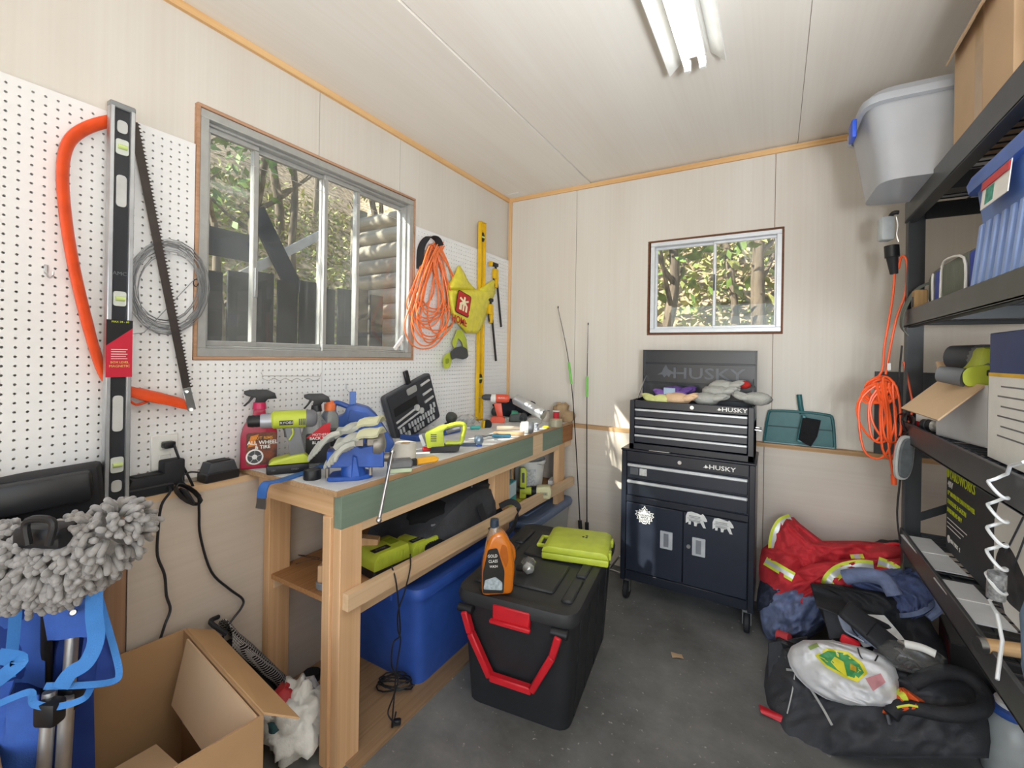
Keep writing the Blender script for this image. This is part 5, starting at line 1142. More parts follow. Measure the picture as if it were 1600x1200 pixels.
for k in range(5*14): a = k/14*2*math.pi; pts.append(onZ(617+(30-.15*k)*math.cos(a), 1078+(11-.05*k)*math.sin(a), .014)+Vector((0,0,.02+.012*math.sin(a*1.7)+.0004*k)))
t.part('cord', MB().tube(pts, .0032, 6), BLACK, world=True); t.part('plug', MB().box(onZ(620,1128,.03), (.03,.02,.02), (0,0,40), .004), BLACK, world=True)
# black soft bag
BG = Q('bag_grey_nylon', '3a3c41', rough=.7, var=.2, bump=.25, bscale=90); BK = Q('bag_black_lining', '101114', rough=.95)
t = T('tool_bag', 'open black and grey soft tool bag with hanging straps on the bench shelf', 'tool bag', (.36, 1.86, ZS))
pb = lambda px, py, x: onX(px, py, x)
def shell(u, v):
    y = 1.42+.70*u; f = math.sin(math.pi*min(1, max(0, u)))**.6; zt = ZS+.03+(.11+.10*u)*f
    if v < .5: x = .555-.03*v*2; z = ZS+.004+(zt-ZS)*v*2
    else: x = .525-.30*(v-.5)*2; z = zt+.05*(v-.5)*2*f
    nn = noise.noise(Vector((u*6, v*4, 3)))*.022*f
    return Vector((x+nn-.03*(1-f), y, z+nn*.8))
t.part('shell', MB().grid(30, 16, shell, .008), BG, world=True)
t.part('mouth', MB().ell((.40, 1.66, ZS+.13), (.10,.17,.05), 20, 10, warp=crumple(3,.2)), BK, world=True)
t.part('base', MB().box((.37,1.76,ZS+.035), (.34,.62,.07), None, .03, 2), BK, world=True)
t.part('top_roll', MB().ell((.40,1.93,ZS+.15), (.12,.20,.08), 20, 12, warp=crumple(6,.22)), Q('bag_charcoal', '2a2b2f', rough=.75, bump=.2), world=True)
t.part('zip', MB().tube([(.50,1.52,ZS+.12),(.50,1.66,ZS+.10),(.50,1.80,ZS+.15),(.47,1.86,ZS+.22)], .005, 6, smooth=5), Q('zip_grey', '7d8086', rough=.4), world=True)
t.part('strap', MB().strip(spline([(.54,1.83,ZS+.13),(.57,1.84,ZS+.05),(.607,1.845,ZS+.02),(.612,1.85,ZS-.05),(.612,1.88,ZS-.075),(.607,1.95,ZS-.06)], 5), (0,1,0), .045, .004), BLACKM, world=True)
t.part('strap', MB().strip(spline([(.607,1.95,ZS-.06),(.612,2.04,ZS-.03),(.610,2.10,ZS+.05),(.575,2.08,ZS+.085),(.54,2.02,ZS+.07)], 5), (0,.4,1), .03, .004), BLACKM, world=True)
t.part('buckle', MB().box((.565,1.98,ZS+.03), (.012,.07,.035), None, .004), Q('buckle_orange', 'c4582a', rough=.5), world=True)
# clutter towards the middle leg
GB = Q('bright_green_bristles', '6fbf2b', rough=.7)
t = T('scrub_brush', 'scrubbing brush with bright green bristles on the bench shelf behind the tool bag', 'brush', (.28, 2.16, ZS+.20), .9); t.part('block', MB().bb(-.07, .07, -.025, .025, .0, .018, .006), GB)
bmb = MB(); r = random.Random(2)
for k in range(120): q = Vector((r.uniform(-.065,.065), r.uniform(-.022,.022), 0)); bmb.cyl(q, q+Vector((r.uniform(-.006,.006), r.uniform(-.006,.006), -.028)), .0018, n=4)
o = t.part('bristles', bmb, GB); o['kind'] = 'stuff'
single('black_box', 'black plastic case carrying the green brush at the back of the bench shelf', 'case', MB().box((0,0,.099), (.20,.24,.198), None, .01), BLACK, (.20, 2.18, ZS))
t = T('retail_box', 'teal and white retail box on the bench shelf beside the middle leg', 'box', (.46, 2.20, ZS+.034), .15); t.part('carton', MB().bb(-.05, .05, -.055, .055, 0, .115, .001), Q('box_teal', '3f9aa5', rough=.6)); t.part('print', MB().bb(.0502, .0508, -.05, .05, .035, .11), Q('box_pale_blue', 'bcd3dc')); t.part('print', MB().bb(-.05, .05, -.0562, -.0555, .035, .11), MATS['box_pale_blue'])
t = T('tool_case', 'flat yellow-green case lying on the bench shelf by the middle leg', 'case', (.44, 2.17, ZS), .1); t.part('lower_shell', MB().box((0,0,.008), (.20,.24,.016), None, .004), Q('olive_yellow', 'a9ab24', rough=.5)); t.part('upper_shell', MB().box((0,0,.024), (.198,.238,.016), None, .006), MATS['olive_yellow'])
t = T('spray_can', 'black aerosol can with pale label behind the teal box', 'aerosol can', (.36, 2.26, ZS+.005)); t.part('can', MB().lathe([(.030,0),(.032,.004),(.032,.20),(.022,.215)], 18), BLACK); t.part('label', MB().lathe([(.0324,.06),(.0324,.15)], 18, close=False), Q('label_lilac', '8f8aa8', rough=.5)); t.part('cap', MB().lathe([(.023,.213),(.021,.235),(.012,.24)], 14), WHITE)
for k, (yy, m_, lb) in enumerate(((2.30, ALU, 'silver metal strip standing against the middle bench leg'), (2.325, PINE, 'pale wooden slat standing against the middle bench leg'))): single('upright_slat', lb, 'slat', MB().bb(-.04, .04, -.008, .008, 0, .245, .001), m_, (.40, yy, ZS+.001), .2)
# right bay
t = T('caulking_tool', 'lime cordless caulking tool standing on end beside the middle leg', 'power tool', (.47, 2.40, ZS), .5); t.part('body', MB().prism(rpoly([(-.022,0),(.02,0),(.022,.17),(.01,.19),(-.018,.19)], .01, 3), -.018, .018, b=.008, seg=2), LIME); t.part('slot', MB().bb(-.008, .008, -.0195, -.017, .10, .16, .001), DGREY); t.part('grip', MB().bb(-.03, .012, -.02, .02, .06, .072, .003), BLACK)
LH = Q('lamp_pale_lime', 'c6c29a', rough=.5)
t = T('cordless_lamp', 'cordless lamp with pale square head resting on the bench rail', 'lamp', (.545, 2.43, .556), R_(25)); t.part('head', MB().prism(rpoly([(.0,-.03),(.085,-.036),(.095,.0),(.085,.042),(.0,.036)], .012, 3), -.032, .032, b=.008, seg=2), LH); t.part('collar', MB().cyl((-.028,0,.003), (.002,0,.003), .028, .034, 16), BLACK); t.part('neck', MB().cyl((-.085,0,.0), (-.028,0,.003), .018, .026, 14), Q('pale_lime', 'b5c04a', rough=.45)); 
b_ = t.part('badge', MB().bb(.025, .07, -.0332, -.032, -.012, .008), Q('badge_grey', 'a5a184')); t.text('badge_lettering', 'RYOBI', .012, front(.047, -.0337, -.002), DGREY, b_)
WB = Q('bucket_white', 'd3d4d0', rough=.5, var=.08)
t = T('bucket', 'white plastic bucket with printed side on the bench shelf', 'bucket', (.42, 2.56, ZS+.002)); t.part('pail', MB().lathe([(.082,0),(.086,.004),(.104,.185),(.112,.187),(.112,.205),(.106,.207),(.100,.19),(.082,.012),(.001,.010)], 32, close=False), WB)
t.part('printed_panel', MB().grid(8, 4, lambda u, v: ((.0905+.0125*v)*math.cos(-1.7+1.1*u), (.0905+.0125*v)*math.sin(-1.7+1.1*u), .05+.11*v), .0006), Q('bucket_print', 'bfc2c4', rough=.5, var=.35, scale=90)); t.part('handle', MB().tube([(.112*math.cos(a), .112*math.sin(a), .195-.02*math.sin((a+.6)*1.2)) for a in [-.6+k*.26 for k in range(11)]], .0025, 6), STEEL)
single('black_rag', 'black rag bunched under the white bucket', 'rag', MB().ell((0,0,.03), (.06,.05,.032), 16, 10, warp=crumple(31,.35)), Q('black_fabric', '1d1e22'), (.50, 2.445, ZS))
t = T('small_box', 'small white box on the bench shelf near the corner', 'box', (.50, 2.78, ZS+.001), .2); t.part('carton', MB().bb(-.03, .03, -.05, .05, 0, .035, .001), PAPER); t.part('print', MB().bb(.0301, .0306, -.02, .03, .008, .026), DGREY)
t = T('plastic_tub', 'small blue plastic tub behind the black tote', 'tub', (.55, 2.225, 0)); t.part('tub', MB().lathe([(.045,.0),(.052,.30),(.056,.30)], 24), BLUE); t.part('lid', MB().lathe([(.058,.295),(.060,.31),(.052,.322),(.02,.324)], 24), Q('lid_blue', '3a5bab', rough=.4))

# --- on the black tote
ZL = .461
p, rz, s = stand(776, 924, ZL); t = T('detergent_bottle', 'bottle of orange car wash soap standing on the black tote lid', 'bottle', p, rz+.12)
X = lambda px: (px-776)*s; Z = lambda py: (924-py)*s
SOAP = Q('orange_soap', 'ea8522', rough=.08, trans=.35, var=.05, coat=.4); CP = Q('clear_bottle_top', 'd9c9ae', rough=.08, trans=.7)
out = rpoly([(X(752),0),(X(800),0),(X(803),Z(880)),(X(796),Z(845)),(X(786),Z(828)),(X(768),Z(828)),(X(760),Z(842)),(X(752),Z(880))], .02, 4)
t.part('bottle', MB().prism(out, -.035, .035, b=.016, seg=3), SOAP)
t.part('shoulder', MB().lathe([(.034,Z(842)),(.026,Z(830)),(.016,Z(822)),(.014,Z(818))], 18, Matrix.Translation((X(772),0,0))), CP)
t.part('cap', MB().lathe([(.0165,Z(823)),(.0175,Z(820)),(.0165,Z(811)),(.012,Z(810))], 16, Matrix.Translation((X(771),0,0))), Q('navy_cap', '2d3a4a', rough=.4))
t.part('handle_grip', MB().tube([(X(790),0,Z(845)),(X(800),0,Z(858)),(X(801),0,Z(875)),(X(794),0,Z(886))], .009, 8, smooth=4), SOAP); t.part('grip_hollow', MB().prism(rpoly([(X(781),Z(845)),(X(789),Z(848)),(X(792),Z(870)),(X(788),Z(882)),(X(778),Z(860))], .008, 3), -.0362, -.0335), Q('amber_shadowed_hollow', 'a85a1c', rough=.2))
lb = t.part('label', MB().prism(rpoly([(X(753),Z(918)),(X(785),Z(920)),(X(786),Z(886)),(X(774),Z(850)),(X(760),Z(852)),(X(753),Z(885))], .008, 3), -.0368, -.0354), Q('soap_label', '23211f', rough=.4))
for k, (q, sz) in enumerate((('GOLD', .016), ('CLASS', .015), ('WASH', .013))): t.text('label_lettering', q, sz, front(X(767+k), -.0374, Z(862+k*8)), INKW, lb, sx=.85)
t.part('printed_car', MB().prism(rpoly([(X(754),Z(912)),(X(783),Z(915)),(X(783),Z(903)),(X(772),Z(894)),(X(756),Z(898))], .006, 3), -.0376, -.0369), Q('car_print', 'aab6bd', rough=.5, var=.4, scale=80), lb)
# lime case
p, rz, s = stand(880, 870, ZL); t = T('drill_bit_case', 'lime plastic bit case lying on the black tote lid', 'tool case', (1.0, 1.985, ZL), R_(14))
CW, CD = .150, .125
t.part('lower_shell', MB().box((0,0,.016), (CW*2,CD*2,.032), None, .008, 2), LIME)
t.part('upper_shell', MB().prism(rpoly([(-CW,.033),(CW,.033),(CW-.006,.052),(CW-.03,.062),(-CW+.03,.062),(-CW+.006,.052)], .006, 3), -CD, CD, b=.010, seg=2), LIME)
t.part('handle', MB().tube([(-CW,-.05,.03),(-CW-.03,-.05,.03),(-CW-.03,.05,.03),(-CW,.05,.03)], .009, 8), LIME)
for s_ in (-1, 1): t.part('latch', MB().bb(CW-.004, CW+.008, s_*.07-.02, s_*.07+.02, .018, .05, .003), LIME)
for k, (a, b) in enumerate(((.02,.03),(.035,.045),(.035,.025))): t.part('mark', MB().cyl((a,b,.062), (a,b,.063), .006, n=10), INKK)
p, rz, s = stand(830, 897, ZL); t = T('wrapped_bulb', 'light bulb in crinkled clear wrap on the tote lid between bottle and lime case', 'light bulb', p, rz)
t.part('wrap', MB().ell((.012,0,.042), (.028,.026,.030), 16, 10, warp=crumple(41,.4), M=rotm(0,-30,0)), CLEAR); t.part('bulb', MB().ell((-.012,0,.024), (.026,.024,.023), 16, 10, warp=crumple(44,.2)), Q('silvered_glass', 'b9bcbb', rough=.2, metal=.6)); t.part('base', MB().cyl((-.035,0,.022), (-.06,.01,.02), .013, n=12), BLACK)

# --- fishing rods in the corner
def rod(top, mid, bot, lab, gy, yb0, yb1):
    a, m_, b = onY(*top, yb1), onY(*mid, (yb0+yb1)/2), onY(*bot, yb0); b.z = max(b.z, .004); t = T('fishing_rod', lab, 'fishing rod', (b.x, b.y, 0), group='fishing rods by the back wall')
    pts = spline([a, m_, b], 10); n = len(pts); t.part('blank', MB().tube(pts, [.0016+.0034*k/n for k in range(n)], 6), BLACK, world=True)
    g0, g1 = pts[int(n*gy)], pts[int(n*(gy+.10))]; t.part('grip', MB().cyl(g0, g1, .0085, n=10), Q('rod_green', '79c25a', rough=.5), world=True)
    t.part('butt', MB().cyl(pts[int(n*.86)], b, .013, .013, 12), BLACK, world=True); t.part('tip', MB().cyl(a, a+Vector((0,0,.016)), .004, n=6), BLACK, world=True)
    for k in (.12, .28, .42): c_ = pts[int(n*k)]; t.part('line_guide', MB().tube([c_+Vector((.006*math.cos(q), -.004, .006*math.sin(q))) for q in [i*1.047 for i in range(6)]], .001, 4, closed=True), STEEL, world=True)
rod((872,482), (893,600), (908,850), 'fishing rod with green grip leaning in the corner, nearer the workbench', .42, 2.80, 2.90); rod((919,508), (917,620), (917,850), 'fishing rod with green grip leaning beside it, nearer the tool cabinet', .40, 2.80, 2.90)
# ================================================================ contents of the chest
CZ = 1.13
KN = Q('knit_grey', 'b4b4ae', rough=.95, bump=.5, bscale=220, var=.12)
def chest_glove(i, px, py, dep, dirx, lab, m_, tip=None, n=4):
    o = onY(px, py, dep); t = T('knit_glove', lab, 'glove', o, 0, 'gloves in the tool chest')
    t.part('palm', MB().ell((dirx*-.055,0,0), (.072,.052,.034), 16, 8, warp=crumple(50+i,.18)), m_)
    for k in range(n): t.part('finger', MB().ell((dirx*(.012+.008*k), -.035+.02*k, .004+.008*(k%2)), (.040,.0145,.016), 10, 6, M=rotm(0, dirx*-12, 8*(k-1.5))), m_)
    t.part('thumb', MB().ell((dirx*-.03,-.045,.0), (.032,.012,.013), 10, 6, M=rotm(0,0,-25*dirx)), m_)
    if tip: t.part('cuff', MB().ell((dirx*.055,.01,.012), (.030,.03,.022), 12, 8), tip)
chest_glove(0, 1120, 624, 2.64, 1, 'pale grey knit glove lying lowest at the right of the open chest', KN)
chest_glove(1, 1136, 613, 2.70, 1, 'pale grey knit glove lying in the middle of the glove heap', KN)
chest_glove(2, 1146, 604, 2.74, 1, 'pale grey knit glove with red cuff on top of the glove heap', KN, Q('red_knit', 'b62a24', rough=.95))
chest_glove(3, 1164, 622, 2.66, -1, 'grey knit glove hanging over the right corner of the chest', KN)
PU = Q('purple_fabric', '7c5aa6', rough=.85, bump=.3)
chest_glove(4, 1040, 618, 2.68, -1, 'purple garden glove lying at the left of the open chest', PU); chest_glove(5, 1068, 613, 2.72, 1, 'darker purple garden glove lying behind the cards', Q('purple_dark', '5f4387', rough=.85))
chest_glove(6, 1022, 625, 2.63, -1, 'yellow-green garden glove at the left corner of the chest', Q('garden_yellow', 'cdd08a', rough=.85)); chest_glove(7, 1075, 624, 2.62, 1, 'peach garden glove at the middle of the chest', Q('peach_fabric', 'e0bd98', rough=.85))
o = onY(1046, 611, 2.64); t = T('card_pack', 'small pale blue pack of cards lying on the purple gloves', 'card pack', o, .1); t.part('pack', MB().box((0,0,0), (.062,.012,.036), (8,0,0), .001), Q('pack_blue', '9fb4cc', rough=.6)); t.part('stripe', MB().box((0,-.0065,.008), (.062,.001,.012), (8,0,0)), Q('pack_dark_blue', '6d86a8'))
t = T('metal_rule', 'thin steel rule lying on the cabinet top in front of the chest', 'ruler', (1.25, 2.536, .866), .02); t.part('rule', MB().bb(-.06, .05, -.006, .006, 0, .004, .001), STEEL); t.part('clip', MB().bb(.05, .062, -.007, .007, 0, .007, .001), BLACK)

# ================================================================ dustpan, cords by the rack
TEAL = Q('dustpan_teal', '2c6468', rough=.4, var=.08)
o = onY(1249, 691, YB-.05); t = T('dustpan', 'dark teal dustpan standing on the back wall ledge', 'dustpan', (o.x, YB-.055, .911)); s = mpp(o)
X = lambda px: (px-1249)*s*1.12; Z = lambda py: (694-py)*s
pan = rpoly([(X(1206),0),(X(1290),0),(X(1287),Z(650)),(X(1280),Z(643)),(X(1255),Z(641)),(X(1214),Z(641)),(X(1210),Z(648))], .012, 3)
t.part('pan', MB().prism(pan, .036, .042), TEAL); t.part('back_lip', MB().tube([(X(1206),.030,.003),(X(1211),.026,Z(648)),(X(1218),.024,Z(642)),(X(1252),.022,Z(641)),(X(1280),.024,Z(643)),(X(1287),.026,Z(650)),(X(1290),.030,.003)], .007, 6, smooth=3), TEAL)
t.part('front_edge', MB().bb(X(1206), X(1290), .02, .036, 0, .008, .001), Q('dustpan_edge', '7b9aa0', rough=.5)); t.part('handle', MB().tube([(X(1252),.034,Z(644)),(X(1250),.028,Z(632)),(X(1248),.026,Z(614))], .013, 10, smooth=3), TEAL); t.part('crease', MB().bb(X(1210), X(1288), .034, .037, Z(668), Z(666)), Q('teal_dark_line', '1c4448'))
t = T('hand_brush', 'black bristled hand brush clipped into the dustpan', 'brush', (o.x+X(1256), YB-.065, .911)); X2 = lambda px: (px-1256)*s*1.12
t.part('handle', MB().prism([(X2(1246),Z(686)),(X2(1252),Z(645)),(X2(1256),Z(645)),(X2(1252),Z(688))], -.014, .012, b=.003), Q('brush_teal', '3f7f84', rough=.4))
t.part('bristles', MB().prism([(X2(1252),Z(648)),(X2(1273),Z(651)),(X2(1269),Z(676)),(X2(1262),Z(692)),(X2(1247),Z(683))], -.016, .012, b=.003), Q('bristle_black', '1a1b1e', rough=.95, bump=.6, bscale=200))
# orange cord hanged on the rack post
t = T('extension_cord', 'tangled orange extension cord hanging from the rack post', 'extension cord', onX(1385, 760, 2.24)); OC = Q('orange_red_cord', 'ee5f2c', rough=.4, var=.06)
q = lambda px, py, d=0: onY(px, py, 2.47-d); r = random.Random(12)
pts = [q(1398,425), q(1394,470), q(1382,540), q(1378,580), q(1362,600,.02)]
for k in range(9):
    cx_, cy_, rx, ry = 1376+r.uniform(-6,10), 606+k*1.5, 22+r.uniform(-6,4), 17+r.uniform(-5,4)
    pts += [q(cx_+rx*math.cos(a), cy_+ry*math.sin(a), .01+.005*k) for a in [j*1.047+k*.3 for j in range(6)]]
for k in range(6):
    cx_ = 1366+6*k; rx = 26-3*k+6*(k%2); bot = 640+9*((k*4)%6); pts += [q(cx_, 600, .05), q(cx_-rx, 630, .05), q(cx_-rx*.8, bot+25, .05+.004*k), q(cx_+4, bot+48-8*(k%3), .05), q(cx_+rx*.7, bot+8, .05), q(cx_+5, 606, .055)]
pts += [q(1380,590,.06), q(1386,640,.06), q(1388,690,.06), q(1394,735,.06), q(1396,748,.06)]
t.part('cord', MB().tube(pts, .0046, 6, smooth=4), OC, world=True)
t.part('cord_tail', MB().tube([q(1404,420), q(1408,402,.02), q(1414,402,.03), q(1418,420,.02), q(1414,460), q(1400,500,.01), q(1388,560,.01), q(1384,585,.02)], .0046, 6, smooth=5), OC, world=True)
t.part('cord_end', MB().tube([q(1412,565,.01), q(1424,620,.02), q(1426,640,.03), q(1418,662,.04), q(1412,668,.04)], .0046, 6, smooth=4), OC, world=True)
t.part('plug', MB().cyl(q(1396,742,.06), q(1397,757,.06), .010, n=10), OC, world=True); t.part('tag', MB().box(q(1389,573,.035), (.012,.002,.03), (0,0,20)), PAPER, world=True)
t = T('power_connector', 'grey junction box with black twist-lock connector hanging at the rack post top', 'connector', q(1395, 420))
t.part('junction_box', MB().box(q(1384,358), (.05,.05,.105), (0,0,15), .012, 2), Q('pale_grey_plastic', 'b9bfc2', rough=.45), world=True); t.part('collar', MB().cyl(q(1393,384), q(1394,402), .026, n=14), BLACK, world=True); t.part('plug', MB().cyl(q(1394,402), q(1397,428), .021, .014, 14), BLACKM, world=True); t.part('cable', MB().tube([q(1390,340), q(1396,333,.02), q(1404,332,.02)], .009, 8, smooth=4), BLACK, world=True); t.part('chain', MB().tube([q(1400,338), q(1403,352), q(1401,366), q(1404,378)], .003, 5, smooth=3), STEEL, world=True)
t = T('slate_board', 'dark grey board standing on the ledge behind the rack post', 'board', (onY(1424,640,2.93).x, 2.945, .911)); t.part('board', MB().bb(-.14, .13, -.006, .006, 0, .42, .001), Q('slate_grey', '4d5055', rough=.6, var=.2)); t.part('edge', MB().bb(-.142, -.136, -.007, .007, 0, .42), DGREY)
# oval pad hanging off the rack
o = onX(1423, 728, 2.22); t = T('sanding_pad', 'grey oval pad with pale rim hanging from the rack post', 'pad', (2.235, 2.32, o.z), 0)
ov = [(.026*math.copysign(abs(math.cos(a))**.7, math.cos(a))+.022*math.sin(a)*.35, .078*math.copysign(abs(math.sin(a))**.8, math.sin(a))) for a in [k*math.pi/14 for k in range(28)]]
MF = Matrix.Rotation(R_(25), 4, 'Z')
t.part('rim', MB().prism([(a*1.28, b*1.13) for a, b in ov], -.004, .014, MF, b=.003), Q('rim_pale', 'b9bab8', rough=.45)); t.part('pad', MB().prism(ov, -.012, .0, MF, b=.004), Q('pad_grey', '62676a', rough=.8, var=.25, scale=40)); t.part('clip', MB().bb(.012, .025, .006, .05, .02, .04), BLACK)

# ================================================================ on the rack
# top shelf: clear tote with blue latch, cardboard boxes
CT = Q('frosted_tote', 'e3e7ee', rough=.3, trans=.6, var=.03)
ZS1 = 2.035
t = T('storage_tote', 'translucent tote with blue latch on the top rack shelf, overhanging', 'storage tote', (2.36, 2.235, ZS1), R_(2))
b, l = tote(t, .30, .19, .285, CT, None, .14, .07)
t.part('rim', MB().add(*(lambda rr, n: ([(x, y, z) for a, c, z in rr for x, y in rrect(-a, a, -c, c, .08)], [(j*n+i, j*n+(i+1)%n, (j+1)*n+(i+1)%n, (j+1)*n+i) for j in range(3) for i in range(n)]))(((.305,.195,.265),(.318,.208,.27),(.318,.208,.295),(.300,.190,.297)), 20)), CT)
t.part('lid', MB().add(*(lambda rr, n: ([(x, y, z) for a, c, z in rr for x, y in rrect(-a, a, -c, c, .08)], [(j*n+i, j*n+(i+1)%n, (j+1)*n+(i+1)%n, (j+1)*n+i) for j in range(1) for i in range(n)]+[tuple(range(n, 2*n))]))(((.31,.20,.298),(.29,.18,.325)), 20)), CT)
t.part('latch', MB().box((-.325,-.04,.245), (.016,.075,.07), None, .005, 2), Q('latch_royal_blue', '2f55c4', rough=.4))
t = T('cardboard_box', 'tan cardboard box on the top rack shelf against the ceiling', 'cardboard box', (2.42, 1.78, ZS1)); t.part('carton', MB().bb(-.14, .28, -.22, .21, 0, .36, .002), KRAFTL); t.part('flap', MB().box((-.15,.0,.35), (.004,.40,.07), (0,22,0)), KRAFTL); t.part('tape', MB().bb(-.1406, -.1400, -.03, .03, 0, .36), Q('box_tape', 'b99c78', rough=.3))
t = T('cardboard_box', 'smaller brown cardboard box on the top rack shelf nearest the viewer', 'cardboard box', (2.44, 1.30, ZS1)); t.part('carton', MB().bb(-.13, .25, -.18, .19, 0, .30, .002), KRAFT); t.part('flap', MB().box((-.135,0,.28), (.004,.34,.06), (0,18,0)), KRAFT)
# second shelf
ZS2 = 1.58
BT = Q('tote_sky_blue', '5a7cc0', rough=.45, var=.06)
t = T('storage_tote', 'blue ribbed tote with label on the second rack shelf', 'storage tote', (2.545, 1.46, ZS2)); 
b, l = tote(t, .285, .285, .30, BT, Q('tote_royal_lid', '4166b5', rough=.4), .10, .04, .02)
for k in range(11): t.part('rib', MB().box((-.281+.0005*k*0, -.24+k*.048, .095), (.012,.022,.17), (0,5.5,0), .003), Q('tote_pale_rib', '8aa2d4', rough=.45), b)
t.part('label', MB().box((-.2985,.08,.235), (.002,.16,.075), (0,5,0)), PAPER); t.part('label_stripe', MB().box((-.2998,.08,.258), (.002,.16,.02), (0,5,0)), RED); t.part('label_picture', MB().box((-.2998,.11,.225), (.002,.05,.04), (0,5,0)), Q('teal_picture', '3f9a86', var=.5, scale=60))
KH = Q('cooler_grey', '6d7268', rough=.8, bump=.2); RB = Q('cooler_royal', '2f46a8', rough=.7)
t = T('cooler_bag', 'grey and blue zip cooler bag on the second rack shelf', 'bag', (2.37, 2.06, ZS2), 0)
t.part('body', MB().box((.10,.02,.085), (.34,.60,.17), None, .05, 3), KH); t.part('pocket', MB().box((-.075,-.09,.075), (.03,.24,.13), None, .012, 2), KH); t.part('side_panel', MB().box((-.07,.10,.07), (.02,.10,.13), None, .008, 2), RB); t.part('side_panel', MB().box((-.075,-.24,.075), (.022,.06,.12), None, .008, 2), RB)
for y_ in (.05, .15): t.part('zip', MB().tube([(-.084,y_,.01),(-.086,y_,.10),(-.08,y_-.02*(1 if y_ < .05 else -1),.13)], .004, 6, smooth=3), PAPER)
t.part('zip', MB().tube([(-.092,-.21,.02),(-.094,-.20,.12),(-.094,-.02,.145),(-.09,.03,.10),(-.092,.03,.02)], .004, 6, smooth=4), PAPER); t.part('strap', MB().strip(spline([(.0,.28,.13),(-.09,.30,.10),(-.13,.33,.02),(-.135,.35,-.05),(-.115,.36,-.085)], 5), (0,1,.2), .05, .003), Q('strap_grey', '6a726b', rough=.8))
t = T('wooden_clamp', 'small wooden block clipped beside the cooler bag', 'block', (2.275, 2.335, ZS2)); t.part('block', MB().bb(-.02, .02, -.022, .022, 0, .085, .003), wood_mat('block_wood', srgb('b59468'), srgb('94744a'), 2)); t.part('buckle', MB().bb(-.024, -.02, -.008, .008, .02, .06, .002), DGREY)
# third shelf
ZS3 = 1.124
t = T('leaf_blower_box', 'white carton with open brown flaps on the third rack shelf', 'carton', (2.47, 2.06, ZS3), R_(14)); WC = Q('carton_white', 'd3d4d6', rough=.6, var=.05)
t.part('wall', MB().bb(-.16, -.156, -.12, .12, 0, .19), WC); t.part('wall', MB().bb(.18, .184, -.12, .12, 0, .19), WC); t.part('wall', MB().bb(-.16, .184, -.124, -.12, 0, .19), WC); t.part('wall', MB().bb(-.16, .184, .12, .124, 0, .19), WC); t.part('bottom', MB().bb(-.16, .184, -.12, .12, 0, .004), WC)
t.part('flap', flap((-.158,.12,.19),(-.158,-.11,.19),(-.27,-.10,.075),(-.27,.11,.09)), KRAFTL); t.part('flap', flap((-.15,-.122,.19),(.18,-.122,.19),(.17,-.19,.09),(-.14,-.19,.10)), KRAFTL); t.part('flap', flap((-.15,.122,.19),(.18,.122,.19),(.17,.17,.27),(-.14,.17,.26)), KRAFTL)
t = T('leaf_blower', 'lime and grey leaf blower sticking out of the white carton', 'leaf blower', (2.50, 2.09, ZS3+.2))
a, b_, c_ = onX(1488,560,2.42), onX(1525,562,2.46), onX(1545,568,2.48)
t.part('tube', MB().cyl(onY(1487,558,2.14), onY(1532,560,2.08), .040, .046, 20), DGREY, world=True); t.part('collar', MB().cyl(onY(1530,560,2.085), onY(1545,562,2.06), .047, .05, 20), GREY, world=True); t.part('body', MB().box(onY(1562,572,2.04), (.14,.13,.10), (0,14,0), .02, 2), LIME, world=True); t.part('handle', MB().tube([onY(1540,575,1.98), onY(1556,583,1.96), onY(1575,598,1.95), onY(1590,612,1.95)], .018, 8, smooth=4), GREY, world=True)
t = T('hedge_tool', 'lime tool with grey nozzle lying across the white carton flaps', 'power tool', onY(1535, 595, 2.0)); t.part('nozzle', MB().cyl(onY(1468,584,2.02), onY(1508,590,1.98), .026, .03, 16), GREY, world=True); 
lp = rpoly([(1503,583),(1513,574),(1545,570),(1562,582),(1562,596),(1548,601),(1512,604),(1505,598)], 6, 3); n_ = len(lp); 
t.part('shell', MB().add([onY(x_, y_, 1.95) for x_, y_ in lp]+[onY(x_+3, y_-3, 2.03) for x_, y_ in lp], [tuple(range(n_)), tuple(range(n_, 2*n_))[::-1]]+[(i, n_+i, n_+(i+1)%n_, (i+1)%n_) for i in range(n_)]), LIME, world=True); t.part('trigger', MB().box(onY(1551,583,1.945), (.025,.012,.02), None, .003), BLACK, world=True)
t = T('tool_carton', 'navy blue and white printed product carton on the third rack shelf', 'carton', (2.37, 1.63, ZS3)); NB = Q('carton_navy', '223a72', rough=.5)
t.part('carton', MB().bb(-.07, .22, -.16, .11, 0, .34, .002), NB); pn = t.part('print_panel', MB().bb(-.0712, -.0702, -.16, .11, 0, .225), PAPER); t.part('print_band', MB().bb(-.0718, -.0710, -.16, .11, .222, .232), YELLOW); t.part('print_panel', MB().bb(-.07, .22, .1102, .1112, 0, .225), PAPER); t.part('print_band', MB().bb(-.07, .22, .1110, .1118, .222, .232), YELLOW)
t.text('carton_lettering', 'KOBALT', .026, basis((.0, .1118, .262), (-1,0,0), (0,0,1)), INKW)
for k in range(9): t.part('print_line', MB().bb(-.05+.03*(k%2), .05+.02*(k%3), .1112, .1117, .20-.022*k, .203-.022*k), GREY, pn)
for k in range(3): t.part('print_icon', MB().bb(-.055, -.025, .1113, .1118, .15-.055*k, .175-.055*k), DGREY, pn)
for k in range(6): t.part('print_line', MB().bb(-.0716, -.0711, -.12, .03+.02*(k%2), .195-.026*k, .199-.026*k), GREY, pn)
t = T('red_box', 'small red and white box on the third rack shelf behind the post', 'box', (2.33, 2.36, ZS3), .4); t.part('carton', MB().bb(-.03, .04, -.05, .05, 0, .11, .001), RED); t.part('label', MB().bb(-.0312, -.03, -.05, .05, .02, .085), PAPER)
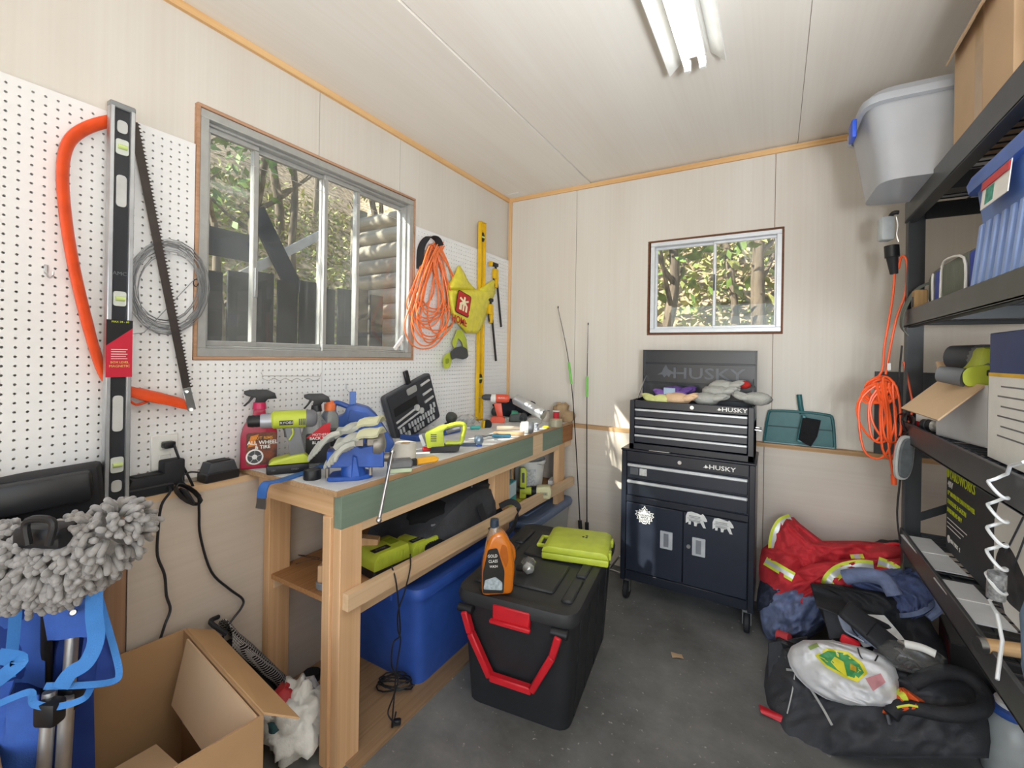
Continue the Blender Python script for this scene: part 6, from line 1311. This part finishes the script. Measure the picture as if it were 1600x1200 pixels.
t = T('paint_marker', 'black capped tube lying in front of the white carton', 'tube', (2.31, 2.21, ZS3+.022), R_(-50)); t.part('tube', MB().cyl((-.02,0,0), (.11,0,0), .021, n=16), Q('tube_pale_print', 'b7b5b0', rough=.4, var=.5, scale=60)); t.part('cap', MB().cyl((-.055,0,0), (-.02,0,0), .021, n=16), BLACK); t.part('ring', MB().cyl((-.040,0,0), (-.036,0,0), .0225, n=16), DGREY)
t = T('wound_cable', 'bundle of black cable tied to the rack post at the third shelf', 'cable', (2.26, 2.40, 1.08)); pts = [Vector((2.25+.02*math.sin(k*1.1), 2.40+.05*math.cos(k*.8), 1.10+.07*math.sin(k*.55))) for k in range(40)]; t.part('cable', MB().tube(pts, .004, 6, smooth=2), BLACK, world=True); t.part('strap', MB().strip(spline([(2.245,2.45,1.45),(2.24,2.46,1.30),(2.245,2.44,1.12),(2.25,2.45,.95),(2.24,2.46,.75),(2.25,2.45,.62)], 4), (0,1,0), .022, .003), BLACKM, world=True)
# bottom shelf: mower carton, white sheets, coil
ZS4 = .668
BX = Q('mower_carton_black', '34363a', rough=.6, var=.06)
t = T('mower_carton', 'large black lawn mower carton with lime lettering on the bottom rack shelf', 'carton', (2.57, 1.77, ZS4+.012), 0)
xL = -.215
t.part('carton', MB().bb(xL, .25, -.42, .535, 0, .355, .002), BX)
B_ = lambda y_, z_: basis((xL-.0012, y_, z_), (0,-1,0), (0,0,1)); LP = Q('lime_print', 'c9d62a')
t.text('carton_lettering', 'YARDWORKS', .050, B_(.375, .286), LP, sx=.8); t.part('emblem', MB().cyl((xL-.0012,.52,.286), (xL-.0002,.52,.286), .016, n=16), LP)
for k, q_ in enumerate(('17" BRUSHLESS LAWN MOWER', 'TONDEUSE A GAZON', 'SANS BALAIS 48 V')): t.text('carton_lettering', q_, .024, basis((xL-.0012, .52, .215-.032*k), (0,-1,0), (0,0,1)), LP, align='LEFT', sx=.8)
t.text('carton_lettering', '48V', .034, B_(.49, .248), INKW)
for k in range(3): t.part('print_line', MB().bb(xL-.0012, xL, .32+.03*k, .52, .118-.016*k, .121-.016*k), INKW)
t.part('seal', MB().cyl((xL-.0014,.50,.045), (xL-.0002,.50,.045), .014, n=16), INKW); t.text('carton_lettering', '48V MAX  2', .02, B_(.43, .045), INKW)
t.part('print_panel', MB().add([(xL-.0012,-.42,0),(xL-.0012,.02,.0),(xL-.0012,.10,.10),(xL-.0012,.10,.24),(xL-.0012,.045,.355),(xL-.0012,-.42,.355)], [(0,1,2,3,4,5)]), PAPER)
t.part('printed_mower', MB().prism(rpoly([(-.12,.05),(.0,.04),(.07,.06),(.09,.13),(.04,.20),(-.02,.19),(-.10,.14)], .02, 3), -xL+.0004, -xL+.0016, Matrix(((0,-1,0,0),(1,0,0,0),(0,0,1,0),(0,0,0,1)))), Q('mower_print', '3a3d42', rough=.6, var=.6, scale=30))
t.part('printed_handle', MB().tube([(xL-.002,.02,.17),(xL-.002,-.08,.30),(xL-.002,-.12,.30),(xL-.002,-.03,.15)], .003, 5), DGREY)
t = T('paper_sheet', 'white cardboard sheet lying on the bottom rack shelf, farthest back', 'sheet', (2.30, 2.20, ZS4+.003), .05); t.part('sheet', MB().bb(-.05, .045, -.14, .20, 0, .004), WC); t.part('fold', MB().bb(-.05, .045, .02, .024, .004, .006), PAPER)
t = T('paper_sheet', 'white cardboard sheet lying on the bottom rack shelf, nearer the front', 'sheet', (2.30, 1.86, ZS4+.003), .03); t.part('sheet', MB().bb(-.05, .045, -.16, .12, 0, .004), WC); t.part('fold', MB().bb(-.05, .045, -.02, -.016, .004, .006), PAPER)
t = T('paint_roller', 'wooden handled roller lying on the bottom rack shelf', 'paint roller', (2.30, 1.56, ZS4+.02), R_(15)); t.part('handle', MB().cyl((-.07,0,0), (.10,0,0), .017, n=14), wood_mat('roller_wood', srgb('c9a77e'), srgb('ab875c'), 0)); t.part('ferrule', MB().cyl((-.075,0,0), (-.06,0,0), .0185, n=14), STEEL)
CW = Q('coil_cord_white', 'dfe3e6', rough=.4, var=.03)
t = T('coiled_cord', 'white coiled cord hanging down beside the mower carton', 'cord', onX(1560, 1060, 2.22)); a, b_ = onX(1560,742,2.225), onX(1556,925,2.225); pts = [onX(1600,722,2.232), onX(1578,728,2.232)]
for k in range(5*20): f = k/100; c_ = a.lerp(b_, f); th = f*5*2*math.pi; pts.append(c_+Vector((.014*math.cos(th)-.0, .028*math.sin(th), .004*math.cos(th*2))))
pts += [onX(1546,938,2.225), onX(1558,960,2.225), onX(1566,1000,2.225), onX(1558,1062,2.20)]
t.part('cord', MB().tube(pts, .0036, 6), CW, world=True); t.part('tension_spring', MB().cyl(onX(1558,895,2.225), onX(1556,935,2.225), .016, n=12), Q('spring_wrap', 'aeb3b8', rough=.3, metal=.4, var=.5, scale=120), world=True)
t = T('jug', 'translucent jug with red and blue cap in the front right corner', 'jug', onZ(1582, 1215, 0)); jb = t.o.location.copy(); zz_ = lambda py: onX(1565, py, jb.x).z
t.part('body', MB().lathe([(.07,0),(.075,.01),(.075,zz_(1110)),(.05,zz_(1092)),(.035,zz_(1086))], 24), Q('jug_translucent', 'c9cdcc', rough=.3, trans=.4)); t.part('cap', MB().lathe([(.058,zz_(1088)),(.062,zz_(1084)),(.060,zz_(1078)),(.040,zz_(1076))], 24), BLUE); t.part('cap_ring', MB().lathe([(.044,zz_(1077)),(.046,zz_(1070)),(.034,zz_(1068))], 20), WHITE); t.part('nozzle', MB().lathe([(.026,zz_(1069)),(.024,zz_(1058)),(.014,zz_(1054))], 16), RED)
single('blue_rag', 'grey-blue rag hanging at the front of the bottom rack shelf', 'rag', MB().ell((0,0,0), (.03,.04,.12), 18, 12, warp=crumple(61,.25)), Q('rag_blue_grey', '7287a3', rough=.9), onX(1632, 1000, 2.225))
# ================================================================ heap of clothes and bags on the floor
def heap(rows, fn, th, nx=22, ny=22, wr=.25, seed=0, back=.4, pw=.5, fold=.3):
    nx = int(nx*1.7); ny = int(ny*1.7); mb = pillow(rows, fn, th, nx, wr, seed, back, ny, pw, fold); n = nx+1
    def S(px, py, lift=.004):
        bs = [r[0] for r in rows]; k = 0
        asc = bs[-1] > bs[0]
        for i in range(len(bs)-1):
            if min(bs[i], bs[i+1]) <= py <= max(bs[i], bs[i+1]): k = i; break
        f = (py-bs[k])/(bs[k+1]-bs[k]); a0 = rows[k][1]*(1-f)+rows[k+1][1]*f; a1 = rows[k][2]*(1-f)+rows[k+1][2]*f
        v = (k+f)/(len(rows)-1)*ny; u = max(0, min(1, (px-a0)/(a1-a0)))*nx; i = min(int(u), nx-1); j = min(int(v), ny-1); fu, fv = u-i, v-j
        g = lambda i_, j_: Vector(mb.v[j_*n+i_])
        p = g(i,j)*(1-fu)*(1-fv)+g(i+1,j)*fu*(1-fv)+g(i,j+1)*(1-fu)*fv+g(i+1,j+1)*fu*fv
        return p+(CAM-p).normalized()*lift
    return mb, S
def ribbon(t, nm, S, pxs, w_, m_, parent=None, lift=.010):
    pts = spline([S(*q, lift) for q in pxs], 5); v = (pts[len(pts)//2]-CAM).normalized()
    sd = [(pts[min(i+1,len(pts)-1)]-pts[max(i-1,0)]).cross(v) for i in range(len(pts))]
    return t.part(nm, MB().strip(pts, sd, w_, .003), m_, parent, world=True)
REDC = Q('coverall_red', 'c4323a', rough=.85, var=.15, bump=.3, bscale=120); HV = Q('hi_vis_yellow', 'd6e04a', rough=.6); SIL = Q('reflective_silver', 'd3d6d4', rough=.35, metal=.2)
NAV = Q('pile_navy', '2a2f40', rough=.9, bump=.3); DEN = Q('denim_blue', '707c9e', rough=.9, var=.25, scale=30, bump=.35, bscale=300); DEN2 = Q('denim_dark', '55628a', rough=.9, var=.2, bump=.35, bscale=300)
# base of the heap
yv0 = lambda py: 2.62+(960-py)*.0012
F0 = lambda a, b, d: onY(a, b, yv0(b)-d)
t = T('denim_trousers', 'blue denim trousers crumpled at the foot of the tool cabinet, under the red coverall', 'trousers', onZ(1240, 985, 0))
mb, S = heap([(1000,1200,1262),(985,1192,1282),(965,1188,1300),(945,1186,1310),(925,1188,1320),(905,1195,1320)], F0, .15, seed=4, wr=.3, back=.5); t.part('leg', mb, DEN, world=True)
mb, S = heap([(955,1184,1215),(940,1182,1230),(922,1184,1240),(905,1188,1240)], F0, .10, 12, 12, seed=9); t.part('waistband', mb, NAV, world=True)
for k in range(4): t.part('drawcord', MB().tube([onZ(1192+3*k,955+4*k,.10), onZ(1196+4*k,972,.05), onZ(1206+3*k,995+2*k,.01)], .004, 6, smooth=4), Q('pale_denim_cord', '8e97b4', rough=.9), world=True)
t = T('coverall', 'red work coverall with yellow and silver reflective tape heaped by the back wall', 'coverall', onZ(1300, 950, 0))
F1 = lambda a, b, d: onY(a, b, 2.70+(900-b)*.0010-d)
rows = [(952,1225,1285),(942,1202,1310),(928,1192,1345),(912,1188,1392),(896,1186,1425),(882,1186,1432),(868,1188,1432),(858,1190,1425),(850,1200,1408),(845,1215,1340)]
mb, S = heap(rows, F1, .17, 30, 26, .32, 3, .55, .45); t.part('body', mb, REDC, world=True)
mb2, S2 = heap([(900,1240,1300),(885,1218,1310),(868,1208,1312),(850,1205,1292),(832,1207,1268),(818,1213,1250),(808,1222,1240)], lambda a, b, d: onY(a, b, 2.66+(900-b)*.0012-d), .12, 18, 20, .2, 6, .5); t.part('sleeve', mb2, REDC, world=True)
mb3, S3 = heap([(925,1300,1330),(908,1255,1420),(893,1240,1434),(880,1262,1430),(872,1330,1410)], lambda a, b, d: onY(a, b, 2.58+(900-b)*.0008-d), .11, 22, 16, .25, 8, .4); t.part('sleeve', mb3, REDC, world=True)
for SS, px, w_ in ((S2, ((1208,858),(1209,846),(1213,830),(1222,816),(1236,810)), .045), (S, ((1196,876),(1206,882),(1218,889),(1230,896),(1240,902)), .045), (S3, ((1288,922),(1294,911),(1302,899),(1318,889),(1345,884),(1365,886)), .05), (S3, ((1372,878),(1388,884),(1402,892),(1416,901),(1426,906)), .045), (S, ((1338,866),(1342,876),(1350,884),(1362,890)), .05)):
    rb = ribbon(t, 'reflective_tape', SS, px, w_, HV); ribbon(t, 'silver_stripe', SS, px, w_*.42, SIL, rb, .014)
t = T('shoulder_pack', 'black and red pack lying against the rack post behind the coverall', 'pack', onZ(1390, 880, .1))
t.part('body', MB().ell(onY(1396,862,2.74), (.085,.06,.05), 16, 10, warp=crumple(71,.25)), BLACKM, world=True); t.part('trim', MB().tube([onY(1370,856,2.66), onY(1392,850,2.66), onY(1412,852,2.66)], .008, 6, smooth=4), RED, world=True)
t = T('denim_jacket', 'blue knitted denim jacket lying over the front of the coverall', 'jacket', onZ(1400, 975, .05))
F2 = lambda a, b, d: onY(a, b, 2.47+(930-b)*.0014-d)
mb, S = heap([(972,1402,1428),(962,1396,1450),(948,1386,1464),(932,1370,1468),(916,1330,1466),(905,1316,1462),(896,1325,1455),(884,1420,1444)], F2, .10, 24, 20, .3, 12, .6); t.part('body', mb, DEN2, world=True)
ribbon(t, 'hem', S, ((1392,958),(1410,962),(1440,956),(1462,940)), .016, DEN); t.part('sleeve', MB().tube([onY(1320,902,2.40), onY(1350,898,2.38), onY(1382,906,2.36), onY(1398,930,2.34)], .030, 10, smooth=5), DEN, world=True)
t.part('collar', MB().tube([onY(1432,884,2.42), onY(1446,905,2.38), onY(1462,928,2.38), onY(1468,950,2.36), onY(1450,966,2.34)], .014, 8, smooth=5), DEN, world=True)

# black duffel
BD = Q('duffel_black', '26272b', rough=.75, var=.2, bump=.2, bscale=160); BDG = Q('duffel_charcoal', '3b3c40', rough=.75, var=.15, bump=.2, bscale=160); BI = Q('duffel_lining', '15161a', rough=.9)
t = T('duffel_bag', 'open black duffel bag with red trim on the floor in front of the rack', 'duffel bag', onZ(1360, 1133, 0))
FD = lambda a, b, d: onY(a, b, 2.08+(1133-b)*.0018-d)
mb, S = heap([(1185,1196,1545),(1160,1190,1548),(1133,1188,1546),(1108,1190,1540),(1088,1192,1536),(1066,1194,1520),(1045,1196,1440),(1025,1199,1330),(1005,1204,1260)], FD, .14, 34, 24, .22, 15, .7, .4); t.part('front_panel', mb, BDG, world=True)
mbb, Sb = heap([(1060,1330,1500),(1035,1320,1492),(1005,1300,1474),(975,1290,1456),(948,1278,1440),(928,1270,1400),(912,1266,1300)], lambda a, b, d: onY(a, b, 2.36+(1000-b)*.0010-d), .08, 26, 20, .3, 17, .8); t.part('back_panel', mbb, BD, world=True)
t.part('lid_flap', MB().grid(10, 12, lambda u, v: onY(1268+8*u+130*v-12*u*v, 912+58*v+34*u*(1-.3*v), 2.30-.10*u+.04*math.sin(u*4+v*3)), .006), BD, world=True)
t.part('side_pocket', MB().grid(8, 8, lambda u, v: onY(1285+12*u+60*v, 948+6*v+50*u-12*u*v, 2.22-.05*u+.015*math.sin(v*5)), .006), BDG, world=True)
t.part('end_panel', MB().grid(8, 8, lambda u, v: onY(1200+60*u, 1004+96*v-10*u*(1-v), 2.18+.10*u-.02*math.sin(v*3)), .006), BDG, world=True)
t.part('lip', MB().tube([onY(1425,1068,2.04), onY(1470,1050,2.06), onY(1510,1056,2.07), onY(1536,1082,2.04), onY(1532,1110,1.98), onY(1480,1116,1.95), onY(1410,1104,1.96), onY(1392,1118,1.94)], .022, 10, smooth=5), BD, world=True)
ribbon(t, 'piping', S, ((1229,1046),(1244,1050),(1262,1070),(1284,1104),(1300,1133)), .008, Q('piping_grey', 'a9a9a6', rough=.6)); ribbon(t, 'seam', S, ((1242,1052),(1238,1080),(1230,1115)), .004, MATS['piping_grey'])
ribbon(t, 'piping', Sb, ((1256,1000),(1270,985),(1285,976)) if False else ((1300,1000),(1330,1012),(1380,1030),(1430,1050)), .006, MATS['piping_grey'])
t.part('red_trim', MB().grid(6, 6, lambda u, v: onZ(1186+58*v+3*u, 1100+14*u+28*v, .012+.01*math.sin(u*3+v*2)), .006), RED, world=True); t.part('red_pull', MB().box(onY(1328,1003,2.12), (.06,.015,.035), (0,15,0), .006), RED, world=True); t.part('red_pull', MB().cyl(onY(1216,993,2.26), onY(1234,998,2.24), .024, .020, 12), Q('red_dull', 'a9343a', rough=.5), world=True); t.part('buckle', MB().box(onY(1226,1010,2.22), (.07,.03,.05), (0,10,0), .008), BLACK, world=True); t.part('zip', MB().tube([onY(1386,1116,1.945), onY(1388,1124,1.94), onY(1390,1132,1.935)], .006, 6), DGREY, world=True); t.part('cord_loop', MB().tube([onY(1340,1012,2.05), onY(1346,1028,2.03), onY(1362,1038,2.03), onY(1372,1024,2.05)], .0025, 6, smooth=5), BLACK, world=True)
# contents
def card(nm, lab, cat, quad, m_, th=.003, bend=.01):
    A, B, C, D = [onY(*q) for q in quad]; n_ = (B-A).cross(D-A).normalized()
    return single(nm, lab, cat, MB().grid(6, 6, lambda u, v: A.lerp(B,u).lerp(D.lerp(C,u),v)+n_*bend*math.sin(u*3+v*2), th), m_, (A+C)/2, world=True)
card('paper_sheet', 'white printed paper sticking out of the duffel bag', 'paper', ((1308,952,2.24),(1382,962,2.26),(1414,1004,2.18),(1350,1010,2.14)), Q('printed_paper', 'd9d9d8', rough=.8, var=.12, scale=50)); 
t = T('phone_case', 'black rounded case lying on the papers in the duffel bag', 'case', onY(1362, 985, 2.10)); c_ = onY(1360,984,2.11); ex = (onY(1386,1002,2.10)-onY(1338,962,2.13)).normalized(); M = basis(c_, ex, (0,.75,.6)); mb = MB().box((0,0,0), (.19,.085,.028), None, .018, 3); mb.v = [tuple(M @ Vector(v)) for v in mb.v]; t.part('shell', mb, BLACKM, world=True); mb = MB().box((0,.0,.0142), (.004,.08,.002)); mb.v = [tuple(M @ Vector(v)) for v in mb.v]; t.part('seam', mb, BLACK, world=True)
t = T('cable_bag', 'clear bag of black cable beside the papers in the duffel bag', 'bag', onY(1420, 1028, 2.08)); t.part('film', MB().ell(onY(1422,1026,2.08), (.10,.05,.045), 18, 10, warp=crumple(81,.3)), CLEAR, world=True); t.part('cable', MB().tube([onY(1392+28*k/9+8*math.cos(k*1.6), 1012+24*k/9+7*math.sin(k*1.6), 2.08) for k in range(20)], .006, 6, smooth=3), BLACK, world=True)
t = T('trowel', 'white handled trowel lying across the duffel bag', 'trowel', onY(1440, 1015, 2.10)); t.part('handle', MB().tube([onY(1414,1006,2.06), onY(1440,1012,2.05), onY(1462,1022,2.04)], .013, 10, smooth=4), WHITE, world=True); t.part('neck', MB().cyl(onY(1404,1002,2.08), onY(1416,1007,2.06), .006, n=8), STEEL, world=True)
for k, (a, b, h_) in enumerate((((1330,955),(1372,1012),'6f7d95'), ((1316,962),(1352,1004),'8a93a5'))): single('folded_strap', ('blue-grey folded strap beside the black case in the duffel bag', 'pale folded strap at the left of the duffel contents')[k], 'strap', MB().strip(spline([onY(*a,2.15), onY((a[0]+b[0])/2-8,(a[1]+b[1])/2+3,2.12), onY(*b,2.09)], 5), (1,0,-.4), .03, .006), Q('strap_%s' % h_, h_, rough=.8), onY(*b, 2.09), world=True)
PBF = mat('white_carrier_film', srgb('d8d8da'), rough=.35, var=.1, scale=12, bump=.35, bscale=25)
t = T('plastic_bag', 'white carrier bag with green and yellow emblem lying on the duffel bag', 'plastic bag', onY(1315, 1100, 2.0))
mb, S = heap([(1104,1330,1398),(1092,1290,1405),(1075,1262,1405),(1058,1245,1404),(1040,1234,1398),(1024,1230,1380),(1010,1236,1345),(1000,1255,1300)], lambda a, b, d: onY(a, b, 1.99+(1100-b)*.0016-d), .09, 26, 22, .35, 21, .5, .45, .10); t.part('film', mb, PBF, world=True)
def patch(nm, pl, m_, lift, par=None):
    c_ = (sum(p[0] for p in pl)/len(pl), sum(p[1] for p in pl)/len(pl)); n_ = len(pl); R3 = 3
    vs = [S(*c_, lift)]; fs = []
    for r_ in range(1, R3+1):
        for q_ in pl: vs.append(S(c_[0]+(q_[0]-c_[0])*r_/R3, c_[1]+(q_[1]-c_[1])*r_/R3, lift))
    for i in range(n_):
        j = (i+1)%n_; fs.append((0, 1+i, 1+j))
        for r_ in range(R3-1): fs.append((1+r_*n_+i, 1+(r_+1)*n_+i, 1+(r_+1)*n_+j, 1+r_*n_+j))
    return t.part(nm, MB().add(vs, fs), m_, par, world=True)
def dens(pl, k=3): return [(a[0]+(b[0]-a[0])*i/k, a[1]+(b[1]-a[1])*i/k) for a, b in zip(pl, pl[1:]+pl[:1]) for i in range(k)]
e0 = patch('emblem', dens([(1273,1024),(1292,1013),(1325,1018),(1348,1036),(1356,1052),(1340,1066),(1318,1058),(1290,1042)]), Q('emblem_yellow', 'd9d03a', rough=.5), .004)
e1 = patch('emblem_field', dens([(1278,1025),(1293,1017),(1322,1021),(1343,1038),(1350,1051),(1339,1062),(1319,1054),(1292,1039)]), Q('emblem_green', '3f8f52', rough=.5), .007, e0)
patch('emblem_mark', dens([(1304,1026),(1318,1034),(1324,1058),(1308,1046),(1298,1034)]), MATS['emblem_yellow'], .010, e1); patch('emblem_mark', dens([(1328,1036),(1338,1042),(1338,1050),(1328,1046)]), Q('emblem_gold', 'c9a42c', rough=.5), .010, e1); patch('print', dens([(1352,1060),(1376,1052),(1384,1066),(1364,1080)]), Q('faint_red_print', 'c98d92', rough=.5), .004); patch('print', dens([(1262,1010),(1276,1004),(1280,1010),(1266,1016)]), Q('print_green', '9db36a'), .004)
ORV = Q('vest_orange', 'e8622a', rough=.8, bump=.2)
t = T('hi_vis_vest', 'orange safety vest stuffed into the duffel bag behind the carrier bag', 'vest', onY(1410, 1095, 2.0)); mb, S = heap([(1118,1372,1420),(1108,1378,1450),(1095,1392,1444),(1082,1400,1424),(1074,1404,1412)], lambda a, b, d: onY(a, b, 2.00+(1100-b)*.001-d), .05, 14, 12, .3, 25, .5); t.part('fabric', mb, ORV, world=True); ribbon(t, 'yellow_tape', S, ((1402,1080),(1410,1086),(1414,1094)), .02, HV); ribbon(t, 'seam', S, ((1398,1106),(1420,1102),(1440,1106)), .006, HV)
# boxed wine carton under the rack
c0 = onY(1484, 1040, 2.27); t = T('wine_carton', 'black and red wine carton on the floor under the rack', 'carton', (c0.x, c0.y, 0), R_(-6))
hz = onY(1482, 1003, c0.y).z
t.part('carton', MB().bb(0, .30, 0, .24, 0, hz, .002), Q('carton_black', '1b1a1d', rough=.4)); sd = t.part('side_print', MB().bb(-.0012, -.0002, .01, .23, .01, hz-.01), Q('carton_dark_red', '5a1f22', rough=.5, var=.6, scale=40)); t.part('top_print', MB().bb(.004, .296, .004, .236, hz, hz+.001), Q('carton_top_grey', '4a4e50', rough=.5)); fp = t.part('front_print', MB().bb(.01, .29, -.0012, -.0002, .01, hz*.3), Q('carton_print_black', '17161a', rough=.4)); t.text('carton_lettering', 'APOTHIC', .042, front(.145, -.002, hz*.36), INKW, fp, sx=.95); t.part('print_line', MB().bb(.08, .20, -.0022, -.0014, hz*.27-.004, hz*.27+.004), INKR, fp)
single('paper_scrap', 'small tan paper scrap lying on the concrete floor in front of the cabinet', 'paper scrap', MB().grid(3, 3, lambda u, v: (-.025+.05*u, -.018+.036*v, .002+.004*math.sin(u*3+v*2)), .001), KRAFTL, onZ(1058, 1025, .002), .4)
# ================================================================ outside
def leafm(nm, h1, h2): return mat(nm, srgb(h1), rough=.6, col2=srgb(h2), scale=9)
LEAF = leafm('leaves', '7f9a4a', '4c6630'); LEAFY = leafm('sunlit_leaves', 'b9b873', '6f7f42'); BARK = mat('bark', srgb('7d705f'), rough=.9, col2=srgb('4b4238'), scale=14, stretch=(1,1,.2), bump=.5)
LITTER = mat('leaf_litter', srgb('c9b394'), rough=.95, col2=srgb('67593f'), scale=7, bump=.6, bscale=30)
def hill(x, y):
    a = max(0, -x-3.4)*.85; b = max(0, y-4.3)*.95
    return max(a, b)+.25*noise.noise(Vector((x*.5, y*.5, 0)))*(1 if max(a,b) > .1 else .1)-.1
def terr(u, v):
    x = -15+26*u; y = -12+32*v; z = hill(x, y)
    if x > -.3 and y < YB+.3: z = -.16
    return (x, y, z)
struct('ground', MB().grid(90, 100, terr), LITTER)
def leaves(n, cen, rad, sz, seed, shell=.3):
    r = random.Random(seed); mb = MB()
    for _ in range(n):
        d = Vector((r.gauss(0,1), r.gauss(0,1), r.gauss(0,1))).normalized()*(shell+(1-shell)*r.random())
        c = Vector(cen)+Vector((d.x*rad[0], d.y*rad[1], d.z*rad[2]))
        M = Matrix.Translation(c) @ rotm(r.uniform(-70,70), r.uniform(-70,70), r.uniform(0,360)); s = sz*r.uniform(.6,1.4)
        mb.add([(-s,0,0),(0,-s*.45,.1*s),(s,0,0),(0,s*.45,.1*s)], [(0,1,2,3)], M)
    return mb
def tree(x, y, h, rad, label, seed, lean=0, lm=LEAF, n=420, cz=.72, bush=False):
    r = random.Random(seed); z = hill(x, y)-.1
    t = T('forest_tree', label, 'tree', (x, y, z), 0, 'trees on the slope outside')
    pts = [Vector((lean*k*k*.05+.05*r.uniform(-1,1)*k, .06*r.uniform(-1,1)*k, h*k/5)) for k in range(6)]
    t.part('trunk', MB().tube(pts, [rad*(1-.14*k) for k in range(6)], 9, smooth=3), BARK)
    for k in range(6):
        mb = MB(); f = r.uniform(.25, .95); b = spline(pts, 3)[min(15, int(f*15))]; a = r.uniform(0, 6.28); L = r.uniform(.5, 1.3)*(1.2-f)
        mb.tube([b, b+Vector((math.cos(a)*L*.5, math.sin(a)*L*.5, L*.35)), b+Vector((math.cos(a)*L, math.sin(a)*L, L*.9))], [rad*.4, rad*.25, rad*.08], 6, smooth=3)
        t.part('branch', mb, BARK)
    o = t.part('foliage', leaves(n, (pts[4].x, 0, h*cz), (1.3, 1.3, h*.33), .085, seed+50), lm); o['kind'] = 'stuff'
    return t
where = [(-4.2,3.0),(-5.0,1.7),(-5.6,4.1),(-6.5,2.6),(-6.3,5.3),(-7.6,3.8),(-8.2,6.2),(-8.8,2.4),(-9.4,8.0),(-5.3,6.6),(-7.2,8.4)]
adj = ['slim', 'leaning', 'forked', 'mossy', 'pale', 'thick', 'tall', 'thin', 'distant', 'dark', 'crooked']
for i, (x, y) in enumerate(where):
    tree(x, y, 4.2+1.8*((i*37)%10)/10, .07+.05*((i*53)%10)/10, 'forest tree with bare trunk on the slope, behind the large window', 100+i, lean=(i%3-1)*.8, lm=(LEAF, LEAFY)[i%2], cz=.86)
back = [(.2,6.4),(.75,5.2),(1.0,7.6),(1.42,5.7),(1.62,5.25),(2.1,6.7),(1.9,8.2),(.5,8.8),(2.7,5.9),(-.5,7.3)]
for i, (x, y) in enumerate(back):
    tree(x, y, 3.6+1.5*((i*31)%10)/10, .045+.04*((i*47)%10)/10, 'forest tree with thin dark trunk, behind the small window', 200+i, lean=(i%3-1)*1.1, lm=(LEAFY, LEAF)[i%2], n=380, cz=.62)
# undergrowth on both slopes
mb = MB(); r = random.Random(5)
for _ in range(14000):
    if r.random() < .5: x = -3.3-7*r.random(); y = .5+9*r.random()
    else: x = -1.5+6*r.random(); y = 4.4+6*r.random()
    z = hill(x, y)+.02+.55*r.random()**2
    M = Matrix.Translation((x,y,z)) @ rotm(r.uniform(-60,60), r.uniform(-60,60), r.uniform(0,360)); s = r.uniform(.04,.12)
    mb.add([(-s,0,0),(0,-s*.4,.02),(s,0,0),(0,s*.4,.02)], [(0,1,2,3)], M)
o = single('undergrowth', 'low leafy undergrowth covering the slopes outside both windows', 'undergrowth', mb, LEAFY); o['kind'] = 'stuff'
# sun-side trees that dapple the light
for i, (x, y) in enumerate(((-3.4, -2.2), (-4.6, -3.2))):
    t = tree(x, y, 7.4, .15, ('broad leafy tree shading the large window from the sunny side', 'taller leafy tree farther off on the sunny side')[i], 300+i, n=10, cz=.7)
    o = t.part('crown', leaves((430,330)[i], (0, 0, 5.0), (1.9, 2.1, 1.9), .10, 310+i, .15), LEAF); o['kind'] = 'stuff'
t = tree(-3.5, .5, 6.4, .12, 'leafy tree standing beyond the fence, shading the log shed', 330, n=10, cz=.7)
o = t.part('crown', leaves(900, (.1, .15, 4.3), (1.3, 1.5, 1.2), .10, 331, .15), LEAF); o['kind'] = 'stuff'
# dark fence behind the large window
FEN = Q('fence_dark_stain', '2c2f37', rough=.75, var=.25)
t = T('board_fence', 'dark stained board fence with gaps outside the large window', 'fence', (-1.6, 1.2, 0))
y = -.6; k = 0
while y < 1.95:
    t.part('board', MB().bb(-.02, .0, y, y+.155, -.2, 1.94+.012*((k*7)%5), .003), FEN); y += .188; k += 1
t.part('rail', MB().bb(-.07, -.022, -.7, 2.3, 1.15, 1.24), FEN)
t.part('rail', MB().bb(-.64, -.60, -.7, 1.03, 2.17, 2.40), FEN)
for yy in (-.62, 1.0): t.part('post', MB().bb(-.12, -.024, yy, yy+.09, -.2, 1.9), FEN)
t = T('stair_stringer', 'pale sunlit handrail sloping up behind the dark fence', 'handrail', (-2.3, 2.0, 0))
t.part('rail', MB().beam((.1, .12, 2.02), (.1, .92, 2.58), .05, .075), Q('weathered_wood', 'c9c4b8', rough=.8))
t.part('post', MB().bb(.06, .12, .90, .97, -.2, 2.52), MATS['weathered_wood'])
t.part('brace', MB().beam((.16, .22, 2.62), (.16, .62, 1.95), .03, .16), FEN)
# log-sided shed
t = T('log_sided_shed', 'weathered log siding shed dappled with sun outside the window', 'shed', (-1.35, 3.3, 0))
SID = mat('log_siding', srgb('a39c8c'), rough=.85, col2=srgb('7f7768'), scale=5, stretch=(.4,1,3))
for k in range(20):
    z = -.2+k*.155
    t.part('log_course', MB().lathe([(.08, -.68), (.08, .55)], 10, Matrix.Translation((0, 0, z)) @ rotm(0, 90, 0)), SID)
t.part('corner_board', MB().bb(-.76, -.68, -.09, .06, -.2, 2.9), SID)
t = T('grey_patch_slab', 'pale grey slab added outside the small window for a grey patch in its pane', 'slab', (1.86, 4.0, hill(1.86,4.0)-.05))  # added slab, stands in for the grey patch low in the right pane
t.part('slab', MB().bb(-.18, .25, -.03, .03, 0, 1.76, .01), Q('slab_pale_grey', 'b4b2ab', rough=.9))
t.part('cap', MB().bb(-.19, .26, -.04, .04, 1.74, 1.77, .004), MATS['slab_pale_grey'])
